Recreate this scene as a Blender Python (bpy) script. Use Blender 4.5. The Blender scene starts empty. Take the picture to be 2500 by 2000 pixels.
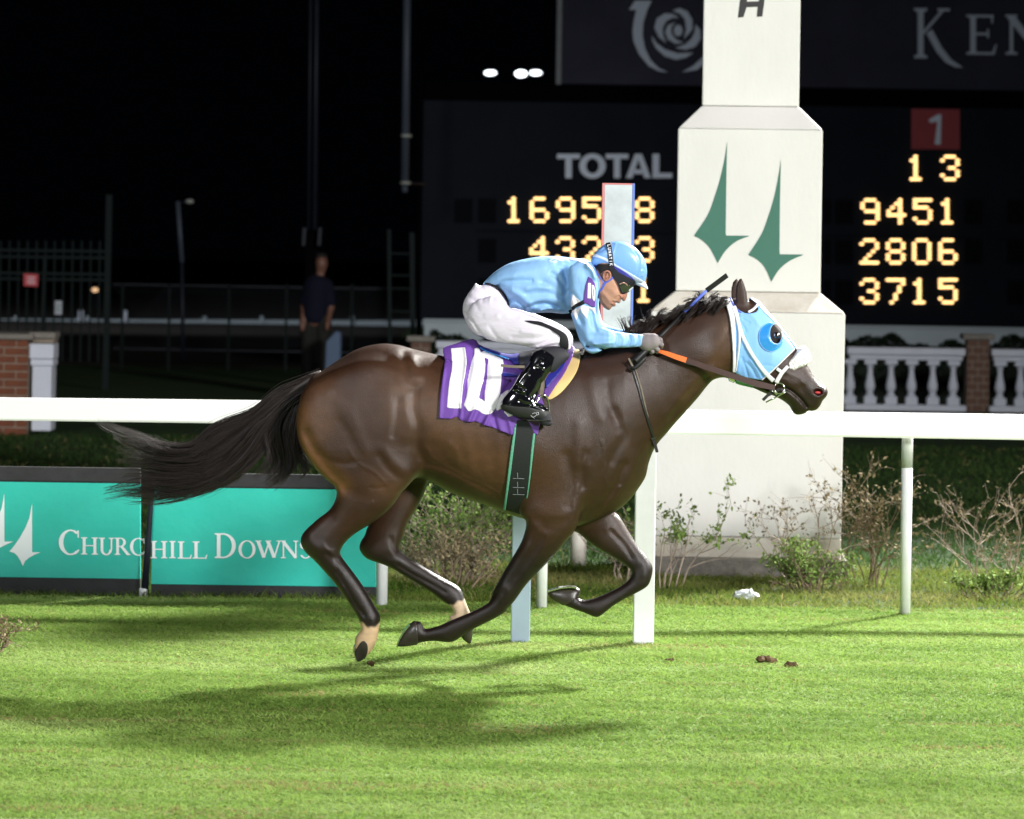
import bpy, bmesh, math, random
import numpy as np
from mathutils import Vector, Matrix

# ------------------------------------------------------------------ camera, world, lights
SC = bpy.context.scene
COL = SC.collection
FPX, DC, CH, YH = 9540.0, 18.0, 2.0, 600.0      # focal length in photo pixels, metres to the horse, camera height, horizon row
ROLL = math.radians(0.85)
cam_d = bpy.data.cameras.new('camera')
cam_d.sensor_width = 36.0
cam_d.lens = 36.0 * FPX / 2500.0
cam_d.shift_y = -(1000.0 - YH) / 2500.0
cam_d.clip_start = 0.1
cam_d.clip_end = 2000
cam_d.dof.use_dof = True
cam_d.dof.focus_distance = DC - 0.1
cam_d.dof.aperture_fstop = 4.6
cam = bpy.data.objects.new('camera', cam_d)
COL.objects.link(cam)
cam.location = (0, -DC, CH)
cam.rotation_euler = (math.radians(90), -ROLL, 0)
SC.camera = cam

world = bpy.data.worlds.new('World')
SC.world = world
world.use_nodes = True
bgn = world.node_tree.nodes['Background']
bgn.inputs[0].default_value = (0.35, 0.5, 0.9, 1)
bgn.inputs[1].default_value = 0.0012

def spot(name, loc, target, power, size_deg, blend, radius, color):
    d = bpy.data.lights.new(name, 'SPOT')
    d.energy = power; d.spot_size = math.radians(size_deg); d.spot_blend = blend
    d.shadow_soft_size = radius; d.color = color
    o = bpy.data.objects.new(name, d); COL.objects.link(o)
    o.location = loc
    o.rotation_euler = (Vector(target) - Vector(loc)).to_track_quat('-Z', 'Y').to_euler()
    return o
# the floodlights of the track: on the grandstand roof behind the camera and on masts beside the course
spot('grandstand_floodlight', (19, -25, 12), (0.5, 5, 1.2), 64000, 46, 0.8, 2.4, (1.0, 0.98, 0.97))
spot('grandstand_floodlight', (-13, -29, 11), (0, 6, 1.2), 19000, 46, 0.8, 2.4, (0.93, 0.96, 1.0))
spot('mast_floodlight', (13, 22.5, 18), (1.3, 1.1, 0), 212000, 29, 1.0, 1.1, (1.0, 0.98, 0.93))
spot('mast_floodlight', (27, 5, 14), (-0.5, -1.0, 0), 36000, 32, 0.8, 1.3, (1.0, 0.98, 0.93))

spot('far_track_floodlight', (-14, 58, 15), (-8, 77, 0.5), 9000, 70, 0.8, 0.6, (0.85, 0.92, 1.0))

SC.view_settings.view_transform = 'Standard'
SC.view_settings.look = 'None'
SC.view_settings.exposure = 0
SC.view_settings.gamma = 1
SC.view_settings.use_curve_mapping = False
SC.cycles.use_denoising = True
SC.cycles.max_bounces = 5
SC.cycles.diffuse_bounces = 3
SC.cycles.glossy_bounces = 2
SC.cycles.transparent_max_bounces = 8
SC.cycles.sample_clamp_indirect = 4

rng = np.random.default_rng(11)
rnd = random.Random(5)

# ------------------------------------------------------------------ measured pixel -> place
CR, SR = math.cos(ROLL), math.sin(ROLL)
def at(px, py, d):
    ix, iy = px - 1250.0, py - YH
    X = CR * ix + SR * iy
    Y = -SR * ix + CR * iy
    s = FPX / d
    return (X / s, d - DC, CH - Y / s)
def P2(pts, y):
    return np.array([[at(p[0], p[1], DC + y)[0], at(p[0], p[1], DC + y)[2]] for p in pts])
def frame(ox, oy, sc):
    return lambda pts: [(ox + p[0] / sc, oy + p[1] / sc) for p in pts]
fA = frame(1100, 550, 3.45)
fB = frame(1500, 620, 3.45)
fC = frame(650, 800, 3.08)
fD = frame(1150, 1000, 3.451)
fE = frame(650, 1150, 3.45)
fL = frame(200, 880, 3.593)
fH = frame(1780, 680, 4.793)
fF = frame(1400, 580, 8.627)
fG = frame(1480, 760, 7.842)
fS = frame(1060, 820, 6.341)
fT = frame(1200, 840, 7.841)
fQ = frame(1000, 0, 2.875)
fK = frame(1600, 0, 2.3956)
fP = frame(1560, 280, 2.975)
fN = frame(0, 1100, 2.156)
fR = frame(2050, 760, 4.791)

# ------------------------------------------------------------------ materials
def mat(name, col, rough=0.6, spec=0.5, metal=0.0, noise=0.0, nscale=8.0, bump=0.0, bscale=60.0, coat=0.0, col2=None,
        emit=None, estr=0.0, vcol=False, sheen=0.0, stretch=None, aniso=0.0, trans=0.0):
    m = bpy.data.materials.new(name); m.use_nodes = True
    nt = m.node_tree; N = nt.nodes; L = nt.links
    b = N['Principled BSDF']
    b.inputs['Base Color'].default_value = (*col, 1)
    b.inputs['Roughness'].default_value = rough
    b.inputs['Specular IOR Level'].default_value = spec
    b.inputs['Metallic'].default_value = metal
    b.inputs['Coat Weight'].default_value = coat
    b.inputs['Sheen Weight'].default_value = sheen
    if trans: b.inputs['Transmission Weight'].default_value = trans
    tc = N.new('ShaderNodeTexCoord')
    src = tc.outputs['Object']
    if stretch:
        mp = N.new('ShaderNodeMapping'); mp.inputs['Scale'].default_value = stretch
        L.new(src, mp.inputs['Vector']); src = mp.outputs[0]
    cs = None
    if vcol:
        a = N.new('ShaderNodeVertexColor'); a.layer_name = 'Col'; cs = a.outputs[0]
    if noise or col2:
        n = N.new('ShaderNodeTexNoise'); n.inputs['Scale'].default_value = nscale; n.inputs['Detail'].default_value = 6
        n.inputs['Roughness'].default_value = 0.65
        L.new(src, n.inputs['Vector'])
        r = N.new('ShaderNodeMapRange'); r.inputs[1].default_value = 0.3; r.inputs[2].default_value = 0.7
        L.new(n.outputs[0], r.inputs[0])
        mx = N.new('ShaderNodeMix'); mx.data_type = 'RGBA'
        L.new(r.outputs[0], mx.inputs[0])
        if vcol:
            mx.blend_type = 'MULTIPLY'
            r.inputs[3].default_value = 0; r.inputs[4].default_value = 1
            L.new(cs, mx.inputs[6]); mx.inputs[7].default_value = (1 - noise, 1 - noise, 1 - noise, 1)
        else:
            c2 = col2 if col2 else tuple(c * (1 - noise) for c in col)
            mx.inputs[6].default_value = (*col, 1); mx.inputs[7].default_value = (*c2, 1)
        cs = mx.outputs[2]
    if cs is not None: L.new(cs, b.inputs['Base Color'])
    if bump:
        n2 = N.new('ShaderNodeTexNoise'); n2.inputs['Scale'].default_value = bscale; n2.inputs['Detail'].default_value = 4
        L.new(src, n2.inputs['Vector'])
        bp = N.new('ShaderNodeBump'); bp.inputs['Strength'].default_value = 1.0; bp.inputs['Distance'].default_value = bump
        L.new(n2.outputs[0], bp.inputs['Height']); L.new(bp.outputs[0], b.inputs['Normal'])
    if emit:
        b.inputs['Emission Color'].default_value = (*emit, 1); b.inputs['Emission Strength'].default_value = estr
    return m

M = {}
M['coat'] = mat('horse_coat', (0.05, 0.025, 0.014), 0.375, 0.36, vcol=True, noise=0.3, nscale=26, bump=0.0014, bscale=380, sheen=0.0, stretch=(0.5, 1, 1.1))
M['coat_plain'] = mat('dark_eye_socket_coat', (0.014, 0.008, 0.006), 0.6, 0.15, noise=0.3)
M['skin_plain'] = mat('brow_skin', (0.40, 0.2, 0.12), 0.5, 0.4)
M['hair'] = mat('horse_hair', (0.02, 0.0115, 0.009), 0.5, 0.4, noise=0.5, nscale=20)
M['hoof'] = mat('hoof_horn', (0.035, 0.028, 0.022), 0.35, 0.5, noise=0.5, nscale=20, bump=0.001, bscale=60)
M['hoof_pale'] = mat('hoof_horn_pale', (0.3, 0.22, 0.13), 0.4, 0.5, col2=(0.03, 0.025, 0.02), nscale=9)
M['silk'] = mat('sky_blue_silk', (0.27, 0.5, 0.82), 0.48, 0.4, noise=0.14, nscale=9, bump=0.0055, bscale=22, stretch=(1, 1, 0.6))
M['silk_white'] = mat('white_silk', (0.82, 0.78, 0.8), 0.4, 0.5, noise=0.06)
M['breeches'] = mat('white_breeches_cloth', (0.8, 0.74, 0.85), 0.6, 0.35, noise=0.06, nscale=18, bump=0.003, bscale=28, stretch=(0.5, 1, 1.4))
M['black_cloth'] = mat('black_cloth', (0.012, 0.012, 0.015), 0.7, 0.3, noise=0.3)
M['boot'] = mat('black_patent_leather', (0.004, 0.004, 0.006), 0.12, 0.6, coat=0.8, bump=0.0005, bscale=9)
M['boot_top'] = mat('black_boot_cuff', (0.018, 0.018, 0.024), 0.65, 0.4, noise=0.2)
M['sole'] = mat('boot_sole_rubber', (0.02, 0.021, 0.02), 0.5, 0.4, noise=0.3)
M['skin'] = mat('skin', (0.42, 0.2, 0.12), 0.5, 0.4, noise=0.12, nscale=30, vcol=True, bump=0.0006, bscale=180)
M['glove'] = mat('grey_glove', (0.23, 0.2, 0.205), 0.75, 0.3, noise=0.12, nscale=60, bump=0.0006, bscale=300)
M['helmet'] = mat('sky_blue_helmet_cover', (0.21, 0.42, 0.8), 0.28, 0.5, coat=0.3, noise=0.05, bump=0.0008, bscale=20)
M['helmet_white'] = mat('helmet_white_band', (0.66, 0.72, 0.85), 0.35, 0.5)
M['royal'] = mat('royal_blue_strap', (0.09, 0.14, 0.55), 0.5, 0.4, noise=0.15)
M['navy'] = mat('deep_blue_saddle', (0.02, 0.022, 0.28), 0.45, 0.5, noise=0.2)
M['purple'] = mat('purple_saddle_cloth', (0.15, 0.06, 0.34), 0.6, 0.3, noise=0.18, nscale=12, bump=0.0008, bscale=300)
M['num_white'] = mat('white_number_cloth', (0.82, 0.8, 0.82), 0.55, 0.3, noise=0.05)
M['yellow'] = mat('yellow_foam_pad', (0.72, 0.52, 0.22), 0.7, 0.3, noise=0.1)
M['leather'] = mat('dark_leather', (0.012, 0.011, 0.011), 0.45, 0.5, noise=0.3)
M['tan_leather'] = mat('worn_leather_and_highlight', (0.2, 0.16, 0.12), 0.6, 0.4, noise=0.4, nscale=40)  # tan leather, also the painted highlight on the breast strap
M['green_edge'] = mat('green_girth_binding', (0.1, 0.33, 0.22), 0.6, 0.3)
M['elastic'] = mat('black_girth_elastic', (0.013, 0.015, 0.014), 0.7, 0.3, bump=0.001, bscale=200)
M['white_strap'] = mat('white_bridle_strap', (0.76, 0.76, 0.78), 0.4, 0.5, noise=0.08)
M['fleece'] = mat('white_fleece', (0.8, 0.78, 0.78), 0.95, 0.15, bump=0.004, bscale=200)
M['hood'] = mat('pale_blue_hood_cloth', (0.22, 0.46, 0.84), 0.55, 0.3, noise=0.1, nscale=14, bump=0.003, bscale=22, stretch=(1, 1, 0.35))
M['cup'] = mat('blue_plastic_eye_cup', (0.04, 0.3, 0.75), 0.22, 0.5, coat=0.4)
M['rein_brown'] = mat('brown_rein_rubber', (0.06, 0.03, 0.026), 0.6, 0.3, noise=0.2, nscale=50)
M['rein_orange'] = mat('orange_rein_grip', (0.85, 0.16, 0.025), 0.55, 0.4, noise=0.12, nscale=40, bump=0.001, bscale=150)
M['metal'] = mat('polished_steel', (0.7, 0.7, 0.7), 0.18, 0.5, metal=1.0)
M['eye'] = mat('eye_dark', (0.01, 0.006, 0.004), 0.05, 0.8, coat=1.0)
M['pink'] = mat('nostril_pink', (0.6, 0.06, 0.06), 0.4, 0.5, noise=0.3, nscale=60)
M['whip'] = mat('whip_black', (0.013, 0.013, 0.014), 0.5, 0.4, noise=0.2, nscale=60)
M['lens'] = mat('goggle_lens', (0.02, 0.02, 0.018), 0.08, 0.8, coat=1.0)
M['white_ink'] = mat('white_print', (0.8, 0.8, 0.85), 0.5, 0.4)
M['short_hair'] = mat('cropped_dark_hair', (0.012, 0.009, 0.008), 0.7, 0.3, noise=0.4, nscale=80)

M['rail'] = mat('white_rail_paint', (0.8, 0.8, 0.79), 0.4, 0.5, noise=0.05, nscale=4, bump=0.0006, bscale=12, stretch=(0.2, 1, 1))
M['post_white'] = mat('white_post_plastic', (0.72, 0.73, 0.74), 0.5, 0.4, noise=0.14, nscale=5)
M['post_grey'] = mat('grey_post_shade_and_fittings', (0.36, 0.38, 0.34), 0.6, 0.3, noise=0.25, nscale=9)  # grey of small fittings, also paints the shade on one rail post
M['finish'] = mat('finish_post_paint', (0.56, 0.61, 0.63), 0.55, 0.4, noise=0.28, nscale=7)
M['finish_blue'] = mat('finish_post_blue_edge', (0.13, 0.22, 0.62), 0.5, 0.4)
M['finish_red'] = mat('finish_post_red_edge', (0.6, 0.2, 0.2), 0.5, 0.4)
M['leg_blue'] = mat('pale_blue_post', (0.33, 0.43, 0.52), 0.5, 0.4, noise=0.08, nscale=6)
M['stucco'] = mat('cream_pillar_paint', (0.665, 0.65, 0.62), 0.75, 0.3, noise=0.06, nscale=3.0, bump=0.0015, bscale=40, stretch=(1, 1, 0.5))
M['stucco_stained'] = mat('stained_pillar_paint', (0.66, 0.63, 0.57), 0.8, 0.3, col2=(0.5, 0.44, 0.37), nscale=6, bump=0.002, bscale=40)
M['concrete'] = mat('rough_concrete', (0.27, 0.25, 0.22), 0.9, 0.2, noise=0.5, nscale=12, bump=0.006, bscale=40)
M['spire_green'] = mat('spire_green_paint', (0.05, 0.155, 0.115), 0.6, 0.3, noise=0.08)
M['letter_dark'] = mat('dark_letter_paint', (0.035, 0.032, 0.035), 0.6, 0.3)
M['teal'] = mat('teal_banner_print', (0.02, 0.47, 0.38), 0.5, 0.4, noise=0.14, nscale=2.5, bump=0.012, bscale=3.5)
M['banner_dark'] = mat('dark_banner_skirt', (0.034, 0.034, 0.036), 0.8, 0.3, noise=0.35, nscale=12, bump=0.002, bscale=30)
M['banner_white'] = mat('banner_white_print', (0.75, 0.8, 0.82), 0.5, 0.4)
M['board'] = mat('scoreboard_black_panel', (0.015, 0.018, 0.025), 0.95, 0.03, noise=0.2, nscale=1.2)
M['board_top'] = mat('scoreboard_banner_panel', (0.045, 0.046, 0.066), 0.9, 0.05, noise=0.35, nscale=0.8)
M['board_frame'] = mat('scoreboard_edge', (0.2, 0.22, 0.23), 0.6, 0.3, noise=0.2)
M['board_frame_dark'] = mat('scoreboard_dark_beam', (0.002, 0.002, 0.003), 0.95, 0.02)
M['board_module'] = mat('unlit_lamp_module', (0.007, 0.008, 0.010), 0.9, 0.05)
M['board_text'] = mat('scoreboard_grey_letter', (0.74, 0.82, 0.94), 0.6, 0.3)
M['board_logo'] = mat('scoreboard_grey_emblem', (0.5, 0.57, 0.67), 0.6, 0.3)
M['board_red'] = mat('scoreboard_red_square', (0.36, 0.05, 0.06), 0.6, 0.3)
M['led'] = mat('amber_bulb', (0.9, 0.5, 0.15), 0.5, 0.3, emit=(1.0, 0.6, 0.24), estr=3.4)
M['balus'] = mat('white_balustrade_stone', (0.62, 0.65, 0.73), 0.7, 0.3, noise=0.1, nscale=5)
M['wall_white'] = mat('white_wall_paint', (0.42, 0.49, 0.52), 0.7, 0.3, noise=0.15, nscale=1.2)
M['brick'] = mat('red_brown_brick', (0.2, 0.07, 0.035), 0.85, 0.2, col2=(0.12, 0.045, 0.028), nscale=5, bump=0.002, bscale=60)
M['brick_dark'] = mat('dull_brick', (0.16, 0.09, 0.065), 0.85, 0.2, col2=(0.1, 0.06, 0.045), nscale=5)
M['mortar'] = mat('mortar', (0.3, 0.25, 0.2), 0.95, 0.1, noise=0.3)
M['cap'] = mat('stone_cap', (0.25, 0.23, 0.2), 0.8, 0.2, noise=0.3)
M['steel_dark'] = mat('dark_galvanised_steel', (0.014, 0.017, 0.026), 0.5, 0.2, metal=0.0, noise=0.3)
M['pole'] = mat('galvanised_pole', (0.06, 0.075, 0.1), 0.5, 0.3, metal=0.0, noise=0.2)
M['fence_green'] = mat('dark_green_fence_paint', (0.005, 0.011, 0.0105), 0.6, 0.12, noise=0.2)
M['hedge'] = mat('hedge_leaf', (0.01, 0.022, 0.008), 0.7, 0.3, noise=0.5, nscale=6)
M['leaf'] = mat('shrub_leaf', (0.2, 0.3, 0.075), 0.85, 0.08, noise=0.4, nscale=9)
M['leaf_dry'] = mat('dry_shrub_leaf', (0.26, 0.21, 0.12), 0.9, 0.08, noise=0.45, nscale=9)
M['twig'] = mat('shrub_twig', (0.2, 0.15, 0.1), 0.8, 0.2, noise=0.4, nscale=20)
M['twig_pale'] = mat('pale_dead_twig', (0.38, 0.3, 0.24), 0.8, 0.2, noise=0.4, nscale=20)
M['lamp_white'] = mat('lit_floodlight_face', (1, 1, 1), 0.5, 0.3, emit=(0.9, 0.95, 1.0), estr=6)
M['lamp_warm'] = mat('lit_warm_lamp_face', (1, 0.8, 0.6), 0.5, 0.3, emit=(1.0, 0.6, 0.3), estr=1.2)
M['sign_red'] = mat('red_sign_paint', (0.5, 0.07, 0.08), 0.6, 0.3)
M['dark_shirt'] = mat('navy_shirt', (0.004, 0.005, 0.014), 0.9, 0.2)
M['dark_trousers'] = mat('olive_black_trousers', (0.014, 0.015, 0.012), 0.8, 0.2)
M['blue_plastic'] = mat('blue_grey_plastic', (0.06, 0.1, 0.17), 0.5, 0.3)
M['divot'] = mat('turf_divot_soil', (0.13, 0.085, 0.045), 0.95, 0.1, noise=0.5, nscale=40, bump=0.006, bscale=60)
M['litter'] = mat('crumpled_white_plastic', (0.55, 0.58, 0.6), 0.35, 0.5, bump=0.01, bscale=40)

# ------------------------------------------------------------------ object helpers
def tag(o, label=None, cat=None, group=None, kind=None):
    if label: o['label'] = label
    if cat: o['category'] = cat
    if group: o['group'] = group
    if kind: o['kind'] = kind
    return o
PLOC = {}
def thing(name, label, cat, loc=(0, 0, 0), group=None):
    o = bpy.data.objects.new(name, None); COL.objects.link(o)
    o.empty_display_size = 0.1
    o.location = loc
    return tag(o, label, cat, group)
def link(name, me, m=None, parent=None, smooth=False):
    if m is not None and len(me.materials) == 0: me.materials.append(m)
    o = bpy.data.objects.new(name, me); COL.objects.link(o)
    if parent is not None:
        o.parent = parent
        o.matrix_parent_inverse = Matrix.Translation(-parent.location) if parent.parent is None else Matrix.Identity(4)
    if smooth: me.polygons.foreach_set('use_smooth', np.ones(len(me.polygons), dtype=bool))
    return o
def mesh_np(name, V, F, m, parent=None, smooth=True, cols=None):
    """V (n,3), F (m,k) all faces the same size"""
    me = bpy.data.meshes.new(name)
    V = np.asarray(V, dtype=np.float32); F = np.asarray(F, dtype=np.int32)
    k = F.shape[1]
    me.vertices.add(len(V)); me.vertices.foreach_set('co', V.ravel())
    me.loops.add(F.size); me.loops.foreach_set('vertex_index', F.ravel())
    me.polygons.add(len(F)); me.polygons.foreach_set('loop_start', np.arange(0, F.size, k, dtype=np.int32))
    me.polygons.foreach_set('loop_total', np.full(len(F), k, dtype=np.int32))
    me.update(calc_edges=True)
    if cols is not None:
        a = me.color_attributes.new('Col', 'FLOAT_COLOR', 'POINT')
        c = np.ones((len(V), 4), dtype=np.float32); c[:, :3] = cols
        a.data.foreach_set('color', c.ravel())
    return link(name, me, m, parent, smooth)
class MB:
    def __init__(s): s.bm = bmesh.new()
    def box(s, x0, x1, y0, y1, z0, z1):
        v = [s.bm.verts.new((x, y, z)) for x in (x0, x1) for y in (y0, y1) for z in (z0, z1)]
        for f in ((0, 1, 3, 2), (4, 6, 7, 5), (0, 4, 5, 1), (2, 3, 7, 6), (0, 2, 6, 4), (1, 5, 7, 3)):
            s.bm.faces.new([v[i] for i in f])
        return s
    def prism(s, pts, y0, y1):
        """pts: (x,z) outline, extruded along y"""
        a = [s.bm.verts.new((p[0], y0, p[1])) for p in pts]
        b = [s.bm.verts.new((p[0], y1, p[1])) for p in pts]
        n = len(pts)
        fs = [s.bm.faces.new(a), s.bm.faces.new(b[::-1])]
        for i in range(n): s.bm.faces.new((a[i], b[i], b[(i + 1) % n], a[(i + 1) % n]))
        return s
    def tube(s, pts, r, n=6, caps=True):
        pts = [Vector(p) for p in pts]
        if not hasattr(r, '__len__'): r = [r] * len(pts)
        rings = []
        up = Vector((0.13, 0.31, 0.94))
        for i, p in enumerate(pts):
            t = (pts[min(i + 1, len(pts) - 1)] - pts[max(i - 1, 0)]).normalized()
            a = t.cross(up)
            if a.length < 1e-3: a = t.cross(Vector((1, 0, 0)))
            a.normalize(); b = t.cross(a)
            rings.append([s.bm.verts.new(p + (a * math.cos(q) + b * math.sin(q)) * r[i]) for q in (2 * math.pi * k / n for k in range(n))])
        for i in range(len(rings) - 1):
            for k in range(n):
                s.bm.faces.new((rings[i][k], rings[i][(k + 1) % n], rings[i + 1][(k + 1) % n], rings[i + 1][k]))
        if caps:
            s.bm.faces.new(rings[0][::-1]); s.bm.faces.new(rings[-1])
        return s
    def ribbon(s, pts, w, th, wdir):
        """flat strap along pts, width w along direction wdir (vector), thickness th"""
        pts = [Vector(p) for p in pts]; rings = []
        wd = Vector(wdir).normalized()
        for i, p in enumerate(pts):
            t = (pts[min(i + 1, len(pts) - 1)] - pts[max(i - 1, 0)]).normalized()
            a = (wd - t * wd.dot(t)).normalized(); b = t.cross(a)
            ww = w[i] if hasattr(w, '__len__') else w
            rings.append([s.bm.verts.new(p + a * sx * ww / 2 + b * sy * th / 2) for sx, sy in ((-1, -1), (1, -1), (1, 1), (-1, 1))])
        for i in range(len(rings) - 1):
            for k in range(4):
                s.bm.faces.new((rings[i][k], rings[i][(k + 1) % 4], rings[i + 1][(k + 1) % 4], rings[i + 1][k]))
        s.bm.faces.new(rings[0][::-1]); s.bm.faces.new(rings[-1])
        return s
    def lathe(s, prof, c, n=12):
        rings = [[s.bm.verts.new((c[0] + r * math.cos(2 * math.pi * k / n), c[1] + r * math.sin(2 * math.pi * k / n), z)) for k in range(n)] for r, z in prof]
        for i in range(len(rings) - 1):
            for k in range(n):
                s.bm.faces.new((rings[i][k], rings[i][(k + 1) % n], rings[i + 1][(k + 1) % n], rings[i + 1][k]))
        s.bm.faces.new(rings[0][::-1]); s.bm.faces.new(rings[-1])
        return s
    def sphere(s, c, r, seg=10, sq=(1, 1, 1)):
        mt = Matrix.Translation(c) @ Matrix.Diagonal((r * sq[0], r * sq[1], r * sq[2], 1))
        bmesh.ops.create_uvsphere(s.bm, u_segments=seg, v_segments=max(4, seg * 2 // 3), radius=1, matrix=mt)
        return s
    def bevel(s, w, seg=2):
        bmesh.ops.bevel(s.bm, geom=list(s.bm.edges), offset=w, segments=seg, affect='EDGES', profile=0.5)
        return s
    def mesh(s, name, recalc=True):
        if recalc: bmesh.ops.recalc_face_normals(s.bm, faces=list(s.bm.faces))
        me = bpy.data.meshes.new(name); s.bm.to_mesh(me); s.bm.free()
        return me
    def build(s, name, m, parent=None, smooth=False):
        return link(name, s.mesh(name), m, parent, smooth)

def plate(name, polys, d, thick, m, parent=None, step=0.0004):
    """flat shapes given by photo outline, standing on a vertical plane d metres from the camera; front face at d"""
    b = MB()
    for i, p in enumerate(polys):
        y = d - DC - step * i
        b.prism([(at(q[0], q[1], d)[0], at(q[0], q[1], d)[2]) for q in p], y, d - DC + thick)
    return b.build(name, m, parent)

def cr(pts, n=6, closed=True):
    """Catmull-Rom through pts"""
    P = np.array(pts, dtype=float); N = len(P); out = []
    rg = range(N) if closed else range(N - 1)
    for i in rg:
        if closed: p0, p1, p2, p3 = P[i - 1], P[i], P[(i + 1) % N], P[(i + 2) % N]
        else: p0, p1, p2, p3 = P[max(i - 1, 0)], P[i], P[i + 1], P[min(i + 2, N - 1)]
        for t in np.arange(n) / n:
            out.append(0.5 * ((2 * p1) + (-p0 + p2) * t + (2 * p0 - 5 * p1 + 4 * p2 - p3) * t * t + (-p0 + 3 * p1 - 3 * p2 + p3) * t ** 3))
    if not closed: out.append(P[-1])
    return np.array(out)

# ------------------------------------------------------------------ sculpting: rounded bodies as distance fields, meshed by surface nets
def sdpoly(px, pz, poly):
    """signed distance (+ inside) of points to a polygon"""
    sh = px.shape; x = px.ravel().astype(np.float32); z = pz.ravel().astype(np.float32)
    best = np.full(x.shape, 1e9, np.float32); ins = np.zeros(x.shape, bool)
    n = len(poly)
    for i in range(n):
        ax, az = poly[i]; bx, bz = poly[(i + 1) % n]
        ex, ez = bx - ax, bz - az
        L2 = ex * ex + ez * ez + 1e-12
        t = np.clip(((x - ax) * ex + (z - az) * ez) / L2, 0, 1)
        dx = x - ax - t * ex; dz = z - az - t * ez
        np.minimum(best, dx * dx + dz * dz, out=best)
        if az != bz:
            c = ((az > z) != (bz > z)) & (x < (bx - ax) * (z - az) / (bz - az) + ax)
            ins ^= c
    d = np.sqrt(best)
    return np.where(ins, d, -d).reshape(sh)
def sdline(px, pz, line):
    x = px; z = pz; best = np.full(x.shape, 1e9)
    for i in range(len(line) - 1):
        ax, az = line[i]; bx, bz = line[i + 1]
        ex, ez = bx - ax, bz - az; L2 = ex * ex + ez * ez + 1e-12
        t = np.clip(((x - ax) * ex + (z - az) * ez) / L2, 0, 1)
        best = np.minimum(best, (x - ax - t * ex) ** 2 + (z - az - t * ez) ** 2)
    return np.sqrt(best)
def blur(a, n):
    for _ in range(n):
        p = np.pad(a, 1, mode='edge')
        a = (p[:-2, 1:-1] + p[2:, 1:-1] + p[1:-1, :-2] + p[1:-1, 2:] + 4 * p[1:-1, 1:-1]) / 8
    return a
def poisson(mask, h):
    if min(mask.shape) > 24:
        nx, nz = (mask.shape[0] + 1) // 2, (mask.shape[1] + 1) // 2
        mc = np.zeros((nx, nz), bool); mc[:, :] = mask[::2, ::2]
        uc = poisson(mc, 2 * h)
        u = np.repeat(np.repeat(uc, 2, 0), 2, 1)[:mask.shape[0], :mask.shape[1]]
        its = 120
    else:
        u = np.zeros(mask.shape); its = 400
    m = mask.astype(float); r = 4 * h * h
    for _ in range(its):
        p = np.pad(u, 1)
        u = m * (p[:-2, 1:-1] + p[2:, 1:-1] + p[1:-1, :-2] + p[1:-1, 2:] + r) / 4
    return u
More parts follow.
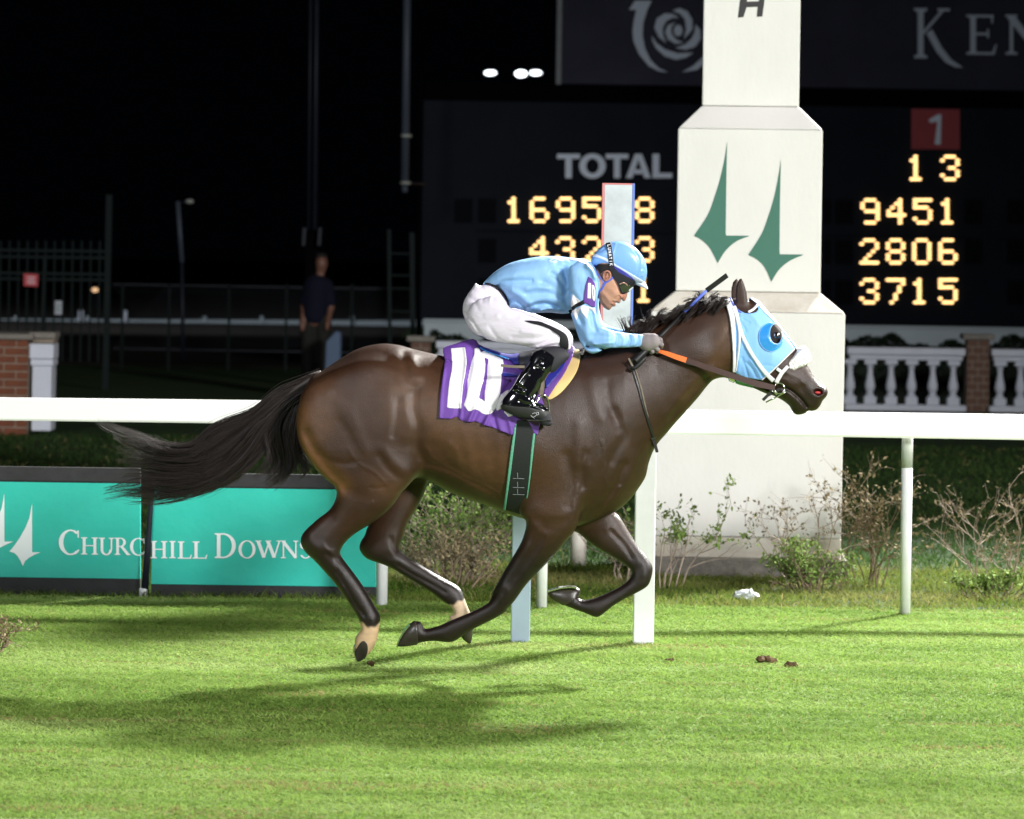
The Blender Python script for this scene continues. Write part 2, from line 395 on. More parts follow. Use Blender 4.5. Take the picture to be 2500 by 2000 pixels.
class Sil:
    """A rounded body whose side outline is poly (photo points at depth y0); W = greatest half thickness, k = roundness"""
    def __init__(s, pts, y0=0.0, k=0.72, W=0.1, g=0.006, yc=None, wx=None, sub=6, smooth=True, world=False):
        base = np.array(pts, float) if world else P2(pts, y0)
        s.poly = cr(base, sub) if smooth else base
        s.g = g; mg = 0.08
        s.x0, s.z0 = s.poly.min(0) - mg; s.x1, s.z1 = s.poly.max(0) + mg
        xs = np.arange(s.x0, s.x1 + g, g); zs = np.arange(s.z0, s.z1 + g, g)
        X, Z = np.meshgrid(xs, zs, indexing='ij')
        d = sdpoly(X, Z, s.poly); mask = d > 0
        u = poisson(mask, g)
        # blend to a clean edge
        near = (mask & (d > g * 1.2) & (d < g * 4)).astype(float)
        q = blur(np.where(near > 0, u / np.maximum(d, 1e-4), 0), 14); w = blur(near, 14)
        q = np.where(w > 1e-6, q / np.maximum(w, 1e-6), 0)
        q = np.maximum(q, 0.35 * float(u.max()) ** 0.5)
        t = np.clip(d / (3.5 * g), 0, 1); t = t * t * (3 - 2 * t)
        U = np.where(mask, t * u + (1 - t) * q * d, q * d)
        s.k = k
        if wx is not None:
            wxa = np.array([[at(a, 1000, DC)[0], b] for a, b in wx])
            W2 = np.interp(xs, wxa[:, 0], wxa[:, 1])
            mu = np.maximum(np.where(mask, U, 0).max(1), 1e-4)
            mu = np.convolve(np.pad(mu, 12, mode='edge'), np.ones(25) / 25, 'valid')
            s.K = (W2 / np.sqrt(mu))[:, None] * np.ones((1, len(zs)))
        else:
            U = np.where(U > 0, U / (1 + k * k * np.maximum(U, 0) / (W * W)), U)
            s.K = np.full(U.shape, k)
        s.U = blur(U, 1); s.d = d
        gx, gz = np.gradient(s.U, g); s.G = np.sqrt(gx * gx + gz * gz)
        s.y0 = y0; s.yc = yc
    def samp(s, A, X, Z):
        fx = np.clip((X - s.x0) / s.g, 0, A.shape[0] - 1.001); fz = np.clip((Z - s.z0) / s.g, 0, A.shape[1] - 1.001)
        i = fx.astype(int); j = fz.astype(int); a = fx - i; b = fz - j
        return (A[i, j] * (1 - a) * (1 - b) + A[i + 1, j] * a * (1 - b) + A[i, j + 1] * (1 - a) * b + A[i + 1, j + 1] * a * b)
    def prep(s, X, Z):
        U = s.samp(s.U, X, Z); G = s.samp(s.G, X, Z); K = s.samp(s.K, X, Z)
        out = np.maximum(np.maximum(s.x0 - X, X - s.x1), np.maximum(s.z0 - Z, Z - s.z1))
        U = np.where(out > 0, U - out * np.maximum(G, 0.05), U)
        yc = s.yc(X, Z) if s.yc else s.y0
        s.o2 = (-s.samp(s.d, X, Z) + np.maximum(out, 0) * 0.8).astype(np.float32)
        return U, np.maximum(G, 1e-3), K, yc
    def __call__(s, X, Y, Z):
        U, G, K, yc = [np.asarray(a, dtype=np.float32) for a in s.prep(X[:, 0, :], Z[:, 0, :])]
        e = lambda a: a[:, None, :] if a.ndim == 2 else a
        dy = Y - e(yc)
        a = dy / e(K)
        g = a * a - e(U)
        gr = np.sqrt(4 * a * a / (e(K) ** 2) + e(G) ** 2)
        return np.maximum(g / np.maximum(gr, 0.12), s.o2[:, None, :] * 0.95)
    def near_y(s, x, z):
        U, G, K, yc = s.prep(np.array([[x]]), np.array([[z]]))
        return float(np.asarray(yc).ravel()[0] - K[0, 0] * math.sqrt(max(U[0, 0], 0)))
def caps(p0, p1, r0, r1=None):
    r1 = r0 if r1 is None else r1
    p0 = np.array(p0); p1 = np.array(p1); e = p1 - p0; L2 = float(e @ e) + 1e-12
    def f(X, Y, Z):
        t = np.clip(((X - p0[0]) * e[0] + (Y - p0[1]) * e[1] + (Z - p0[2]) * e[2]) / L2, 0, 1)
        return np.sqrt((X - p0[0] - t * e[0]) ** 2 + (Y - p0[1] - t * e[1]) ** 2 + (Z - p0[2] - t * e[2]) ** 2) - (r0 + (r1 - r0) * t)
    return f
def ell(c, r):
    def f(X, Y, Z):
        q = np.sqrt(((X - c[0]) / r[0]) ** 2 + ((Y - c[1]) / r[1]) ** 2 + ((Z - c[2]) / r[2]) ** 2)
        return (q - 1) * min(r)
    return f
def smin(a, b, k):
    h = np.maximum(k - np.abs(a - b), 0) / k
    return np.minimum(a, b) - h * h * k * 0.25
def union(fs, k=0.02):
    def f(X, Y, Z):
        r = fs[0](X, Y, Z)
        for g in fs[1:]: r = smin(r, g(X, Y, Z), k)
        return r
    return f
def relief(strokes):
    """strokes: (photo polyline, width px, height mm)  -> function (X,Z 2-D) -> metres"""
    prep = [(np.array(P2(cr(l, 4, closed=False), -0.15)), w * (1.12 if w > 6.5 else 1.0) / 530.0, h * (1.6 if w <= 6 else 1.0) / 1000.0) for l, w, h in strokes]
    def f(X, Z):
        R = np.zeros(X.shape)
        for l, w, h in prep:
            if len(l) < 2: continue
            R += h * np.exp(-(sdline(X, Z, l) / w) ** 2)
        return R
    return f
def nets(fn, lo, hi, h, smooth=2):
    n = [int(math.ceil((b - a) / h)) + 1 for a, b in zip(lo, hi)]
    ax = [(lo[i] + h * np.arange(n[i])).astype(np.float32) for i in range(3)]
    X = ax[0][:, None, None] + np.zeros((1, 1, n[2]), np.float32)
    Z = ax[2][None, None, :] + np.zeros((n[0], 1, 1), np.float32)
    Fv = np.empty(n, np.float32)
    st = 40
    for j in range(0, n[1], st):
        Y = ax[1][j:j + st][None, :, None]
        r = fn(X, Y, Z)
        Fv[:, j:j + st, :] = np.broadcast_to(r, (n[0], Y.shape[1], n[2]))
    S = Fv < 0
    c = np.zeros([m - 1 for m in n], np.uint8)
    for dx in (0, 1):
        for dy in (0, 1):
            for dz in (0, 1):
                c += S[dx:n[0] - 1 + dx, dy:n[1] - 1 + dy, dz:n[2] - 1 + dz]
    I, J, K = np.nonzero((c > 0) & (c < 8))
    idx = np.full(c.shape, -1, np.int32); idx[I, J, K] = np.arange(len(I))
    acc = np.zeros((len(I), 3)); cnt = np.zeros(len(I))
    cor = [(0, 0, 0), (1, 0, 0), (0, 1, 0), (1, 1, 0), (0, 0, 1), (1, 0, 1), (0, 1, 1), (1, 1, 1)]
    for a in range(8):
        for b in range(a + 1, 8):
            if sum(abs(cor[a][q] - cor[b][q]) for q in range(3)) != 1: continue
            fa = Fv[I + cor[a][0], J + cor[a][1], K + cor[a][2]]; fb = Fv[I + cor[b][0], J + cor[b][1], K + cor[b][2]]
            m = (fa < 0) != (fb < 0)
            t = np.where(m, fa / np.where(fa == fb, 1, fa - fb), 0)
            for q in range(3): acc[:, q] += m * (cor[a][q] + t * (cor[b][q] - cor[a][q]))
            cnt += m
    V = acc / cnt[:, None] + np.stack([I, J, K], 1)
    V = V * h + np.array(lo)
    Q = []
    for axn in range(3):
        sl0 = [slice(1, -1)] * 3; sl1 = [slice(1, -1)] * 3
        sl0[axn] = slice(0, -1); sl1[axn] = slice(1, None)
        a = S[tuple(sl0)]; b = S[tuple(sl1)]
        for flip in (False, True):
            p = np.nonzero((a & ~b) if not flip else (~a & b))
            base = [p[0].copy(), p[1].copy(), p[2].copy()]
            u, v = (axn + 1) % 3, (axn + 2) % 3
            for q in (u, v): base[q] = base[q] + 1
            def cell(du, dv):
                w = [base[0].copy(), base[1].copy(), base[2].copy()]
                w[u] = w[u] + du; w[v] = w[v] + dv
                return idx[w[0], w[1], w[2]]
            f = [cell(-1, -1), cell(0, -1), cell(0, 0), cell(-1, 0)]
            if flip: f = f[::-1]
            Q.append(np.stack(f, 1))
    Q = np.concatenate(Q)
    Q = Q[(Q >= 0).all(1)]
    for _ in range(smooth):
        s1 = np.zeros_like(V); w1 = np.zeros(len(V))
        for a in range(4):
            b = (a + 1) % 4
            s1 += np.stack([np.bincount(Q[:, a], V[Q[:, b], q], len(V)) for q in range(3)], 1)
            w1 += np.bincount(Q[:, a], minlength=len(V))
        av = s1 / np.maximum(w1, 1)[:, None]
        V = V + 0.45 * (av - V) * (w1 > 0)[:, None]
    return V, Q
def grow(name, fn, lo, hi, h, m, parent=None, smooth=2, cols=None):
    V, Q = nets(fn, lo, hi, h, smooth)
    if len(Q) == 0:
        print('EMPTY', name); return None
    return mesh_np(name, V, Q, m, parent, True, cols(V) if cols else None)
def cover(name, base, pts, off, m, parent=None, y=( -0.45, 0.45), h=0.004, yd=-0.2, curve=0, offf=None, smooth=1, world=False, sides='both'):
    """a sheet lying on the body 'base' inside an outline seen from the side, standing off proud"""
    poly = np.array(pts, float) if world else P2(pts, yd)
    if curve: poly = cr(poly, curve)
    lo = (poly[:, 0].min() - 3 * h, y[0], poly[:, 1].min() - 3 * h); hi = (poly[:, 0].max() + 3 * h, y[1], poly[:, 1].max() + 3 * h)
    cache = {}
    def fn(X, Y, Z):
        key = X.shape
        if 'p' not in cache:
            X2, Z2 = X[:, 0, :], Z[:, 0, :]
            cache['p'] = sdpoly(X2, Z2, poly)[:, None, :]
            cache['o'] = (offf(X2, Z2)[:, None, :] if offf else 0)
        b = base(X, Y, Z) - off - cache['o']
        r = np.maximum(b, -cache['p'])
        return np.maximum(r, -b - 0.03) if True else r
    return grow(name, fn, lo, hi, h, m, parent, smooth)
def strip(line, w, n=4):
    """outline of a band of width w px along a photo polyline"""
    L = cr(line, n, closed=False) if len(line) > 2 else np.array(line, float)
    ws = np.full(len(L), float(w)) if not hasattr(w, '__len__') else np.interp(np.linspace(0, 1, len(L)), np.linspace(0, 1, len(w)), w)
    T = np.gradient(L, axis=0); T /= np.linalg.norm(T, axis=1)[:, None] + 1e-9
    Nn = np.stack([-T[:, 1], T[:, 0]], 1)
    return [tuple(p) for p in (L + Nn * ws[:, None] / 2)] + [tuple(p) for p in (L - Nn * ws[:, None] / 2)[::-1]]

def hair(name, guides, n, m, parent, ys, r=(0.0013, 0.0004), jit=0.012, seg=22, seed=1, per=26):
    """strands running between neighbouring guide lines; guides: list of (k,3) arrays"""
    rg = np.random.default_rng(seed)
    G = []
    for g in guides:
        c = cr(np.array(g), 8, closed=False)
        L = np.concatenate([[0], np.cumsum(np.linalg.norm(np.diff(c, axis=0), axis=1))]); L /= L[-1]
        G.append(np.stack([np.interp(np.linspace(0, 1, seg), L, c[:, q]) for q in range(c.shape[1])], 1))
    G = np.array(G)
    S = []
    K = max(8, int(n / per))
    t = np.linspace(0, 1, seg)
    locks = []
    for k in range(K):
        i = rg.integers(0, len(G) - 1); w = rg.random(); ln = 0.38 + 0.62 * rg.random() ** 0.6
        locks.append((i, w, ln, rg.normal(0, 1, 3) * np.array([jit, ys, jit]) * 1.2, rg.random(3) * 6.28, rg.normal(0, 1, 3) * jit * 1.1, 4 + 6 * rg.random(), rg.uniform(.25, 1.2)))
    for q_ in range(n):
        i, w0, ln, off, ph, am, fr_, tight = locks[rg.integers(0, K)]
        w = min(max(w0 + rg.normal(0, .1), 0), 1); ln = min(1, ln * rg.uniform(.82, 1.1))
        p = G[i] * (1 - w) + G[i + 1] * w
        p = np.stack([np.interp(t * ln, t, p[:, q]) for q in range(3)], 1)
        if rg.random() < .05: tight_ = 3.0
        else: tight_ = tight
        own = rg.normal(0, 1, 3) * np.array([jit, ys * .6, jit]) * .55 * tight_
        p = p + off * (0.2 + t[:, None]) + own * (.5 + .6 * t[:, None]) + np.stack([am[q] * np.sin(ph[q] + t * fr_) * t for q in range(3)], 1)
        S.append(p)
    S = np.array(S)                                 # n,seg,3
    T = np.gradient(S, axis=1); T /= np.linalg.norm(T, axis=2)[:, :, None] + 1e-9
    A = np.cross(T, np.array([0.1, 1, 0.2])); A /= np.linalg.norm(A, axis=2)[:, :, None] + 1e-9
    B = np.cross(T, A)
    rad = np.linspace(r[0], r[1], seg)[None, :, None] * rg.uniform(0.7, 1.4, (n, 1, 1))
    V = np.stack([S + (A * math.cos(q) + B * math.sin(q)) * rad for q in (0, 2.094, 4.189)], 2)   # n,seg,3,3
    V = V.reshape(-1, 3)
    b = (np.arange(n) * seg * 3)[:, None, None] + (np.arange(seg - 1) * 3)[None, :, None] + np.arange(3)[None, None, :]
    b2 = (np.arange(n) * seg * 3)[:, None, None] + (np.arange(seg - 1) * 3)[None, :, None] + ((np.arange(3) + 1) % 3)[None, None, :]
    F = np.stack([b, b2, b2 + 3, b + 3], -1).reshape(-1, 4)
    return mesh_np(name, V, F, m, parent, True)
# ================================================================== THE PLACE
def struct(name, o): return tag(o, kind='structure')
# ground: lit turf in front, rough verge and dark lawn behind the rail
def ground_mat(name, c1, c2, c3, sc=1.0, rough=0.9, spec=0.15):
    m = bpy.data.materials.new(name); m.use_nodes = True; nt = m.node_tree; N = nt.nodes; L = nt.links
    b = N['Principled BSDF']; b.inputs['Roughness'].default_value = rough; b.inputs['Specular IOR Level'].default_value = spec
    tc = N.new('ShaderNodeTexCoord'); mp = N.new('ShaderNodeMapping'); mp.inputs['Scale'].default_value = (0.55, 1.6, 1)
    L.new(tc.outputs['Object'], mp.inputs[0])
    n = N.new('ShaderNodeTexNoise'); n.inputs['Scale'].default_value = 2.2 * sc; n.inputs['Detail'].default_value = 8; n.inputs['Roughness'].default_value = 0.7
    L.new(mp.outputs[0], n.inputs[0])
    r = N.new('ShaderNodeValToRGB'); r.color_ramp.elements[0].position = 0.34; r.color_ramp.elements[0].color = (*c1, 1)
    r.color_ramp.elements[1].position = 0.66; r.color_ramp.elements[1].color = (*c3, 1)
    e = r.color_ramp.elements.new(0.5); e.color = (*c2, 1)
    L.new(n.outputs[0], r.inputs[0]); L.new(r.outputs[0], b.inputs['Base Color'])
    n2 = N.new('ShaderNodeTexNoise'); n2.inputs['Scale'].default_value = 40; n2.inputs['Detail'].default_value = 5
    L.new(tc.outputs['Object'], n2.inputs[0])
    bp = N.new('ShaderNodeBump'); bp.inputs['Distance'].default_value = 0.02; L.new(n2.outputs[0], bp.inputs['Height']); L.new(bp.outputs[0], b.inputs['Normal'])
    return m
M['turf'] = ground_mat('turf_soil', (0.075, 0.135, 0.022), (0.11, 0.18, 0.035), (0.15, 0.21, 0.055))  # darkened to carry the shade the blades cast on each other
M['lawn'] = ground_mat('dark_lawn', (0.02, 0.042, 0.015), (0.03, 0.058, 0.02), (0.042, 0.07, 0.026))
M['dirt'] = ground_mat('dark_track_dirt', (0.02, 0.017, 0.014), (0.028, 0.024, 0.02), (0.035, 0.03, 0.026), rough=0.95)
def gz(x, y): return 0.012 * np.sin(x * 1.3 + y * 0.7) * np.sin(y * 1.9 + 0.5) - 0.006
gx = np.concatenate([[-400, -120, -40], np.arange(-12, 12.01, 0.2), [40, 120, 400]]); gy = np.concatenate([[-40, -20, -12], np.arange(-6, 8.01, 0.2), [12, 20, 30, 45, 70, 120, 400]])
GX, GY = np.meshgrid(gx, gy, indexing='ij')
w_ = np.clip((4.0 - np.abs(GY)) / 1.0, 0, 1) * (np.abs(GX) < 12)
V = np.stack([GX, GY, np.where(np.abs(GX) < 12, gz(GX, GY) * w_, 0)], -1).reshape(-1, 3)
nx_, ny_ = GX.shape
ii, jj = np.meshgrid(np.arange(nx_ - 1), np.arange(ny_ - 1), indexing='ij'); b0 = (ii * ny_ + jj).ravel()
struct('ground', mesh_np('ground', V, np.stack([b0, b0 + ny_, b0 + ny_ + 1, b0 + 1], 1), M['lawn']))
turf_y = at(1250, 1478, FPX * 2 / (1478 - YH))[1]
# turf sheet 5 mm above the ground, with a slightly ragged far edge
tx = np.concatenate([[-120, -60, -25], np.arange(-9, 9.01, 0.1), [25, 60, 120]]); ty = np.linspace(-8, turf_y, 120)
TX, TY = np.meshgrid(tx, ty, indexing='ij')
edge = (TY > turf_y - 0.1) * (0.05 * np.sin(TX * 3.1) + 0.03 * np.sin(TX * 11 + 1))
wz = np.clip((4.0 - np.abs(TY)) / 1.0, 0, 1)
V = np.stack([TX, TY + edge, gz(TX, TY) * wz + 0.012], -1).reshape(-1, 3)
nx_, ny_ = TX.shape
ii, jj = np.meshgrid(np.arange(nx_ - 1), np.arange(ny_ - 1), indexing='ij'); b0 = (ii * ny_ + jj).ravel()
struct('turf_course', mesh_np('turf_course', V, np.stack([b0, b0 + ny_, b0 + ny_ + 1, b0 + 1], 1), M['turf']))
d_dirt = FPX * 2 / (905 - YH)
struct('dirt_track', MB().box(-60, at(880, 900, d_dirt)[0], d_dirt - DC, 130, -0.2, 0.008).build('dirt_track', M['dirt']))
# night sky dome
m = bpy.data.materials.new('night_sky'); m.use_nodes = True; nt = m.node_tree; nt.nodes.clear()
o_ = nt.nodes.new('ShaderNodeOutputMaterial'); e_ = nt.nodes.new('ShaderNodeEmission'); e_.inputs[0].default_value = (0.25, 0.35, 0.6, 1); e_.inputs[1].default_value = 0.0012
nt.links.new(e_.outputs[0], o_.inputs[0])
sk = MB(); bmesh.ops.create_uvsphere(sk.bm, u_segments=32, v_segments=16, radius=900)
struct('sky', sk.build('sky', m))

# ---- the rail in front of the pillar
d_r = 21.4
rail = thing('running_rail', 'thick white plastic running rail with round white posts along the turf behind the horse', 'rail', (0, d_r - DC, 0))
def beam(name, x0, x1, yl, yr, h0, h1, par):
    prof = [(-.5, -.42), (-.42, -.5), (.42, -.5), (.5, -.42), (.5, .42), (.42, .5), (-.42, .5), (-.5, .42)]
    b = MB(); rings = []
    for px_, yc_, hh in ((x0, yl, h0), (x1, yr, h1)):
        a = at(px_, yc_, d_r); H_ = hh * d_r / FPX
        rings.append([b.bm.verts.new((a[0], a[1] + u * 0.09, a[2] + v * H_)) for u, v in prof])
    for k in range(8): b.bm.faces.new((rings[0][k], rings[0][(k + 1) % 8], rings[1][(k + 1) % 8], rings[1][k]))
    b.bm.faces.new(rings[0][::-1]); b.bm.faces.new(rings[1])
    return b.build(name, M['rail'], par)
beam('rail_beam', -1500, 1240, 980, 1013.5, 52, 57, rail)
beam('rail_beam', 1242, 4200, 1024.5, 1068, 57, 66, rail)
pl = MB(); a = at(1242, 1016, d_r); b_ = at(4200, 1046, d_r)
pl.ribbon([(a[0], a[1] - .046, a[2] - .004), (b_[0], b_[1] - .046, b_[2] + .008)], 0.006, 0.004, (0, 0, 1)).build('rail_seam', M['rail'], rail)
for px_, base, w in ((935, 1485, 27), (2212, 1506, 27), (1325, 1500, 26), (-340, 1466, 27), (3480, 1525, 27)):
    dd = d_r + 0.09
    a = at(px_ - 3, base, dd); r = w * dd / FPX / 2
    top = at(px_ + 8, 1040 if px_ < 1500 else 1062, dd)
    leg = MB().tube([(a[0], a[1], -.05), (a[0], a[1], top[2] if px_ != 2212 else at(2212, 1142, dd)[2])], r, 14).build('post', M['post_white'], rail, True)
    if px_ == 2212:
        MB().tube([(a[0], a[1], at(2212, 1142, dd)[2]), (a[0], a[1], top[2])], r * 1.03, 14).build('post_shade', M['post_grey'], rail, True)  # grey tube paints the shadow on the upper part of this post

# ---- finish line frame: two pale blue legs, a cross board and the tall post above it
d_f = 19.72
fp = thing('finish_post', 'tall pale finish post with red and blue edges on two legs behind the jockey', 'post', at(1420, 1570, d_f))
for px_, base, w in ((1270, 1568, 47), (1571, 1573, 50)):
    a = at(px_, base, d_f); hw = w * d_f / FPX / 2; tp = at(px_ + 8, 1000, d_f)[2]
    MB().box(a[0] - hw, a[0] + hw, a[1], a[1] + 2 * hw, -.05, tp).bevel(0.006).build('leg', M['leg_blue'] if px_ < 1400 else M['post_white'], fp)
a = at(1220, 960, d_f); b_ = at(1640, 1010, d_f)
MB().box(a[0], b_[0], a[1] - .03, a[1] + .10, b_[2], a[2] - .02).bevel(0.005).build('cross_board', M['leg_blue'], fp)
a0 = at(1471, 447, d_f); a1 = at(1550, 447, d_f)
MB().box(a0[0] + .012, a1[0] - .012, a0[1], a0[1] + .12, b_[2], a0[2] - .008).build('upright', M['finish'], fp)
MB().box(a0[0], a0[0] + .011, a0[1] - .003, a0[1] + .12, b_[2], a0[2]).build('red_edge', M['finish_red'], fp)
MB().box(a1[0] - .011, a1[0], a0[1] - .003, a0[1] + .12, b_[2], a0[2]).build('blue_edge', M['finish_blue'], fp)
MB().box(a0[0] + .012, a1[0] - .012, a0[1] - .003, a0[1] + .12, a0[2] - .007, a0[2]).build('top_cap', M['finish_red'], fp)

# ---- the pillar with the green spires
d_p = 23.85
pil = thing('spire_pillar', 'big cream stepped pillar painted with two green spires standing behind the rail', 'pillar', at(1828, 1400, d_p)[:2] + (0,))
pcx = at(1830, 500, d_p)[0]; s_ = FPX / d_p
def zt(py): return at(1830, py, d_p)[2]
y0 = d_p - DC
def tier(nm, z0, z1, w0, w1, mm):
    b = MB(); cy = y0 + 236 / s_
    for z, w in ((z0, w0), (z1, w1)):
        pass
    h0, h1 = w0 / 2 / s_, w1 / 2 / s_
    lo = [b.bm.verts.new((pcx + sx * h0, cy + sy * h0, z0)) for sx, sy in ((-1, -1), (1, -1), (1, 1), (-1, 1))]
    hi = [b.bm.verts.new((pcx + sx * h1, cy + sy * h1, z1)) for sx, sy in ((-1, -1), (1, -1), (1, 1), (-1, 1))]
    b.bm.faces.new(lo[::-1]); b.bm.faces.new(hi)
    for k in range(4): b.bm.faces.new((lo[k], lo[(k + 1) % 4], hi[(k + 1) % 4], hi[k]))
    b.bevel(0.006, 1)
    return b.build(nm, mm, pil)
tier('plinth', -.1, zt(1364), 500, 500, M['concrete'])
tier('base_skirt', zt(1364), zt(1313), 468, 470, M['stucco_stained'])
tier('base_block', zt(1312), zt(763), 470, 474, M['stucco'])
tier('lower_shoulder', zt(762), zt(714), 472, 356, M['stucco_stained'])
tier('shaft', zt(713), zt(314), 355, 355, M['stucco'])
tier('upper_shoulder', zt(313), zt(256), 353, 241, M['stucco'])
tier('top_block', zt(255), zt(-240), 239, 239, M['stucco'])
# spires sit on the front face of the shaft
hs = 177.5 / s_; yf = y0 + 236 / s_ - hs
def spire(pts):
    o = cr(pts[:6], 5, False); o2 = cr(pts[6:9], 5, False); o3 = cr(pts[9:], 5, False)
    return [tuple(p) for p in o] + [tuple(p) for p in o2] + [tuple(p) for p in o3]
sp1 = [(632, 200), (612, 330), (580, 470), (540, 600), (490, 730), (390, 880)], [(392, 882), (450, 912), (510, 975), (563, 1080)], [(563, 1080), (620, 990), (700, 920), (795, 882)], [(795, 880), (626, 878), (622, 860), (626, 500), (636, 200)]
sp2 = [(1022, 330), (1000, 470), (970, 610), (930, 740), (880, 870), (785, 1018)], [(785, 1020), (845, 1050), (905, 1110), (952, 1215)], [(952, 1215), (1010, 1125), (1090, 1060), (1188, 1018)], [(1188, 1016), (1014, 1014), (1012, 990), (1015, 640), (1028, 330)]
for sp in (sp1, sp2):
    poly = []
    for i_, seg_ in enumerate(sp):
        poly += [tuple(p) for p in (cr(seg_, 4, False) if i_ < 3 else np.array(seg_, float))][:-1]
    d_ = yf + DC
    plate('spire_emblem', [fP(poly)], d_ - 0.004, 0.003, M['spire_green'], pil)
pil.rotation_euler = (0, 0, -0.05)
# dark letter at the top of the pillar, cut by the frame
yt = y0 + 236 / s_ - 119.5 / s_ + DC
plate('letter', [fK([(470, 103), (502, 100), (520, 42), (585, 40), (580, 98), (612, 97), (640, -110), (606, -110), (592, 8), (522, 10), (530, -110), (496, -110)])], yt - 0.004, 0.003, M['letter_dark'], pil)

pil.rotation_euler = (0, 0, -0.05)
# ---- the teal banner on the left
d_b = 21.95
def banner(lbl, top, teal_t, teal_b, bot, x0, x1, dd):
    t = thing('advertising_banner', lbl, 'banner', at((x0 + x1) / 2, bot, dd))
    f = lambda y, x: y + (x - 200) * 0.0135
    def panel(nm, ya, yb, mm, th, off=0):
        a = [(x, f(ya, x)) for x in (x0, x1)]; c = [(x, f(yb, x)) for x in (x1, x0)]
        b = MB(); b.prism([(at(*q, dd)[0], at(*q, dd)[2]) for q in a + c], dd - DC + off, dd - DC + th); b.bevel(0.002, 1)
        return b.build(nm, mm, t)
    panel('top_border', top, teal_t - 3, M['banner_dark'], .05)
    panel('face', teal_t, teal_b, M['teal'], .05, -.004)
    panel('seam_shadow_line', teal_t - 3, teal_t, M['leather'], .05)
    panel('skirt', teal_b, bot, M['banner_dark'], .05)
    return t
bn1 = banner('teal banner panel with white spire marks at the left end', 1142, 1179, 1412, 1474, -700, 342, d_b)
bn2 = banner('longer teal banner panel behind the hind legs of the horse', 1152, 1187, 1424, 1476, 369, 918, d_b - .02)
a = [at(q[0], q[1], d_b) for q in ((371, 1215), (363, 1330), (354, 1452))]
jn = thing('banner_pole', 'thin dark pole with a pale foot in the gap between the two teal banners', 'pole', (a[2][0], a[2][1], 0))
MB().tube([(p[0], p[1] - .04, p[2]) for p in [at(377, 1150, d_b)] + a], [.012, .014, .018, .022], 8).build('shaft', M['steel_dark'], jn, True)
f_ = at(352, 1462, d_b); MB().lathe([(.024, .0), (.026, .045), (.02, .05)], (f_[0], f_[1] - .04), 10).build('foot', M['post_white'], jn, True)
sq = lambda pts: [tuple(p) for p in pts]
def smooth_spire(tip, L_, B, R_, s=1):
    """small spire mark: tip, left corner, bottom, right corner"""
    ins = (tip[0] + (R_[0] - tip[0]) * 0.02, R_[1])
    o = [tip] + [(tip[0] + (L_[0] - tip[0]) * t ** 1.8 * 1.0, tip[1] + (L_[1] - tip[1]) * t) for t in (.3, .5, .7, .85, 1)]
    o += [(L_[0] + (B[0] - L_[0]) * t ** .7, L_[1] + (B[1] - L_[1]) * t ** 1.6) for t in (.25, .5, .75, 1)]
    o += [(B[0] + (R_[0] - B[0]) * t ** 1.5, B[1] + (R_[1] - B[1]) * t ** .75) for t in (.25, .5, .75, 1)]
    return o + [ins]
plate('spire_mark', [fN(smooth_spire((22, 226), (-90, 478), (-35, 556), (70, 480)))], d_b - .009, .004, M['banner_white'], bn1)
plate('spire_mark', [fN(smooth_spire((168, 280), (50, 532), (120, 608), (212, 536)))], d_b - .009, .004, M['banner_white'], bn1)

# serif letters drawn as strokes in a unit box (x 0..w, y 0..1 up)
def ring(cx, cy, rx, ry, tx, ty, a0=0, a1=360, n=22):
    out = []
    A = [math.radians(a0 + (a1 - a0) * i / n) for i in range(n + 1)]
    for p, q in zip(A, A[1:]):
        o = lambda t: (cx + rx * math.cos(t), cy + ry * math.sin(t)); i_ = lambda t: (cx + (rx - tx) * math.cos(t), cy + (ry - ty) * math.sin(t))
        out.append([o(p), o(q), i_(q), i_(p)])
    return out
def stem(x, t=0.15, y0=0, y1=1, s=0.09, top=True, bot=True):
    o = [[(x - t / 2, y0), (x + t / 2, y0), (x + t / 2, y1), (x - t / 2, y1)]]
    if bot: o.append([(x - t / 2 - s, y0), (x + t / 2 + s, y0), (x + t / 2 + s, y0 + .045), (x + t / 2, y0 + .08), (x - t / 2, y0 + .08), (x - t / 2 - s, y0 + .045)])
    if top: o.append([(x - t / 2 - s, y1), (x + t / 2 + s, y1), (x + t / 2 + s, y1 - .045), (x + t / 2, y1 - .08), (x - t / 2, y1 - .08), (x - t / 2 - s, y1 - .045)])
    return o
def bar(x0, y0, x1, y1, t=0.06):
    L_ = math.hypot(x1 - x0, y1 - y0); nx, ny = -(y1 - y0) / L_ * t / 2, (x1 - x0) / L_ * t / 2
    return [[(x0 + nx, y0 + ny), (x1 + nx, y1 + ny), (x1 - nx, y1 - ny), (x0 - nx, y0 - ny)]]
